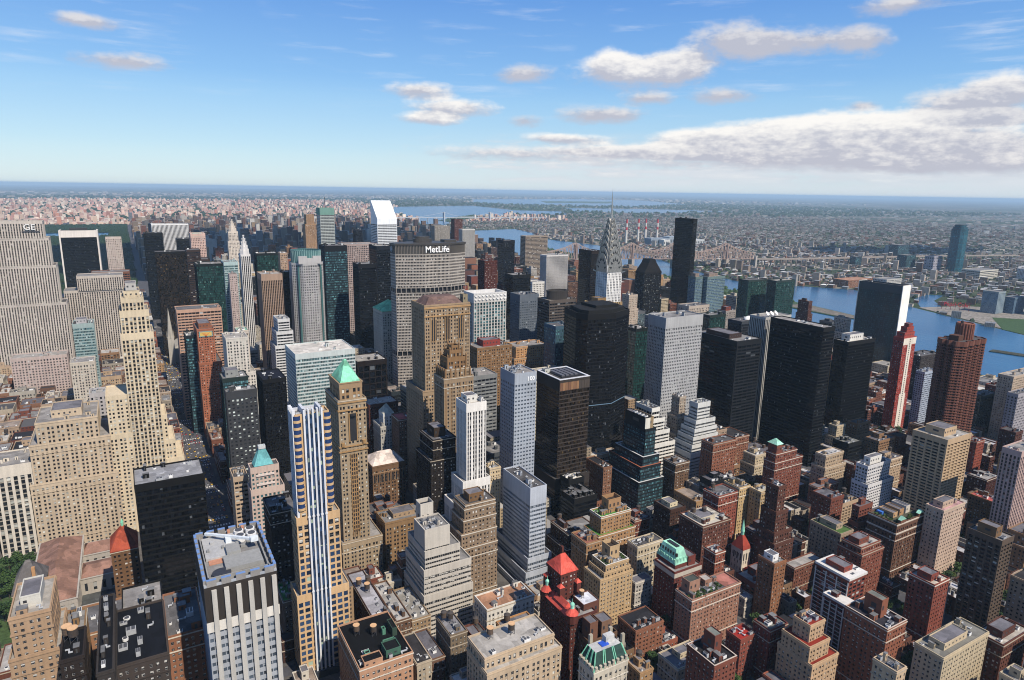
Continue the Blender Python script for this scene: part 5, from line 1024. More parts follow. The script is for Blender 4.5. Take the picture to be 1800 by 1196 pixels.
# ------------------------------------------------------------------ landmarks that need their own plan
def landmark(name, label, cat, x, y): return thing(name, label, cat, (x, y, 0))
def reg(key, x0, x1, y0, y1, h): HEROES.append((key, x0, x1, y0, y1, h))
def metlife():
    ox, oy = 356, 846; r = landmark('office_tower', 'broad eight sided concrete office slab with a white lettered crown band', 'skyscraper', ox, oy)
    P = [(a-ox, b-oy) for a, b in ((305, 838), (342, 826), (379, 826), (405, 836), (405, 858), (379, 868), (342, 868), (305, 858))]
    st = (4.05, 1.9, .28, .42, .06, 0, .5, 1, 'few', 6, None)
    W, G = MB(), MB(); z = 0
    for a, b in ((20, 95), (101, 181), (187, 232)):
        facade(W, G, P, a, b, st[:9]+(1, None))
    W.build('facade', [wall('b3a99c'), wall('b9afa2')], r); G.build('glazing', glass('few'), r, uv=True)
    b = MB(); Q = inset(P, 2.2)
    for z0, z1 in ((94.9, 101.1), (180.9, 187.1)):
        b = MB(); b.prism(Q, z0, z1, 0)
        for i in range(8):
            p, q = P[i], P[(i+1) % 8]; n = max(1, int(math.dist(p, q)/6))
            for j in range(n): t = j/n; X, Y = p[0]+(q[0]-p[0])*t, p[1]+(q[1]-p[1])*t; b.box(X-.5, X+.5, Y-.5, Y+.5, z0, z1, 1)
        b.build('dark_belt', [plain('belt_dark', (.015, .015, .017)), wall('a2988c')], r)
    t = MB(); t.prism(inset(P, .5), 232, 244, 0, False)
    for i in range(8):
        p, q = P[i], P[(i+1) % 8]; n = max(1, int(math.dist(p, q)/1.9))
        for j in range(n): s = j/n; X, Y = p[0]+(q[0]-p[0])*s, p[1]+(q[1]-p[1])*s; t.box(X-.3, X+.3, Y-.3, Y+.3, 232, 244, 1)
    t.prism(inset(P, -.9), 243.5, 246, 2); t.build('dark_crown_band', [plain('crown_dark', (.05, .047, .043)), wall('8a8278'), plain('crown_rim', (.045, .04, .035))], r)
    b = MB(); b.box(-52, 52, -34, 26, 0, 20); b.build('podium', wall('6e675e'), r)
    d = MB(); d.prism(ngon(-8, 4, 13, 20, 0, 8), 246, 251); d.prism(ngon(-8, 4, 10, 20, 0, 6), 251, 254); d.box(20, 38, -6, 8, 246, 249); d.build('penthouse', plain('crown_rim', (.045, .04, .035)), r)
    textmesh(r, 'lettering', 'MetLife', 11.5, (3, -20.9, 234.3), (.9, .9, .88), TX, .5, plain('letter_white', (.85, .85, .83), .4))
    m = MB(); q = ngon(0, 0, 3.2, 18)
    for i in range(18): 
        j = (i+1) % 18; a, c = q[i], q[j]; m.bar((-51.4, a[0]+6, 238+a[1]), (-51.4, c[0]+6, 238+c[1]), .5)
    m.bar((-51.4, 4.2, 236.4), (-51.4, 7.8, 239.6), .5); m.bar((-51.4, 7.8, 236.4), (-51.4, 4.2, 239.6), .5); m.build('round_emblem', plain('emblem_pale', (.5, .55, .6)), r)
    reg('met', 300, 410, 812, 874, 246)
def madison383():
    ox, oy = 228, 1006; r = landmark('office_tower', 'octagonal grey granite tower crowned by a ribbed teal glass drum', 'skyscraper', ox, oy)
    P = [(a-ox, b-oy) for a, b in ((205, 996), (218, 982), (238, 982), (250, 996), (250, 1016), (238, 1030), (218, 1030), (205, 1016))]
    body(r, None, 'grid', 'b9b6b4', ox, oy, '6f8f90', 1, [([(x*1.14, y*1.14) for x, y in P], 40), (P, 208)])
    b = MB(); C2 = ngon(0, 0, 21, 40); b.prism(C2, 206, 225, 0, False); b.poly([(x, y, 221) for x, y in C2], 2); ring(b, C2, .6, 225, 226.5, 0)
    for i in range(40): b.box(C2[i][0]-.35, C2[i][0]+.35, C2[i][1]-.35, C2[i][1]+.35, 206, 226, 1)
    b.build('glass_crown', [plain('teal_crown', (.07, .16, .16), .25), plain('teal_rib', (.20, .32, .31), .4), roofm('7c8c8c')], r)
    c = MB()
    for X, Y in ((-10, -24.3), (10, -24.3)): c.box(X-6, X+6, Y, Y+4, 208, 219)
    c.box(-10, 10, -24.2, -20, 208, 216); c.build('stone_shoulders', wall('b9b6b4'), r)
    G = MB()
    for X in (-15.8, 15.8): G.box(X-1.2, X+1.2, -20.5, -18, 40, 206)
    G.build('corner_glass_strip', plain('strip_teal', (.05, .12, .12), .2), r)
    reg('383', 198, 254, 975, 1036, 226)
def citigroup():
    ox, oy = 547, 1579; r = landmark('office_tower', 'silver white banded tower with a steep slanted roof', 'skyscraper', ox, oy); P = rect(-24.5, 24.5, -24, 24)
    W, G = MB(), MB(); facade(W, G, P, 0, 232, (3.8, 6, .03, .55, .1, 0, .35, 1, 'dark', 0, None))
    W.build('facade', [wall('c6cacd', .85, .5), wall('ccd0d2', .85, .5)], r); G.build('glazing', glass('dark'), r, uv=True)
    b = MB(); b.prism(P, 232, 246, 0, False); a = [(-24.5, -24, 246), (24.5, -24, 246), (24.5, 20, 287), (-24.5, 20, 287)]; b.poly(a); b.poly([(24.5, -24, 246), (24.5, 24, 246), (24.5, 24, 287), (24.5, 20, 287)]); b.poly([(-24.5, 24, 246), (-24.5, -24, 246), (-24.5, 20, 287), (-24.5, 24, 287)]); b.poly([(-24.5, 20, 287), (24.5, 20, 287), (24.5, 24, 287), (-24.5, 24, 287)]); b.poly([(24.5, 24, 246), (-24.5, 24, 246), (-24.5, 24, 287), (24.5, 24, 287)])
    for i in range(14): X = -24+48*i/13; b.bar((X, -24, 246.1), (X, 20, 287.1), .3)
    b.build('slanted_roof', wall('d6dadd', .9, .4), r); reg('citi', 520, 574, 1552, 1606, 250)
def park101():
    ox, oy = 438, 572; r = landmark('office_tower', 'huge black glass tower with chamfered corners set diagonally', 'skyscraper', ox, oy)
    P = [(a-ox, b-oy) for a, b in ((404, 566), (409, 552), (441, 547), (471, 561), (474, 592), (412, 600))]
    body(r, None, 'black', '15151a', ox, oy, '262626', 1, [(P, 30), (P, 191)]); b = MB(); b.prism(inset(P, 5), 191, 195); b.box(-10, 20, -8, 20, 195, 198); b.build('penthouse', wall('242424'), r)
    c = MB(); ring(c, P, .3, 92, 92.7, 0, .3); c.build('light_seam', plain('seam_blue', (.12, .2, .28)), r)
    reg('101', 388, 468, 540, 608, 191)
def steel_spire():
    ox, oy = 551, 702; r = landmark('art_deco_skyscraper', 'white brick skyscraper with scalloped steel crown and needle spire', 'skyscraper', ox, oy)
    st = (3.5, 2.5, .5, .42, 0, .1, .4, .75, 'std', 2, (1.2, .7)); W, G, Rf = MB(), MB(), MB(); z = 0
    for w, d, h in ((27, 26, 70), (22, 22, 118), (19.5, 19.5, 143), (15, 15, 161), (12, 12, 222)):
        P = [(-w, -d*.55), (-w*.62, -d*.55), (-w*.62, -d), (w*.62, -d), (w*.62, -d*.55), (w, -d*.55), (w, d*.55), (w*.62, d*.55), (w*.62, d), (-w*.62, d), (-w*.62, d*.55), (-w, d*.55)] if h != 222 else rect(-w, w, -w, w)
        facade(W, G, P, max(0, z-.3), h, st); ring(W, P, .5, h, h+1.2); Rf.poly([(x, y, h+.06) for x, y in inset(P, .4)]); z = h
    W.build('facade', [wall('d9d7d2', .9), wall('b9b6b0', .8)], r); G.build('glazing', glass('std'), r, uv=True); Rf.build('roof', roofm('9a9692'), r)
    steel = plain('crown_steel', (.40, .385, .35), .38, .75, .5, .25); dark = plain('arch_dark', (.02, .02, .022))
    # seven diminishing arches on each face, triangular windows in every sunburst
    half = [11.2, 9.9, 8.6, 7.2, 5.8, 4.4, 3.1]; zb = [214, 226, 237, 247, 256, 264, 271]; rise = [24, 20, 18, 16, 14, 13, 12]
    for k in range(7):
        b = MB(); w, z0, hh = half[k], zb[k], rise[k]; A = [(w*math.cos(t), z0+hh*math.sin(t)**.8 if math.sin(t) > 0 else z0) for t in [math.pi*i/16 for i in range(17)]]
        A = [(x, zz) for x, zz in A]
        for rot in range(2):       # two crossing vaults
            L = w+.5+.5*(6-k)*.0+.7
            f = (lambda x, y, zz: (x, y, zz)) if rot == 0 else (lambda x, y, zz: (y, x, zz))
            for i in range(16):
                p, q = A[i], A[i+1]; b.poly([f(p[0], -L, p[1]), f(q[0], -L, q[1]), f(q[0], L, q[1]), f(p[0], L, p[1])][::-1] if rot == 0 else [f(p[0], -L, p[1]), f(q[0], -L, q[1]), f(q[0], L, q[1]), f(p[0], L, p[1])])
            for s in (-1, 1):
                b.poly([f(x, s*L, zz) for x, zz in (A if (s > 0) ^ (rot == 0) else A[::-1])][::1])
                for i in range(16):   # rim of each arch
                    p, q = A[i], A[i+1]; b.bar(f(p[0], s*(L+.1), p[1]), f(q[0], s*(L+.1), q[1]), .6)
                n = 7 if k < 3 else 5
                for i in range(n):    # sunburst windows
                    t = math.pi*(i+.7)/(n+.4); cx, cz = w*.74*math.cos(t), z0+hh*.72*math.sin(t)**.8; u = (math.cos(t), math.sin(t)*1.4); l = math.hypot(*u); u = (u[0]/l, u[1]/l); e = (-u[1], u[0]); hs = w*.17+.35
                    b.poly([f(cx+u[0]*hs*1.2, s*(L+.2), cz+u[1]*hs*1.2), f(cx+e[0]*hs*.7-u[0]*hs, s*(L+.2), cz+e[1]*hs*.7-u[1]*hs), f(cx-e[0]*hs*.7-u[0]*hs, s*(L+.2), cz-e[1]*hs*.7-u[1]*hs)], 1)
        b.build('crown_arch', [steel, dark], r)
    b = MB(); zs = [(276, 2.7), (284, 1.9), (292, 1.3), (301, .75), (311, .4), (321, .1)]
    for (a, w), (c, v) in zip(zs, zs[1:]): b.frustum(ngon(0, 0, w, 8), ngon(0, 0, v, 8), a, c)
    b.build('needle_spire', steel, r)
    e = MB()
    for sx in (-1, 1):
        for sy in (-1, 1):
            e.bar((sx*11.5, sy*11.5, 213), (sx*15, sy*15, 215), 1.2); e.bar((sx*14, sy*14, 143), (sx*16, sy*16, 149), 2)
    e.build('corner_eagles', steel, r); reg('chr', 518, 584, 672, 732, 206)
def library():
    r = landmark('library', 'long grey marble library with ribbed brown metal hip roofs', 'library', -52, 560); c = 'b9b0a2'
    def wing(name, x0, x1, y0, y1, h, rh, ridge, along):
        W, G = MB(), MB(); P = rect(x0, x1, y0, y1); facade(W, G, P, 0, h, (9, 6, .62, .4, 0, .2, .6, 1, 'few', 3, None)); ring(W, P, .5, h, h+.6, 0, .6); w = W.build(name, [wall(c), wall(c)], r); G.build('glazing', glass('few'), w, uv=True)
        hip(w, 'metal_roof', x0+.8, x1-.8, y0+.8, y1-.8, h+.7, rh, '8a6a5c', ridge, 0, along)
    wing('stack_wing', -32, -2, -38, 62, 27, 6, .85, 'y'); wing('north_wing', -2, 32, 34, 56, 22, 5, .8, 'x'); wing('south_wing', -2, 50, -62, -40, 20, 4.5, .9, 'x'); wing('hall_wing', -2, 22, -4, 22, 22, 4, .7, 'x')
    b = MB(); b.box(-2, 30, -40, 34, 0, 9); b.build('court_roof', roofm('585a58'), r)
    for X, Y in ((6, -30), (14, -26), (8, 26)): link('roof_unit', SH['unit'], r, (X, Y, 9), (6, 4, 3))
    reg('lib', -86, 0, 496, 625, 28)
def church_spire():
    r = landmark('cathedral', 'pale gothic cathedral with a needle stone spire before the bronze glass tower', 'cathedral', 62, 1325); c = 'b8b2a4'; m = wall(c)
    for X in (-8, 30):
        b = MB(); b.box(X-5, X+5, -10, 0, 0, 50); b.cone(ngon(X, -5, 5.2, 8), (X, -5, 103), 50)
        for q in ngon(X, -5, 5.4, 8): b.cone(ngon(q[0], q[1], .8, 5), (q[0], q[1], 62), 48)
        b.build('spire', m, r)
    b = MB(); b.box(-8, 30, 0, 90, 0, 25); b.frustum(rect(-8, 30, 0, 90), rect(10.8, 11.2, 2, 88), 25, 36); b.build('nave', [m], r); reg('stp', 50, 96, 1312, 1380, 50)
metlife(); madison383(); citigroup(); park101(); steel_spire(); library(); church_spire()
for hk in ('ge', '100p'):
    rr = [o for o in COL.objects if o.get('label', '').startswith('enormous grey' if hk == 'ge' else 'silver grey office')][0]
    if hk == 'ge':
        t = textmesh(rr, 'lettering', 'GE', 12, (22, -17.2, 247), (.7, .7, .66), TX, .6, plain('letter_pale', (.7, .69, .66), .5)); b = MB(); b.box(12, 34, -17.0, -15.9, 243.5, 245); b.build('sign_frame', plain('tank_steel', (.05, .05, .055)), rr)
    else: textmesh(rr, 'lettering', '100', 5.4, (5.6, -13.4, 148.2), (.8, .8, .8), TX, .2, plain('letter_white', (.85, .85, .83), .4))
# ------------------------------------------------------------------ the setting: ground, roads, pavements, water, islands, parks
def sheet(name, pts, z, m, tris=None, label=None, kind='structure'):
    b = MB(); b.poly([(x, y, z) for x, y in pts]); o = b.build(name, m); o['kind'] = kind
    if label: o['label'] = label
    return o
def groundm():
    def fn(T, b):
        p = T.n('ShaderNodeNewGeometry').outputs['Position']; a = T.noise(p, .0007, 6, .62); c = T.noise(p, .02, 4, .6); v = T.n('ShaderNodeTexVoronoi'); T.link(p, v.inputs['Vector']); v.inputs['Scale'].default_value = .016
        col = T.mix(T.mr(a, .42, .58), (.028, .048, .020), (.085, .082, .075)); col = T.mix(T.mr(c, .45, .62, 0, .6), col, (.045, .06, .03)); sep = T.n('ShaderNodeSeparateColor'); T.link(v.outputs['Color'], sep.inputs[0])
        col = T.mix(T.m('MULTIPLY', T.m('GREATER_THAN', sep.outputs[0], .80), T.mr(a, .40, .56)), col, (.34, .30, .26)); T.link(col, b.inputs['Base Color']); b.inputs['Roughness'].default_value = .95; b.inputs['Specular IOR Level'].default_value = .1
    return mat('ground', fn)
sheet('ground', [(-60000, -3000), (97000, -3000), (97000, 97000), (-60000, 97000)], 0, groundm())
def asphalt():
    def fn(T, b):
        p = T.n('ShaderNodeNewGeometry').outputs['Position']; a = T.noise(p, .08, 4); c = T.noise(p, 1.2, 3)
        s = T.n('ShaderNodeVectorMath'); s.operation = 'SCALE'; s.inputs[0].default_value = (.058, .058, .066); T.link(T.m('MULTIPLY', T.mr(a, .3, .7, .75, 1.25), T.mr(c, .3, .7, .85, 1.15)), s.inputs['Scale']); T.link(s.outputs[0], b.inputs['Base Color']); b.inputs['Roughness'].default_value = .9
    return mat('asphalt', fn)
sheet('road', [(-900, -300), (1310, -300), (1330, 700), (1330, 1100), (1390, 1700), (1450, 2300), (1640, 3500), (1900, 4500), (2000, 6000), (1400, 7400), (400, 8600), (-900, 8600)], .05, asphalt())
AV = [(-215, 34), (66, 193), (217, 340), (382, 506), (528, 656), (686, 873), (903, 1101), (1131, 1290)]
def ST_Y(n): return (n-33.92)*80.46
pv = MB()
for n in range(33, 75):
    for a, b2 in AV:
        if n >= 59 and a < 50: continue
        pv.box(a-3, b2+3, ST_Y(n)+5, ST_Y(n+1)-5, 0, .17)
o = pv.build('pavement', roofm('7a7672', .5)); o['kind'] = 'structure'
mk = MB(); 
for X in (43, 50, 57):
    for k in range(150): Y = 300+k*11; mk.box(X-.1, X+.1, Y, Y+3, .055, .06)
for n in range(38, 56):
    for k in range(10): mk.box(38+k*2.5, 39.2+k*2.5, ST_Y(n)-9, ST_Y(n)-6, .055, .06); mk.box(38+k*2.5, 39.2+k*2.5, ST_Y(n)+6, ST_Y(n)+9, .055, .06)
o = mk.build('road_markings', plain('road_paint', (.62, .62, .58), .8)); o['kind'] = 'structure'
def waterm():
    def fn(T, b):
        p = T.n('ShaderNodeNewGeometry').outputs['Position']; a = T.noise(T.vm('MULTIPLY', p, (1, .45, 1)), .05, 5, .65); c = T.noise(p, .004, 4, .6); d = T.noise(p, .0011, 3)
        bm = T.n('ShaderNodeBump'); bm.inputs['Strength'].default_value = .35; bm.inputs['Distance'].default_value = 1.6; T.link(a, bm.inputs['Height']); T.link(bm.outputs[0], b.inputs['Normal'])
        T.link(T.mix(T.mr(c, .35, .65), (.012, .066, .150), (.022, .098, .195)), b.inputs['Base Color']); b.inputs['Roughness'].default_value = .22; b.inputs['Specular IOR Level'].default_value = .35
    return mat('river_water', fn)
WEST = [(1335, -300), (1340, 600), (1340, 1000), (1395, 1650), (1440, 2100), (1520, 2600), (1660, 3500), (1900, 4300)]
EAST = [(1500, -300), (1640, 300), (1831, 742), (1990, 1104), (2090, 1290), (2170, 1403), (2070, 1540), (1940, 1600), (1985, 1850), (2095, 2160), (2330, 2650), (2480, 3300), (2450, 4000)]
HELL = [(2410, 4790), (2850, 4930), (2700, 4360), (2450, 4000), (1900, 4300), (2140, 4600)]
MID = [(4140, 11460), (6190, 12440), (5590, 9670), (6120, 9120), (5360, 7780), (4390, 7670), (3190, 6420), (2520, 5640), (2390, 5870), (2760, 7030), (2880, 7980)]
FAR = [(10210, 20540), (16840, 24480), (18460, 21530), (14270, 14640), (10130, 12000), (8790, 12770), (7780, 13590), (7540, 15160)]
FAR2 = [(7440, 11000), (9040, 10350), (9980, 9040), (7280, 8070), (6390, 9110)]
RIVER = WEST+EAST[::-1]
sheet('river_water', RIVER, .6, waterm())
sheet('narrows_water', HELL, .6, waterm()); sheet('bay_water', MID, .9, waterm()); sheet('sound_water', FAR, 1.2, waterm()); sheet('inlet_water', FAR2, 1.0, waterm())
sheet('creek_water', [(2010, 1085), (2160, 1190), (2300, 1230), (2330, 1190), (2180, 1140), (2050, 1040)], .7, waterm())
sheet('harlem_water', [(2250, 6100), (1500, 7400), (900, 8700), (1060, 8800), (1700, 7500), (2420, 6300)], .6, waterm())
def island(name, pts, h, m):
    b = MB(); b.prism(pts, 0, h); o = b.build(name, m); o['kind'] = 'structure'; return o
grassm = leafm('grass_park', (.045, .075, .025)); rub = roofm('8a8276', .6)
island('island_ground', [(1655, 1030), (1690, 1080), (1735, 1283), (1745, 1500), (1790, 1800), (1850, 2150), (1960, 2600), (2060, 3200), (1960, 3230), (1800, 2600), (1690, 2150), (1640, 1800), (1625, 1500), (1640, 1283), (1630, 1080)], 2.2, grassm)
island('rubble_point', [(1650, 1036), (1686, 1082), (1725, 1270), (1650, 1275), (1636, 1082)], 2.6, rub)
island('river_islet', [(1560, 690), (1585, 694), (1600, 640), (1590, 600), (1572, 640)], 2, roofm('5a5a48', .5))
island('far_island', [(2830, 6480), (3930, 7900), (3900, 7360), (2800, 6000)], 3, grassm); island('far_spit', [(6620, 11690), (8540, 12740), (7860, 11020), (5530, 9670)], 3, grassm); island('sound_island', [(11520, 18330), (14500, 18370), (12060, 15520), (10090, 15750)], 4, grassm)
island('shore_plaza', [(1850, 760), (2000, 1085), (2160, 1040), (2260, 930), (2100, 700)], 1.0, roofm('a39c92', .6))
island('shore_lawn', [(1836, 740), (1858, 800), (2020, 900), (2080, 840), (1900, 640), (1760, 560)], 1.3, leafm('grass_bright', (.04, .075, .02)))
sheet('park_ground', [(-880, 2116), (20, 2116), (20, 6120), (-880, 6120)], .3, leafm('park_floor', (.014, .028, .010)))
sheet('pond_water', [(-640, 4780), (-90, 4800), (-75, 5180), (-600, 5230)], .8, waterm())
sheet('park_lawn', [(-140, 520), (-88, 520), (-88, 660), (-140, 660)], .25, leafm('grass_park', (.045, .075, .025)))
# ------------------------------------------------------------------ the cantilever bridge
def bridge():
    A, B = Vector((1470, 2385, 0)), Vector((2400, 2037, 0)); d = (B-A).normalized(); n = Vector((-d.y, d.x, 0)); L = (B-A).length
    r = thing('cantilever_bridge', 'long tan steel cantilever bridge with peaked trusses over the river', 'bridge', (0, 0, 0)); tan = plain('bridge_tan', (.36, .26, .21), .6)
    def s(u): return (Vector((u, 0, 0))-A).dot(d)/1
    tow = [(Vector((x, y, 0))-A).dot(d) for x, y in ((1640, 2321), (1871, 2234), (2050, 2168), (2273, 2084))]
    zd = 40
    def top(q):
        ds = [abs(q-t) for t in tow]; m = min(ds); e = 48*math.exp(-m/70)+12
        return zd+8+e if 0 < q < L else zd+9
    b = MB(); dk = MB(); dk2 = MB()
    for side in (-13, 13):
        N = 74; pts = [A+d*(L*i/N)+n*side for i in range(N+1)]
        for i in range(N):
            p, q = pts[i], pts[i+1]; z0, z1 = top(L*i/N), top(L*(i+1)/N)
            b.bar((p.x, p.y, z0), (q.x, q.y, z1), 2.5); b.bar((p.x, p.y, zd), (q.x, q.y, zd), 2.5); b.bar((p.x, p.y, zd), (p.x, p.y, z0), 1.7)
            if i % 2: b.bar((p.x, p.y, zd), (q.x, q.y, z1), 1.8)
            else: b.bar((p.x, p.y, z0), (q.x, q.y, zd), 1.8)
    b.build('truss', tan, r)
    for i in range(40):
        p, q = A+d*(L*i/40), A+d*(L*(i+1)/40); dk.poly([tuple(p-n*13+Vector((0, 0, zd))), tuple(q-n*13+Vector((0, 0, zd))), tuple(q+n*13+Vector((0, 0, zd))), tuple(p+n*13+Vector((0, 0, zd)))])
    dk.build('deck', plain('deck_grey', (.16, .13, .12)), r)
    for t in tow:
        b = MB(); c = A+d*t
        for sgn in (-13, 13):
            p = c+n*sgn; b.box(p.x-3.2, p.x+3.2, p.y-3.2, p.y+3.2, zd, 99, 1); b.cone(ngon(p.x, p.y, 3, 6), (p.x, p.y, 112), 99, 1); b.box(p.x-7, p.x+7, p.y-6, p.y+6, 0, zd-1, 0)
        p, q = c-n*13, c+n*13
        for z in (56, 76, 92): b.bar((p.x, p.y, z), (q.x, q.y, z), 2.4, 1)
        b.build('tower', [wall('b8a898'), plain('bridge_tower', (.25, .17, .14), .6)], r)
    V = [B, Vector((2520, 2000, 0)), Vector((2760, 1975, 0)), Vector((3100, 1950, 0)), Vector((3600, 1900, 0)), Vector((4200, 1800, 0))]
    b = MB()
    for p, q in zip(V, V[1:]):
        L2 = (q-p).length; e = (q-p)/L2; m = Vector((-e.y, e.x, 0))*11; k = int(L2/30); zz = lambda t: 36-22*min(1, max(0, ((p+e*t)-B).length/1900))
        for i in range(k):
            a, c = p+e*(L2*i/k), p+e*(L2*(i+1)/k); z0, z1 = zz(L2*i/k), zz(L2*(i+1)/k); b.poly([(*(a-m).xy, z0+4), (*(c-m).xy, z1+4), (*(c+m).xy, z1+4), (*(a+m).xy, z0+4)])
            for w in (-m, m): b.poly([(*(a+w).xy, z0), (*(c+w).xy, z1), (*(c+w).xy, z1+5.5), (*(a+w).xy, z0+5.5)])
            b.box(a.x-1.6, a.x+1.6, (a-m).y-1, (a-m).y+2, 0, z0); b.box(a.x-1.6, a.x+1.6, (a+m).y-2, (a+m).y+1, 0, z0)
    b.build('approach_viaduct', wall('a3968a'), r)
    b = MB(); c = B; 
    for sgn in (-14, 14): p = c+n*sgn; b.box(p.x-5, p.x+5, p.y-5, p.y+5, 0, 52)
    b.build('end_pier', wall('b8b0a6'), r)
bridge()
def far_bridge():
    A, B = Vector((2250, 6250, 0)), Vector((3950, 6150, 0)); r = thing('suspension_bridge', 'slender pale suspension bridge far beyond the lettered tower', 'bridge', (0, 0, 0)); st = plain('bridge_pale', (.42, .44, .46), .6); tw = []
    b = MB(); b.bar((A.x, A.y, 42), (B.x, B.y, 42), 6); b.build('deck', st, r)
    for x in (2780, 3280):
        y = A.y+(B.y-A.y)*(x-A.x)/(B.x-A.x); t = MB()
        for d in (-12, 12): t.box(x-6, x+6, y+d-4, y+d+4, 0, 96)
        t.box(x-5, x+5, y-12, y+12, 84, 92); t.build('tower', st, r)
    b = MB()
    for x0, x1, z0, z1 in ((2350, 2780, 44, 95), (2780, 3280, 95, 95), (3280, 3800, 95, 44)):
        for i in range(12):
            p, q = i/12, (i+1)/12; sg = (lambda t: 46*4*t*(1-t)) if x0 == 2780 else (lambda t: 14*4*t*(1-t)); xa, xb = x0+(x1-x0)*p, x0+(x1-x0)*q; ya, yb = [A.y+(B.y-A.y)*(x-A.x)/(B.x-A.x) for x in (xa, xb)]
            b.bar((xa, ya, z0+(z1-z0)*p-sg(p)), (xb, yb, z0+(z1-z0)*q-sg(q)), 2.4)
    b.build('main_cable', st, r)
    for i in range(20):
        x = A.x+(B.x-A.x)*i/19
        if x < 2700 or x > 3350: b = MB(); y = A.y+(B.y-A.y)*i/19; b.box(x-3, x+3, y-8, y+8, 0, 40); b.build('pier', st, r)
far_bridge()
# ------------------------------------------------------------------ far shore: power station, towers, sign
def stripe_stack(x, y, label):
    r = thing('smokestack', label, 'smokestack', (x, y, 0), 'smokestacks of the power station'); b = MB(); zs = [(0, 84, 0), (84, 102, 1), (102, 126, 0), (126, 152, 1)]
    for a, c, m in zs: b.frustum(ngon(0, 0, 8.5-3*a/150, 14), ngon(0, 0, 8.5-3*c/150, 14), a, c, m)
    b.build('shaft', [wall('d6cfc6'), plain('stack_red', (.45, .03, .035))], r); c = MB(); ring(c, ngon(0, 0, 5.4, 14), 1, 150, 152); c.build('rim', plain('tank_steel', (.05, .05, .055)), r)
for (u, v), lab in zip(((2753, 3350), (2883, 3390), (2945, 3390), (3008, 3350)), ('leftmost red and white striped smokestack standing apart', 'second striped smokestack from the left, tallest in view', 'third striped smokestack from the left', 'rightmost red and white striped smokestack by the bridge')): stripe_stack(u, v, lab)
def plant():
    r = thing('power_station', 'pale blue grey power station hall below the striped smokestacks', 'power station', (2900, 3180, 0))
    for k, (a, c, d, e, h, col) in enumerate(((-90, 60, 0, 60, 40, '8f9fb0'), (60, 230, 0, 70, 46, '9aa8b4'), (150, 290, -70, -6, 32, 'c3c6c6'), (-30, 20, -50, -4, 34, 'd0d0cc'))):
        b = MB(); b.box(a, c, d, e, 0, h); ring(b, rect(a, c, d, e), 1, h, h+2)
        for i in range(int((c-a)/14)): b.box(a+3+i*14, a+9+i*14, d-.5, d, h*.3, h*.7, 1)
        b.build('turbine_hall', [wall(col), plain('arch_dark', (.02, .02, .022))], r)
plant()
def simple_tower(name, cat, label, x0, x1, y0, y1, h, style, col, polys=None, group=None, roofc='8c8a88', f=1.0):
    ox, oy = (x0+x1)/2, (y0+y1)/2; r = thing(name, label, cat, (ox, oy, 0), group); body(r, [(x0, x1, y0, y1, h)], style, col, ox, oy, roofc, f, polys); return r
def lic():
    x, y = 3160, 1590; r = thing('office_tower', 'lone tall blue green glass tower across the river', 'skyscraper', (x, y, 0)); w = 27
    P = [(-w, -w*.6), (-w*.6, -w), (w*.6, -w), (w, -w*.6), (w, w*.6), (w*.6, w), (-w*.6, w), (-w, w*.6)]
    GL['court'] = ((.010, .085, .12), .45, .12, (.03, .2, .25), .08, .6, 0)
    global ST; ST['court'] = (4, 3, .1, .24, 0, .05, .2, 1.2, 'court', 3, None)
    body(r, None, 'court', '1c5a6c', x, y, '3a6068', 1.6, [(P, 184), (inset(P, 4), 192), (inset(P, 9), 202)])
    simple_tower('office_block', 'office block', 'dark blue glass block left of the lone tall glass tower', 3470, 3570, 2030, 2080, 72, 'darkteal', '33465c', f=1.5)
    simple_tower('office_block', 'office block', 'low teal glass block close by the lone tall glass tower', 3060, 3130, 1745, 1790, 58, 'darkteal', '2f5560', f=1.5)
    simple_tower('warehouse', 'warehouse', 'plain lilac grey windowless block beside the lone tall glass tower', 3085, 3150, 1640, 1680, 62, 'punch', 'a9a6b4', f=3)
    simple_tower('apartment_tower', 'apartment tower', 'curved glass apartment tower on the far riverbank lawn', 2090, 2130, 925, 965, 62, 'glassres', '93a4a8'); simple_tower('apartment_tower', 'apartment tower', 'lower blue glass apartment slab beside the curved riverbank tower', 2140, 2200, 905, 935, 46, 'glassres', '5d7f95')
    simple_tower('apartment_tower', 'apartment tower', 'dark blue glass tower at the right edge of the far riverbank', 2170, 2230, 830, 870, 110, 'darkteal', '28405c')
    simple_tower('terminal', 'terminal', 'long red brick terminal on the far riverbank', 2190, 2330, 1440, 1500, 26, 'brick', '9c6a50', f=1.6, roofc='b48a70'); simple_tower('factory', 'factory', 'white gridded factory block by the far riverbank', 2300, 2390, 1370, 1420, 32, 'wgrid', 'c8c4bc', f=1.6)
    simple_tower('apartment_block', 'apartment block', 'white gridded apartment slab at the far right skyline', 3050, 3300, 1260, 1300, 48, 'wgrid', 'd0d0d0', f=1.6)
    simple_tower('warehouse', 'warehouse', 'long cream stepped warehouse right of the lone tall glass tower', 2920, 3060, 1370, 1440, 36, 'bands', 'd2ccba', f=1.6); simple_tower('office_block', 'office block', 'navy glass cube by the raised viaduct', 2930, 2975, 1905, 1935, 42, 'darkteal', '26384e', f=1.5)
lic()
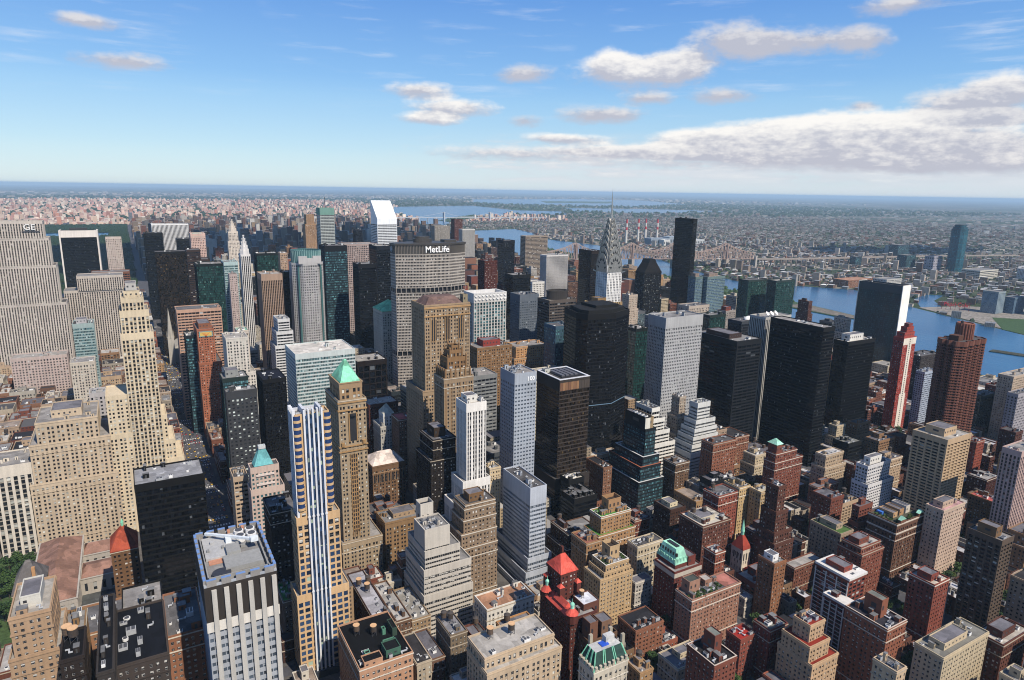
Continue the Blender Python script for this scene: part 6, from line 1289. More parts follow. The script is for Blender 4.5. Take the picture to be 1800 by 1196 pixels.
def cola_sign():
    r = thing('rooftop_sign', 'big red script soda sign standing on the far riverbank', 'sign', (2050, 1010, 1), rz=0); r.rotation_euler.z = R(-62); red = plain('sign_red', (.55, .02, .03), .5)
    textmesh(r, 'script_letters', 'Pepsi·Cola', 14, (0, 0, 12), None, TX, .8, red); b = MB()
    for i in range(7): X = -34+i*11; b.box(X-.5, X+.5, .9, 1.9, 0, 24)
    for z in (10, 17, 23): b.box(-36, 36, 1.0, 1.6, z, z+.6)
    for i in range(6): b.bar((-34+i*11, 1.4, 10), (-23+i*11, 1.4, 23), .4)
    b.build('sign_frame', plain('sign_frame_red', (.25, .05, .05)), r)
cola_sign()

# ------------------------------------------------------------------ the blocks between: lofts, offices, apartment houses and row houses
def proj(x, y, z):
    d = (x, y, z-316); dz = d[0]*fw.x+d[1]*fw.y+d[2]*fw.z
    if dz < 20: return None
    return (900+1176.2*(d[0]*R2.x+d[1]*R2.y+d[2]*R2.z)/dz, 598-1176.2*(d[0]*U2.x+d[1]*U2.y+d[2]*U2.z)/dz)
def outline(x0, x1, y0, y1, h, z0=0):
    P = [proj(x, y, z) for x in (x0, x1) for y in (y0, y1) for z in (z0, h)]
    return None if None in P else P
REFS = dict(ge='the huge lettered slab', teal='the teal banded office', w500='x', hsbc='the black glass block', salm='the broad tan tower', pier='the white pier tower', gold='the gold and blue tower', merc='the green pyramid tower', linc='the big tan brick tower',
 met='the eight sided lettered tower', chr='the steel spired skyscraper', biltm='the teal striped office', french='the orange deco slab', greyw='the dark grey hotel', tealpyr='the teal pyramid block', beige='the beige setback office', bluew='the blue white office',
 redhot='the red roofed hotel', e6='the ornate tan house', e14='the copper ribbed hotel', e9='the pinkish slab', e8='the green mansard block', chtw='the red roofed church', e16='the white framed block', e17='the charcoal roofed slab', e18='the tan ziggurat', e20='the tall balcony tower',
 e21='the tan pink tower', e22='the massive brick palace', c44='the tan balcony tower', corin='the rounded brown tower', redst='the red striped tower', un='the white ended slab', d1='the teal ziggurat', d3='the pale ziggurat', silver='the light grey tower', trump='the plain black slab', citi='the slant roofed tower',
 dkstep='the dark stepped block', pinkrf='the pink roofed block', lib='the marble library', e3='the dark brick loft', e5='the black roofed annex', r5='the green hatted tower', r7='the white terraced block', e23='the broad pale block', e13='the white belted block', e27='the slim topped brick tower', stepd='the tan stepped tower', grid='the pinkish grid tower', gm='the white striped slab', wgoth='the white terracotta tower', r14='the pinkish edge tower', q5='the brown twin slab', q6='the white ribbed tower', bloom='the teal screened tower', redbox='the red rooftop box', e12='the clustered tan tower', e10='the bare penthouse block', e25='the green roofed block', r16='the pink topped block', r3='the red tank block')
REFS['500'] = 'the cream deco skyscraper'; REFS['90p'] = 'the bronze topped slab'; REFS['275'] = 'the white striped tower'; REFS['100p'] = 'the silver office'; REFS['605a'] = 'the big black tower'; REFS['383'] = 'the teal crowned octagon'; REFS['101'] = 'the chamfered black tower'
HB = [(k, a, b, c, d, h) for k, a, b, c, d, h in HEROES]
LOWVIS = {'d1': .08, 'bluew': .1, '90p': .25, '101': .3, 'd3': .4, 'redst': .05, 'corin': .12, 'c44': .25, 'merc': .12, 'gold': .02, '275': .3, '605a': .15, '605b': .25, 'silver': .45, 'e22': .05, 'e21': .12, 'beige': .12, '633': .3, 'french': .3, 'tealpyr': .3, 'greyw': .35, 'e9': .1, 'e8': .25, 'e17': .05, 'e16': .1, 'e20': .06, 'e19': .1, 'redhot': .2}
HP = {}
for k, a, b, c, d, h in HB:
    P = outline(a, b, c, d, h); Pm = outline(a, b, c, d, h, h*LOWVIS.get(k, .55))
    if P: HP[k] = (min(p[0] for p in P), max(p[0] for p in P), max(p[1] for p in Pm[::1]) if Pm else 0, math.hypot((a+b)/2, (c+d)/2), sum(p[0] for p in P)/8, sum(p[1] for p in P[1::2])/4, h)
def cap(x0, x1, y0, y1):
    "tallest a filler may stand here without hiding the upper part of a named building behind it"
    lo, hi = 8, 140
    D = math.hypot((x0+x1)/2, (y0+y1)/2); best = 999
    B = [proj(x, y, 20) for x in (x0, x1) for y in (y0, y1)]
    if None in B: return 20
    u0, u1 = min(p[0] for p in B), max(p[0] for p in B)
    for k, (a, b, vlim, hd, _, _, hh) in HP.items():
        if hd > D+8 and a < u1-1 and b > u0+1:
            key = (x0+x1)/2
            l, h2 = 6, 150
            vtop = vlim if hh > 60 else vlim-0
            for _ in range(9):
                m = (l+h2)/2; q = proj((x0+x1)/2, (y0+y1)/2, m)
                if q and q[1] > vtop: l = m
                else: h2 = m
            best = min(best, l)
    return best
rng = random.Random(77)
BRK = ['7a4436', '8a5240', '6a3a30', '9a6248', 'a07a58', 'b08c62', '5c3a32', '7e5a48', '94685044'[:6], 'c0a27a', '8c4a3a', 'b49878']
STN = ['b8a88c', 'c8bca4', 'a89c88', 'd0c8b8', '9a8c78', 'b0a898', 'c4ae8a']
MOD = ['4a4c50', '6a6e72', '2c3036', '8c9498', '1c2024', '5a4a40', 'a8acae', '34424a']
ROOFC = ['8c8a88', '5a5858', 'a8a49e', '2c2c30', '77757a', 'c4c0b8', '3c3a3c', '9a8c80', '6c6a70', 'b8b4b0']
CN = {}
def cname(hx):
    c = [int(hx[i:i+2], 16) for i in (0, 2, 4)]; mx, mn = max(c), min(c); l = sum(c)/3; s = (mx-mn)/max(mx, 1)
    if s < .12: return 'white' if l > 195 else 'pale grey' if l > 155 else 'grey' if l > 95 else 'dark grey' if l > 50 else 'black'
    if c[2] > c[0]: return 'bluish grey'
    if c[0]-c[1] > 45 and l < 118: return 'red brick' if l > 75 else 'dark red brick'
    if l > 165: return 'cream'
    return 'tan' if l > 125 else 'brown' if l > 82 else 'dark brown'
LOTS = []
def occupied(x0, x1, y0, y1):
    for k, a, b, c, d, h in HB:
        if x0 < b and x1 > a and y0 < d and y1 > c: return True
    return False
def lots():
    for n in range(33, 66):
        Y0, Y1 = ST_Y(n)+9, ST_Y(n+1)-9
        for bi, (a, b) in enumerate(AV):
            if n >= 59 and a < 50: continue
            cx, cy = (a+b)/2, (Y0+Y1)/2; q = proj(cx, cy, 40)
            if not q or q[0] < -900 or q[0] > 3400 or q[1] > 2600: continue
            if a < 0 and 40 <= n < 42: continue      # library and its park
            low = (cx > 215 and cy < 430) or (cx > 560 and cy < 520); far = cy > 1250
            ym = (Y0+Y1)/2
            for row in (0, 1):
                x = a
                while x < b-5:
                    w = rng.uniform(6.5, 11) if low and rng.random() < .75 else rng.uniform(14, 34)
                    if far: w = rng.uniform(20, 42)
                    w = min(w, b-x)
                    y0, y1 = (Y0, ym-1.5) if row == 0 else (ym+1.5, Y1)
                    if low: y0, y1 = (Y0, Y0+rng.uniform(15, 20)) if row == 0 else (Y1-rng.uniform(15, 20), Y1)
                    x0, x1 = x+.05, x+w-.1; x += w
                    # shrink away from the named buildings rather than drop the lot
                    ok = not occupied(x0, x1, y0, y1)
                    if not ok:
                        for f in (.55, .3):
                            for (p0, p1, q0, q1) in ((x0, x1, y0, y0+(y1-y0)*f), (x0, x1, y1-(y1-y0)*f, y1), (x0, x0+(x1-x0)*f, y0, y1), (x1-(x1-x0)*f, x1, y0, y1)):
                                if p1-p0 > 6 and q1-q0 > 8 and not occupied(p0, p1, q0, q1): x0, x1, y0, y1 = p0, p1, q0, q1; ok = True; break
                            if ok: break
                    if not ok: continue
                    r = rng.random()
                    if low: h = rng.uniform(13, 19) if w < 12 else rng.uniform(28, 58)
                    elif far: h = rng.uniform(28, 62) if r < .66 else rng.uniform(60, 118)
                    elif cx > 660: h = rng.uniform(16, 40) if r < .7 else rng.uniform(50, 100)
                    else: h = rng.uniform(26, 62) if r < .82 else rng.uniform(62, 95)
                    if a < 0: h = min(h, 44)
                    if 60 < cx < 200 and x0 < 100 and 540 < cy < 1100: h = min(h, rng.uniform(20, 34))
                    if cx > 950 and cy < 760: h = min(h, rng.uniform(9, 26))
                    if cx < 215 and cy < 560 and cx > 50: h = min(h, 46)
                    c = cap(x0, x1, y0, y1)
                    if h > c: h = max(9, c*rng.uniform(.8, 1.0))
                    if h < 9: continue
                    kind = 'row' if (low and w < 12) else ('office' if (not low and h > 45 and rng.random() < .4) else 'apt' if (low or cx > 500 or far) else 'loft')
                    LOTS.append([x0, x1, y0, y1, h, kind, rng.random()])
lots()
GAPS = []
def infill():
    "yards and gaps the regular lots left open get small rear buildings"
    taken = [tuple(l[:4]) for l in LOTS]
    for n in range(36, 60):
        Y0, Y1 = ST_Y(n)+9, ST_Y(n+1)-9
        for a, b in AV:
            if a < 0 and 40 <= n < 42: continue
            cx, cy = (a+b)/2, (Y0+Y1)/2; q = proj(cx, cy, 30)
            if not q or q[0] < -60 or q[0] > 1860 or q[1] > 1350: continue
            low = (cx > 215 and cy < 430) or (cx > 560 and cy < 520); cw, cd = (9, 13) if low else (14, 18)
            near = [t for t in taken if t[0] < b+2 and t[1] > a-2 and t[2] < Y1+2 and t[3] > Y0-2]
            for i in range(int((b-a)/cw)):
                for j in range(int((Y1-Y0)/cd)):
                    x0, y0 = a+i*cw+rng.uniform(.1, 1), Y0+j*cd+rng.uniform(.1, 1); x1, y1 = x0+cw-1.3, y0+cd-1.3
                    if occupied(x0, x1, y0, y1) or any(x0 < t[1] and x1 > t[0] and y0 < t[3] and y1 > t[2] for t in near): continue
                    if low and rng.random() < .7: GAPS.append(((x0+x1)/2, (y0+y1)/2)); near.append((x0, x1, y0, y1)); continue
                    if cx > 950 and cy < 760 and rng.random() < .5: continue
                    h = rng.uniform(8, 16) if low else rng.uniform(16, 38); h = min(h, cap(x0, x1, y0, y1))
                    if h < 6: continue
                    LOTS.append([x0, x1, y0, y1, h, 'row' if low else 'loft', rng.random()]); near.append((x0, x1, y0, y1))
infill()
# coarse picture of ids (painter's order) to find which lots show at all
def visible():
    H_, W_ = 398, 600; buf = np.full((H_, W_), -1, np.int32); items = [(math.hypot((a+b)/2, (c+d)/2), (a, b, c, d, h), -2) for k, a, b, c, d, h in HB]
    items += [(math.hypot((l[0]+l[1])/2, (l[2]+l[3])/2), tuple(l[:5]), i) for i, l in enumerate(LOTS)]
    for D, bx, i in sorted(items, key=lambda t: -t[0]):
        P = outline(*bx)
        if not P: continue
        pts = sorted(set((p[0]/3, p[1]/3) for p in P))
        def half(pp):
            o = []
            for p in pp:
                while len(o) > 1 and (o[-1][0]-o[-2][0])*(p[1]-o[-2][1])-(o[-1][1]-o[-2][1])*(p[0]-o[-2][0]) <= 0: o.pop()
                o.append(p)
            return o[:-1]
        hull = half(pts)+half(pts[::-1]); u0, u1 = int(max(0, min(p[0] for p in hull))), int(min(W_-1, max(p[0] for p in hull)+1)); v0, v1 = int(max(0, min(p[1] for p in hull))), int(min(H_-1, max(p[1] for p in hull)+1))
        if u1 < u0 or v1 < v0: continue
        X, Y = np.meshgrid(np.arange(u0, u1+1)+.5, np.arange(v0, v1+1)+.5); m = np.ones(X.shape, bool)
        for j in range(len(hull)):
            p, q = hull[j], hull[(j+1) % len(hull)]; m &= (q[0]-p[0])*(Y-p[1])-(q[1]-p[1])*(X-p[0]) >= 0
        buf[v0:v1+1, u0:u1+1][m] = i
    u, c = np.unique(buf, return_counts=True); return {int(a): int(b) for a, b in zip(u, c) if a >= 0}
VIS = visible()
order = sorted(VIS, key=lambda i: -VIS[i])
SEEN = set()
def relabel(core, u, v, D):
    cand = []
    for k, (a, b, vl, hd, uc, vc, hh) in HP.items():
        if k in REFS: cand.append((math.hypot(u-uc, (v-vc)*.8), k, uc, vc, hd))
    cand.sort(); cand = cand[:7]
    def rel(c):
        _, k, uc, vc, hd = c
        if abs(u-uc) > abs(v-vc)*.7: s = 'left of ' if u < uc else 'right of '
        else: s = 'in front of ' if hd > D else 'behind '
        return s+REFS[k]
    opts = [core+' '+rel(c) for c in cand[:4]]
    for i in range(5):
        for j in range(i+1, 6): opts.append(core+' '+rel(cand[i])+' and '+rel(cand[j]))
    for o in opts:
        if o not in SEEN and len(o.split()) <= 16: SEEN.add(o); return o
    for w in ('plain', 'narrow', 'squat', 'old', 'small'):
        for o in opts:
            q = w+' '+o
            if q not in SEEN and len(q.split()) <= 16: SEEN.add(q); return q
    return None
STUFFB = []
NK = {}
def filler(i, g):
    x0, x1, y0, y1, h, kind, q = LOTS[i]; ox, oy = (x0+x1)/2, (y0+y1)/2; D = math.hypot(ox, oy); u, v = proj(ox, oy, h); w, d = x1-x0, y1-y0
    if kind == 'row': col = g.choice(['6a4034', '7c4a3c', '8a6a50', 'a89880', '5a3a34', '94745a', 'c0b4a0', '704438']); style = 'brick'; name = 'row_house'; cat = 'row house'
    elif kind == 'loft': col = g.choice(BRK+STN); style = g.choice(('brick', 'brick', 'brick2', 'stone')); name = 'loft_building'; cat = 'loft building'
    elif kind == 'office': col = g.choice(MOD+STN[:3]); style = g.choice(('bands', 'darkteal', 'blackhz', 'punch', 'grid', 'tealband', 'piers2')); name = 'office_building'; cat = 'office building'
    else: col = g.choice(BRK+['a85a40', 'c8b48c', 'b8b0a4']); style = g.choice(('brick', 'brick', 'brick', 'wgrid', 'balcdark')) if D > 500 else 'brick'; name = 'apartment_house'; cat = 'apartment house'
    NK[name] = NK.get(name, 0)+1
    if NK[name] > 290: STUFFB.append((x0, x1, y0, y1, h, col)); return
    rc = g.choice(ROOFC) if kind != 'row' else g.choice(('1c1c20', '26262a', 'b8b8bc', 'a8a8ae', '3a3638', 'c8c8cc'))
    hw = 'low' if h < 20 else 'mid-rise' if h < 55 else 'tall'
    lab = relabel(f"{'' if kind == 'row' else hw+' '}{cname(col)} {cat}".strip(), u, v, D)
    if not lab: STUFFB.append((x0, x1, y0, y1, h, col)); return
    r = thing(name, lab, cat, (ox, oy, 0), {'row': 'row houses of the brick side streets', 'loft': 'loft buildings filling the midtown blocks', 'office': 'office buildings filling the midtown blocks', 'apt': 'apartment houses filling the eastern blocks'}[kind])
    T = [(x0, x1, y0, y1, h)]
    if kind in ('loft', 'apt') and h > 30 and w > 14 and g.random() < .5:      # one setback
        T = [(x0, x1, y0, y1, h*g.uniform(.6, .82)), (x0+g.uniform(1, w*.22), x1-g.uniform(1, w*.22), y0+g.uniform(1.5, 4), y1-1, h)]
    body(r, T, style, col, ox, oy, rc, 1.0, parapet=.9)
    a, b, c, e, _ = T[-1]; a -= ox; b -= ox; c -= oy; e -= oy
    if kind == 'row':
        n = 2
        if D < 620:
            bb = MB(); bb.box(a+.4, a+1.2, e-3, e-1.2, h, h+2.6); bb.build('chimney', wall('6a4034'), r); clutter(g, r, a, b, c, e, h+.07, 2, 'b0a898')
    else:
        n = 8 if D < 700 else 4 if D < 1200 else 1
        if w > 11 and g.random() < .6: pent(r, a+(b-a)*.3, a+(b-a)*.65, c+(e-c)*.4, c+(e-c)*.8, h, g.uniform(3, 6), col)
        clutter(g, r, a, b, c, c+(e-c)*.4, h+.07, n, col)
        if kind in ('loft', 'apt') and D < 900 and w > 12 and g.random() < .55: add_tank(r, b-3.2, e-3.2, h+.1, g.random() < .4)
for n_, i in enumerate(order):
    if VIS[i] >= 5: filler(i, random.Random(i*7+1))
    else: STUFFB.append(tuple(LOTS[i][:5])+(random.Random(i).choice(BRK+STN),))
for i in range(len(LOTS)):
    if i not in VIS: STUFFB.append(tuple(LOTS[i][:5])+(random.Random(i).choice(BRK+STN),))
print('lots', len(LOTS), 'visible', len(VIS), NK, 'stuff', len(STUFFB))
# ------------------------------------------------------------------ the far city: thousands of blocks, one mass per district
def citym(name):
    def fn(T, b):
        ca = T.n('ShaderNodeVertexColor'); ca.layer_name = 'Col'; g = T.n('ShaderNodeNewGeometry'); p = T.n('ShaderNodeSeparateXYZ'); T.link(g.outputs['Position'], p.inputs[0]); n = T.n('ShaderNodeSeparateXYZ'); T.link(g.outputs['Normal'], n.inputs[0])
        side = T.m('LESS_THAN', T.m('ABSOLUTE', n.outputs[2]), .5); isx = T.m('GREATER_THAN', T.m('ABSOLUTE', n.outputs[0]), .5)
        hcoord = T.m('ADD', T.m('MULTIPLY', isx, p.outputs[1]), T.m('MULTIPLY', T.m('SUBTRACT', 1.0, isx), p.outputs[0]))
        w = T.m('MULTIPLY', T.m('LESS_THAN', T.m('FRACT', T.m('DIVIDE', p.outputs[2], 3.2)), .52), T.m('LESS_THAN', T.m('FRACT', T.m('DIVIDE', hcoord, 3.4)), .55))
        w = T.m('MULTIPLY', T.m('MULTIPLY', w, side), .8); T.link(T.mix(w, ca.outputs[0], (.02, .022, .026)), b.inputs['Base Color']); b.inputs['Roughness'].default_value = .85; b.inputs['Specular IOR Level'].default_value = .25
    return mat('far_city', fn)
def boxes_mesh(name, X0, X1, Y0, Y1, H, wallc, roofc, label, ang=None, z0=None):
    n = len(X0); Z0 = np.zeros(n) if z0 is None else z0; V = np.zeros((n, 8, 3), 'f')
    if ang is None: 
        for k, (x, y, z) in enumerate(((X0, Y0, Z0), (X1, Y0, Z0), (X1, Y1, Z0), (X0, Y1, Z0), (X0, Y0, H), (X1, Y0, H), (X1, Y1, H), (X0, Y1, H))): V[:, k, 0], V[:, k, 1], V[:, k, 2] = x, y, z
    else:
        cx, cy, hw, hd = (X0+X1)/2, (Y0+Y1)/2, (X1-X0)/2, (Y1-Y0)/2; c, s = np.cos(ang), np.sin(ang)
        for k, (sx, sy, z) in enumerate(((-1, -1, Z0), (1, -1, Z0), (1, 1, Z0), (-1, 1, Z0), (-1, -1, H), (1, -1, H), (1, 1, H), (-1, 1, H))):
            V[:, k, 0] = cx+c*sx*hw-s*sy*hd; V[:, k, 1] = cy+s*sx*hw+c*sy*hd; V[:, k, 2] = z
    F = np.array([(0, 1, 5, 4), (1, 2, 6, 5), (2, 3, 7, 6), (3, 0, 4, 7), (4, 5, 6, 7)]); idx = (np.arange(n)[:, None, None]*8+F[None]).reshape(-1)
    me = bpy.data.meshes.new(name); me.vertices.add(n*8); me.vertices.foreach_set('co', V.ravel()); me.loops.add(n*20); me.loops.foreach_set('vertex_index', idx.astype('i')); me.polygons.add(n*5); me.polygons.foreach_set('loop_start', np.arange(0, n*20, 4, dtype='i')); me.update(calc_edges=True)
    ca = me.color_attributes.new('Col', 'FLOAT_COLOR', 'CORNER'); C = np.ones((n, 5, 4, 4), 'f'); C[:, :4, :, :3] = wallc[:, None, None, :]; C[:, 4, :, :3] = roofc[:, None, :]; ca.data.foreach_set('color', C.ravel())
    me.polygons.foreach_set('use_smooth', np.zeros(n*5, dtype=bool)); me.materials.append(citym(name)); o = link(name, me); o['kind'] = 'stuff'; o['label'] = label; o['category'] = 'distant buildings'; return o
NR = np.random.default_rng(5)
def pal(hexes, n, lo=.75, hi=1.2, k=.8):
    P = np.array([hexc(h, k) for h in hexes]); return P[NR.integers(0, len(P), n)]*NR.uniform(lo, hi, (n, 1))
def inpoly(x, y, P):
    r = np.zeros(len(x), bool); k = len(P)
    for i in range(k):
        (ax, ay), (bx, by) = P[i], P[(i+1) % k]; c = ((ay > y) != (by > y)); r ^= c & (x < (bx-ax)*(y-ay)/((by-ay) if by != ay else 1e-9)+ax)
    return r
def inview(x, y, pad=.07):
    a = np.arctan2(x, y); return (a > yaw-.66-pad) & (a < yaw+.66+pad)
def scatter(name, x0, x1, y0, y1, sx, sy, wmin, wmax, hfun, walls, roofs, label, keep=.9, ang=None, avoid=(), k=.8, streets=0, jit=.35):
    X, Y = np.meshgrid(np.arange(x0, x1, sx), np.arange(y0, y1, sy)); X = X.ravel()+NR.uniform(-jit, jit, X.size)*sx; Y = Y.ravel()+NR.uniform(-jit, jit, Y.size)*sy; m = (NR.random(X.size) < keep) & inview(X, Y)
    for P in avoid: m &= ~inpoly(X, Y, P)
    for (kk, a, b, c, d, h) in HB: m &= ~((X > a-20) & (X < b+20) & (Y > c-20) & (Y < d+20))
    if name in ('riverside_blocks', 'queens_blocks', 'outer_blocks', 'bronx_blocks'):
        cl = np.sin(X*.0061+1.7*np.sin(Y*.0043))+np.sin(Y*.0079+1.3*np.sin(X*.0051)+2)+.8*np.sin((X+Y)*.013); m &= NR.random(X.size) < np.clip(.78+.3*cl, .25, 1)
        ca_, sa_ = math.cos(.35 if name == 'riverside_blocks' else .6), math.sin(.35 if name == 'riverside_blocks' else .6); m &= (np.mod(X*ca_+Y*sa_, 190) > 24) & (np.mod(-X*sa_+Y*ca_, 78) > 15)
    if streets: m &= (np.mod(X+3*NR.random(X.size), streets[0]) > streets[1]) & (np.mod(Y, streets[2]) > streets[3])
    X, Y = X[m], Y[m]; n = len(X); w, d = NR.uniform(wmin, wmax, n), NR.uniform(wmin, wmax, n); H = hfun(X, Y, n)
    A = None if ang is None else np.full(n, ang)+0.0
    return boxes_mesh(name, X-w/2, X+w/2, Y-d/2, Y+d/2, H, pal(walls, n, .6, 1.15, k=k), pal(roofs, n, .65, 1.15, k=.92), label, A)
WATERS = [RIVER, [(2010, 1085), (2160, 1190), (2300, 1230), (2330, 1190), (2180, 1140), (2050, 1040)], MID, HELL, FAR, FAR2, [(2250, 6100), (1500, 7400), (900, 8700), (1060, 8800), (1700, 7500), (2420, 6300)]]
PARKP = [(-900, 2100), (30, 2100), (30, 6140), (-900, 6140)]
LAWN = [(1740, 540), (1840, 740), (2000, 1085), (2190, 1060), (2330, 960), (2200, 640), (1950, 500)]
TOWERS = [[(x0-25, y0-25), (x1+25, y0-25), (x1+25, y1+25), (x0-25, y1+25)] for x0, x1, y0, y1 in ((3120, 3200, 1550, 1630), (3470, 3570, 2030, 2080), (3060, 3130, 1745, 1790), (3085, 3150, 1640, 1680), (2190, 2330, 1440, 1500), (2300, 2390, 1370, 1420), (2920, 3060, 1370, 1440), (3050, 3300, 1260, 1300), (2930, 2975, 1905, 1935), (2800, 3200, 3100, 3260))]
VIA = [[(2380, 2080), (2540, 2035), (2780, 2010), (3100, 1985), (3620, 1935), (4220, 1835), (4210, 1760), (3600, 1865), (3100, 1915), (2760, 1940), (2500, 1965), (2380, 2000)]]
if STUFFB:
    a = np.array([s[:5] for s in STUFFB]); n = len(a); boxes_mesh('block_infill', a[:, 0], a[:, 1], a[:, 2], a[:, 3], a[:, 4], pal(BRK+STN, n), pal(ROOFC, n), 'lesser buildings of the midtown blocks, only slivers of them showing')
def h_ues(X, Y, n): r = NR.random(n); return np.where(r < .62, NR.uniform(18, 45, n), np.where(r < .9, NR.uniform(45, 85, n), NR.uniform(80, 125, n)))*np.clip(1.2-(Y-2000)/9000, .55, 1)
UW = ['6c5248', '8a7060', 'a8947e', 'b4a896', '5a443c', '84766c', '8c5e4a', 'c8c0b4', '4c3c38', '74706c', 'ac9478', '3c3838', '90959a', 'd4d0c8']
UR = ['a49c94', '8c8a88', 'c0b8b0', '6c6a6a', 'b0a090']
scatter('uptown_blocks', 60, 1900, 2560, 6600, 30, 34, 16, 30, h_ues, UW, UR, 'dense apartment blocks of the uptown east side fading into haze', .86, avoid=WATERS, streets=(155, 22, 80.4, 12), jit=.15)
def h_har(X, Y, n): r = NR.random(n); return np.where(r < .86, NR.uniform(14, 26, n), NR.uniform(35, 65, n))
scatter('bronx_blocks', -3600, 4300, 6200, 15500, 40, 52, 15, 38, h_har, ['d8b8a4', 'e0c8b4', 'c8988a', 'ecdcc8', 'b8846e', 'dcc0a8', 'c4a090'], ['dcd0c4', 'c8beb4', 'b4a89c'], 'sunlit pinkish apartment blocks spreading towards the horizon', .95, avoid=WATERS+[PARKP], k=1.1)
scatter('westside_blocks', -2600, -900, 2100, 6200, 34, 40, 18, 32, h_ues, UW, UR, 'apartment blocks west of the park', .8)
QW = ['b8b0a4', 'a08c7a', '946c5a', 'ccc4b8', '8c7c70', 'b4a898', '7c6458', 'c0b0a0']; QR = ['c8c8c8', '90949a', '6c7074', 'dcdcd8', '7c8084', '4c5054', 'a0a4a8', '8a6c5e', '54504c', '605c5a']
def h_q(X, Y, n): r = NR.random(n); return np.where(r < .80, NR.uniform(6, 12, n), np.where(r < .97, NR.uniform(11, 22, n), NR.uniform(22, 46, n)))
scatter('riverside_blocks', 1850, 3900, 300, 4300, 26, 28, 11, 26, h_q, QW, QR, 'low grey workshops and row houses across the river', .95, ang=.35, avoid=WATERS+[LAWN]+TOWERS+VIA)
scatter('queens_blocks', 2600, 8600, 600, 8000, 36, 38, 11, 28, lambda X, Y, n: np.where(NR.random(n) < .93, NR.uniform(6, 11, n), NR.uniform(14, 30, n)), QW, QR, 'endless low houses of the borough across the river', .85, ang=.6, avoid=WATERS+[[(1800, 200), (3900, 200), (3900, 4300), (1800, 4300)]])
scatter('outer_blocks', 6500, 17000, 1500, 15000, 105, 120, 26, 60, lambda X, Y, n: np.where(NR.random(n) < .95, NR.uniform(6, 12, n), NR.uniform(18, 40, n)), ['d4ccc0', 'c4b4a4', 'e4e0d8', 'b09484', 'd8c8b8'], QR, 'far suburbs dissolving into blue haze', .42, ang=.6, avoid=WATERS)
scatter('skyline_blocks', -4000, 24000, 15000, 30000, 330, 420, 60, 170, lambda X, Y, n: NR.uniform(10, 42, n), ['d0c4b8', 'c0b4a8', 'dcd8d0'], QR, 'tiny pale blocks near the horizon', .30, avoid=WATERS, k=.7)
# ------------------------------------------------------------------ trees
TREES = []
def tree_kind(seed, h, r, shade):
    g = random.Random(seed); t = MB(); t.frustum(ngon(0, 0, .34, 7), ngon(.1, .05, .2, 7), 0, h*.45); L = []
    for i in range(6):
        a = i*1.05+g.uniform(-.3, .3); e = (math.cos(a)*r*.6, math.sin(a)*r*.6, h*g.uniform(.55, .85)); t.bar((.1, .05, h*g.uniform(.25, .43)), e, .16); L.append(e)
    c = MB(); cl = [(x*1.1, y*1.1, z, r*g.uniform(.35, .55)) for x, y, z in L]+[(g.uniform(-.4, .4)*r, g.uniform(-.4, .4)*r, h*g.uniform(.62, .95), r*g.uniform(.3, .5)) for _ in range(6)]
    for x, y, z, q in cl:
        for k in range(46):
            a, e = g.uniform(0, 6.283), math.asin(g.uniform(-.75, 1)); s = q*g.uniform(.55, 1.05); p = Vector((x+s*math.cos(a)*math.cos(e), y+s*math.sin(a)*math.cos(e), z+s*math.sin(e)*.85))
            u = Vector((g.uniform(-1, 1), g.uniform(-1, 1), g.uniform(-.5, .5))).normalized(); w = u.cross(Vector((g.uniform(-1, 1), g.uniform(-1, 1), 1))).normalized(); u = u*g.uniform(.3, .6); w = w*g.uniform(.3, .6)
            c.poly([tuple(p-u-w*.6), tuple(p+u-w), tuple(p+u*.7+w), tuple(p-u+w*.8)])
    return t.build('trunk', plain('bark', (.05, .04, .03), .9), data=True), c.build('crown', leafm('leaf_%d' % seed, shade), data=True)
TK = [tree_kind(1, 11, 4.6, (.040, .075, .018)), tree_kind(2, 14, 5.4, (.028, .058, .016)), tree_kind(3, 9, 3.8, (.06, .085, .02))]
TSEEN = {}
def tree(x, y, k, s, where, grp):
    q = proj(x, y, 8)
    if not q or not (-20 < q[0] < 1820 and q[1] < 1230): return
    o = thing('street_tree', '%s %s tree %s' % (('leafy', 'tall dark', 'small bright')[k], 'green', where), 'tree', (x, y, .17), grp); o.scale = (s, s, s); o.rotation_euler.z = rng.uniform(0, 6)
    link('trunk', TK[k][0], o); link('crown', TK[k][1], o)
def free(x, y, m=4):
    return not occupied(x-m, x+m, y-m, y+m) and not any(l[0]-m < x < l[1]+m and l[2]-m < y < l[3]+m for i, l in enumerate(LOTS) if i in VIS)
tr = random.Random(9); placed = []
for n in range(36, 41):            # back gardens and kerbs of the brick side streets
    for a, b in AV[2:6]:
        for kx in range(int((b-a)/8)):
            x = a+4+kx*8+tr.uniform(-3, 3)
            for y, w in ((ST_Y(n)+6.6, 'on the kerb'), (ST_Y(n+1)-6.6, 'on the kerb'), ((ST_Y(n)+ST_Y(n+1))/2+tr.uniform(-9, 9), 'in a back garden'), ((ST_Y(n)+ST_Y(n+1))/2+tr.uniform(-9, 9), 'in a back garden')):
                if tr.random() < .9 and free(x, y, 1.2 if w == 'on the kerb' else 2.4): placed.append((x, y, w))
gp = [(x+tr.uniform(-1.5, 1.5), y+tr.uniform(-2, 2), 'in a back garden') for x, y in GAPS if y < 470 and x < 620]; print('gaps', len(GAPS), len(gp), len(placed))
for x, y, w in (gp[:230]+placed)[:400]:
    q = proj(x, y, 20); k = min(((math.hypot(q[0]-HP[h][4], q[1]-HP[h][5]), h) for h in HP if h in REFS)) if q else None
    if k: tree(x, y, tr.randrange(3), tr.uniform(.7, 1.1), w+' near '+REFS[k[1]], 'trees of the brick side streets')
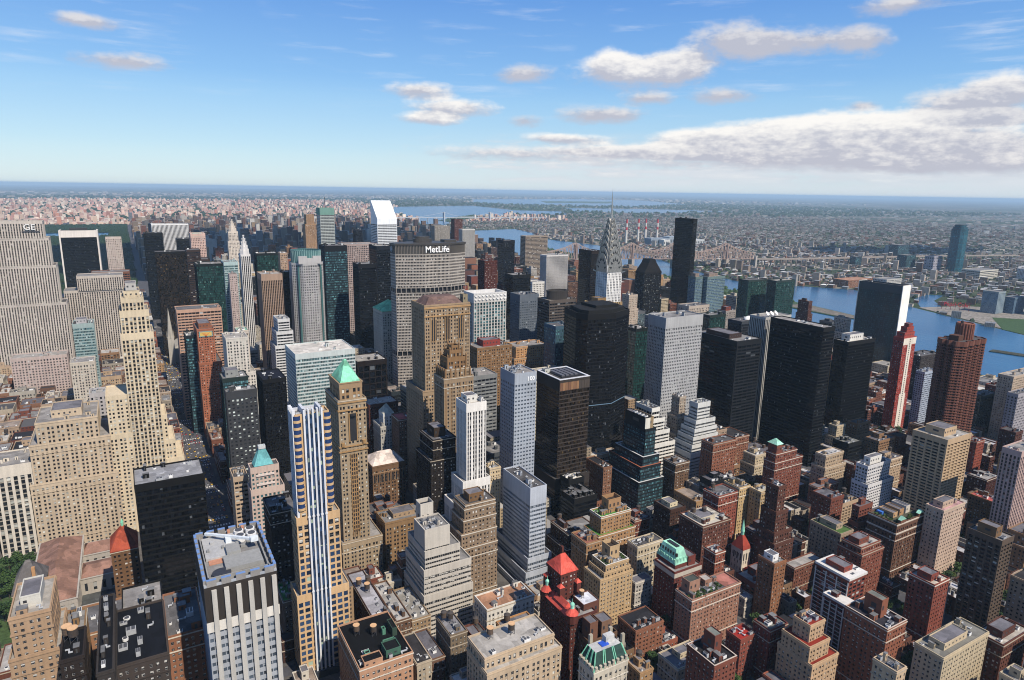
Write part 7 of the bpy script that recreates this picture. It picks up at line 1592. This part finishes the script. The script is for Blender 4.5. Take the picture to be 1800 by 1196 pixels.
for i in range(46):
    x, y = tr.uniform(-138, -89), tr.uniform(524, 657); tree(x, y, i % 2, tr.uniform(.9, 1.25), 'in the small park beside the marble library', 'trees of the small library park')
for x, y in ((872, 478), (866, 486), (858, 480), (850, 488), (845, 476), (862, 470)): tree(x, y, 1, 1.2, 'at the foot of the red striped tower', 'trees by the red striped tower')
def tree_mass(name, pts, label, rmin, rmax, col, hmin=5, hmax=11):
    n = len(pts); base = [(math.cos(a), math.sin(a), 0) for a in [i*math.pi/3 for i in range(6)]]; V = np.zeros((n, 13, 3), 'f'); r = NR.uniform(rmin, rmax, n)
    for k in range(6):
        V[:, k] = np.stack([r*base[k][0]*NR.uniform(.7, 1.2, n), r*base[k][1]*NR.uniform(.7, 1.2, n), np.full(n, .25)*r], 1); V[:, 6+k] = np.stack([r*.66*base[k][0]*NR.uniform(.6, 1.3, n), r*.66*base[k][1]*NR.uniform(.6, 1.3, n), r*NR.uniform(.75, 1.1, n)], 1)
    V[:, 12] = np.stack([NR.uniform(-.2, .2, n)*r, NR.uniform(-.2, .2, n)*r, r*NR.uniform(1.1, 1.4, n)], 1); V += np.stack([pts[:, 0], pts[:, 1], np.full(n, 2.0)], 1)[:, None]
    F = [(k, (k+1) % 6, 6+(k+1) % 6, 6+k) for k in range(6)]; T3 = [(6+k, 6+(k+1) % 6, 12) for k in range(6)]; li, ls = [], []
    one = [i for f in F for i in f]+[i for f in T3 for i in f]; st = [4*k for k in range(6)]+[24+3*k for k in range(6)]
    idx = (np.arange(n)[:, None]*13+np.array(one)[None]).ravel(); starts = (np.arange(n)[:, None]*42+np.array(st)[None]).ravel()
    me = bpy.data.meshes.new(name); me.vertices.add(n*13); me.vertices.foreach_set('co', V.ravel()); me.loops.add(n*42); me.loops.foreach_set('vertex_index', idx.astype('i')); me.polygons.add(n*12); me.polygons.foreach_set('loop_start', starts.astype('i')); me.update(calc_edges=True)
    me.polygons.foreach_set('use_smooth', np.zeros(n*12, dtype=bool)); me.materials.append(leafm(name, col)); o = link(name, me); o['kind'] = 'stuff'; o['label'] = label; o['category'] = 'far trees'
def rand_pts(x0, x1, y0, y1, n, avoid=(), only=None):
    X, Y = NR.uniform(x0, x1, n), NR.uniform(y0, y1, n); m = inview(X, Y)
    for P in avoid: m &= ~inpoly(X, Y, P)
    if only: m &= inpoly(X, Y, only)
    return np.stack([X[m], Y[m]], 1)
POND = [(-640, 4780), (-90, 4800), (-75, 5180), (-600, 5230)]
tree_mass('park_woods', rand_pts(-880, 18, 2120, 6110, 14000, [POND]), 'dark tree canopy of the great uptown park', 6, 11, (.012, .030, .008))
tree_mass('queens_trees', rand_pts(1850, 8000, 300, 7500, 22000, WATERS+[LAWN]+TOWERS+VIA), 'scattered street trees of the borough across the river', 3, 8, (.016, .032, .011))
tree_mass('island_trees', np.concatenate([rand_pts(1640, 2060, 1300, 3200, 1600, [], [(1660, 1300), (1740, 1300), (1790, 1800), (1850, 2150), (1960, 2600), (2050, 3150), (1970, 3150), (1800, 2600), (1695, 2150), (1650, 1800)]), rand_pts(2700, 4000, 5900, 8000, 1500, [], [(2830, 6480), (3930, 7900), (3900, 7360), (2800, 6000)])]), 'trees covering the river islands', 4, 8, (.026, .052, .014))
tree_mass('shore_trees', rand_pts(1830, 2600, 1550, 2700, 1500, WATERS+VIA, [(1940, 1600), (2000, 1850), (2100, 2160), (2330, 2650), (2480, 2600), (2250, 2120), (2150, 1900), (2100, 1700)]), 'trees along the far riverbank below the bridge', 5, 9, (.026, .052, .014))
tree_mass('outer_trees', rand_pts(-4000, 16000, 6500, 20000, 10000, WATERS), 'woods between the far suburbs', 14, 34, (.020, .040, .014))
# ------------------------------------------------------------------ traffic on the wide avenue
def car_kind(col, nm):
    b = MB(); b.box(-.92, .92, -2.3, 2.3, .3, .82); b.frustum(rect(-.92, .92, -2.3, 2.3), rect(-.85, .85, -2.2, 2.2), .82, .92)
    for x in (-.9, .9):
        for y in (-1.4, 1.4): q = [(y+.34*math.cos(t), .34+.34*math.sin(t)) for t in [i*.7854 for i in range(8)]]; s = .04 if x > 0 else -.04; pts = [(x+s, a, z) for a, z in q]; b.poly(pts if x > 0 else pts[::-1], 1)
    me = b.build('car', [plain('paint_'+nm, col, .3), plain('tyre', (.02, .02, .02))], data=True)
    c = MB(); c.frustum(rect(-.84, .84, -1.3, 1.2), rect(-.7, .7, -.8, .75), .92, 1.45); return me, c.build('cabin', [plain('car_glass', (.03, .035, .04), .1)], data=True)
CK = {'yellow': car_kind((.62, .36, .02), 'yellow'), 'black': car_kind((.02, .02, .022), 'black'), 'white': car_kind((.7, .7, .7), 'white'), 'silver': car_kind((.35, .36, .38), 'silver'), 'red': car_kind((.35, .03, .03), 'red')}
cr = random.Random(4)
def car(x, y, rz=0):
    k = cr.choice(['yellow', 'yellow', 'yellow', 'black', 'white', 'silver', 'black', 'red'])
    o = link({'yellow': 'taxi'}.get(k, 'car'), CK[k][0], None, (x, y, .06), None, rz); tag(o, {'yellow': 'yellow taxi in the dense traffic'}.get(k, k+' car in the dense traffic')+' on the wide avenue', 'taxi' if k == 'yellow' else 'car', 'cars and taxis on the wide avenue'); link('cabin', CK[k][1], o)
for lane in (40.5, 44.5, 48.5, 52.5, 56.5, 60):
    y = 600+cr.uniform(0, 10)
    while y < 1500:
        if cr.random() < .7: car(lane+cr.uniform(-.4, .4), y)
        y += cr.uniform(7, 22)

# ------------------------------------------------------------------ real clouds overhead: they shade the uptown blocks and part of the far shore
def cloud_bank(name, label, blobs, z, seed):
    g = random.Random(seed); b = MB()
    for cx, cy, rx, ry in blobs:
        for k in range(9):
            x, y, s = cx+g.uniform(-.7, .7)*rx, cy+g.uniform(-.7, .7)*ry, g.uniform(.28, .5); n = 18; zz = z+g.uniform(0, 60)
            rings = [[(x+rx*s*math.cos(t)*g.uniform(.88, 1.1)*math.cos(p), y+ry*s*math.sin(t)*g.uniform(.88, 1.1)*math.cos(p), zz+160*s*(max(p, -.25))) for t in [2*math.pi*i/n for i in range(n)]] for p in (-1.45, -.6, 0, .5, 1.0, 1.45)]
            for a, c in zip(rings, rings[1:]):
                for i in range(n): b.poly([a[i], a[(i+1) % n], c[(i+1) % n], c[i]])
            b.poly(rings[-1]); b.poly(rings[0][::-1])
    o = b.build(name, plain('cloud_white', (.8, .8, .8), 1, 0, 0, .05), None, smooth=True); o['kind'] = 'stuff'; o['label'] = label; o['category'] = 'cloud'
cloud_bank('clouds', 'cumulus clouds drifting high over the uptown blocks', [(760, 1700, 900, 500), (1250, 2500, 1000, 600), (200, 2300, 700, 500), (1500, 1500, 600, 300)], 1500, 3)
cloud_bank('clouds', 'cumulus clouds drifting high over the far shore', [(4300, 900, 700, 300), (3300, -500, 450, 220)], 1700, 8)
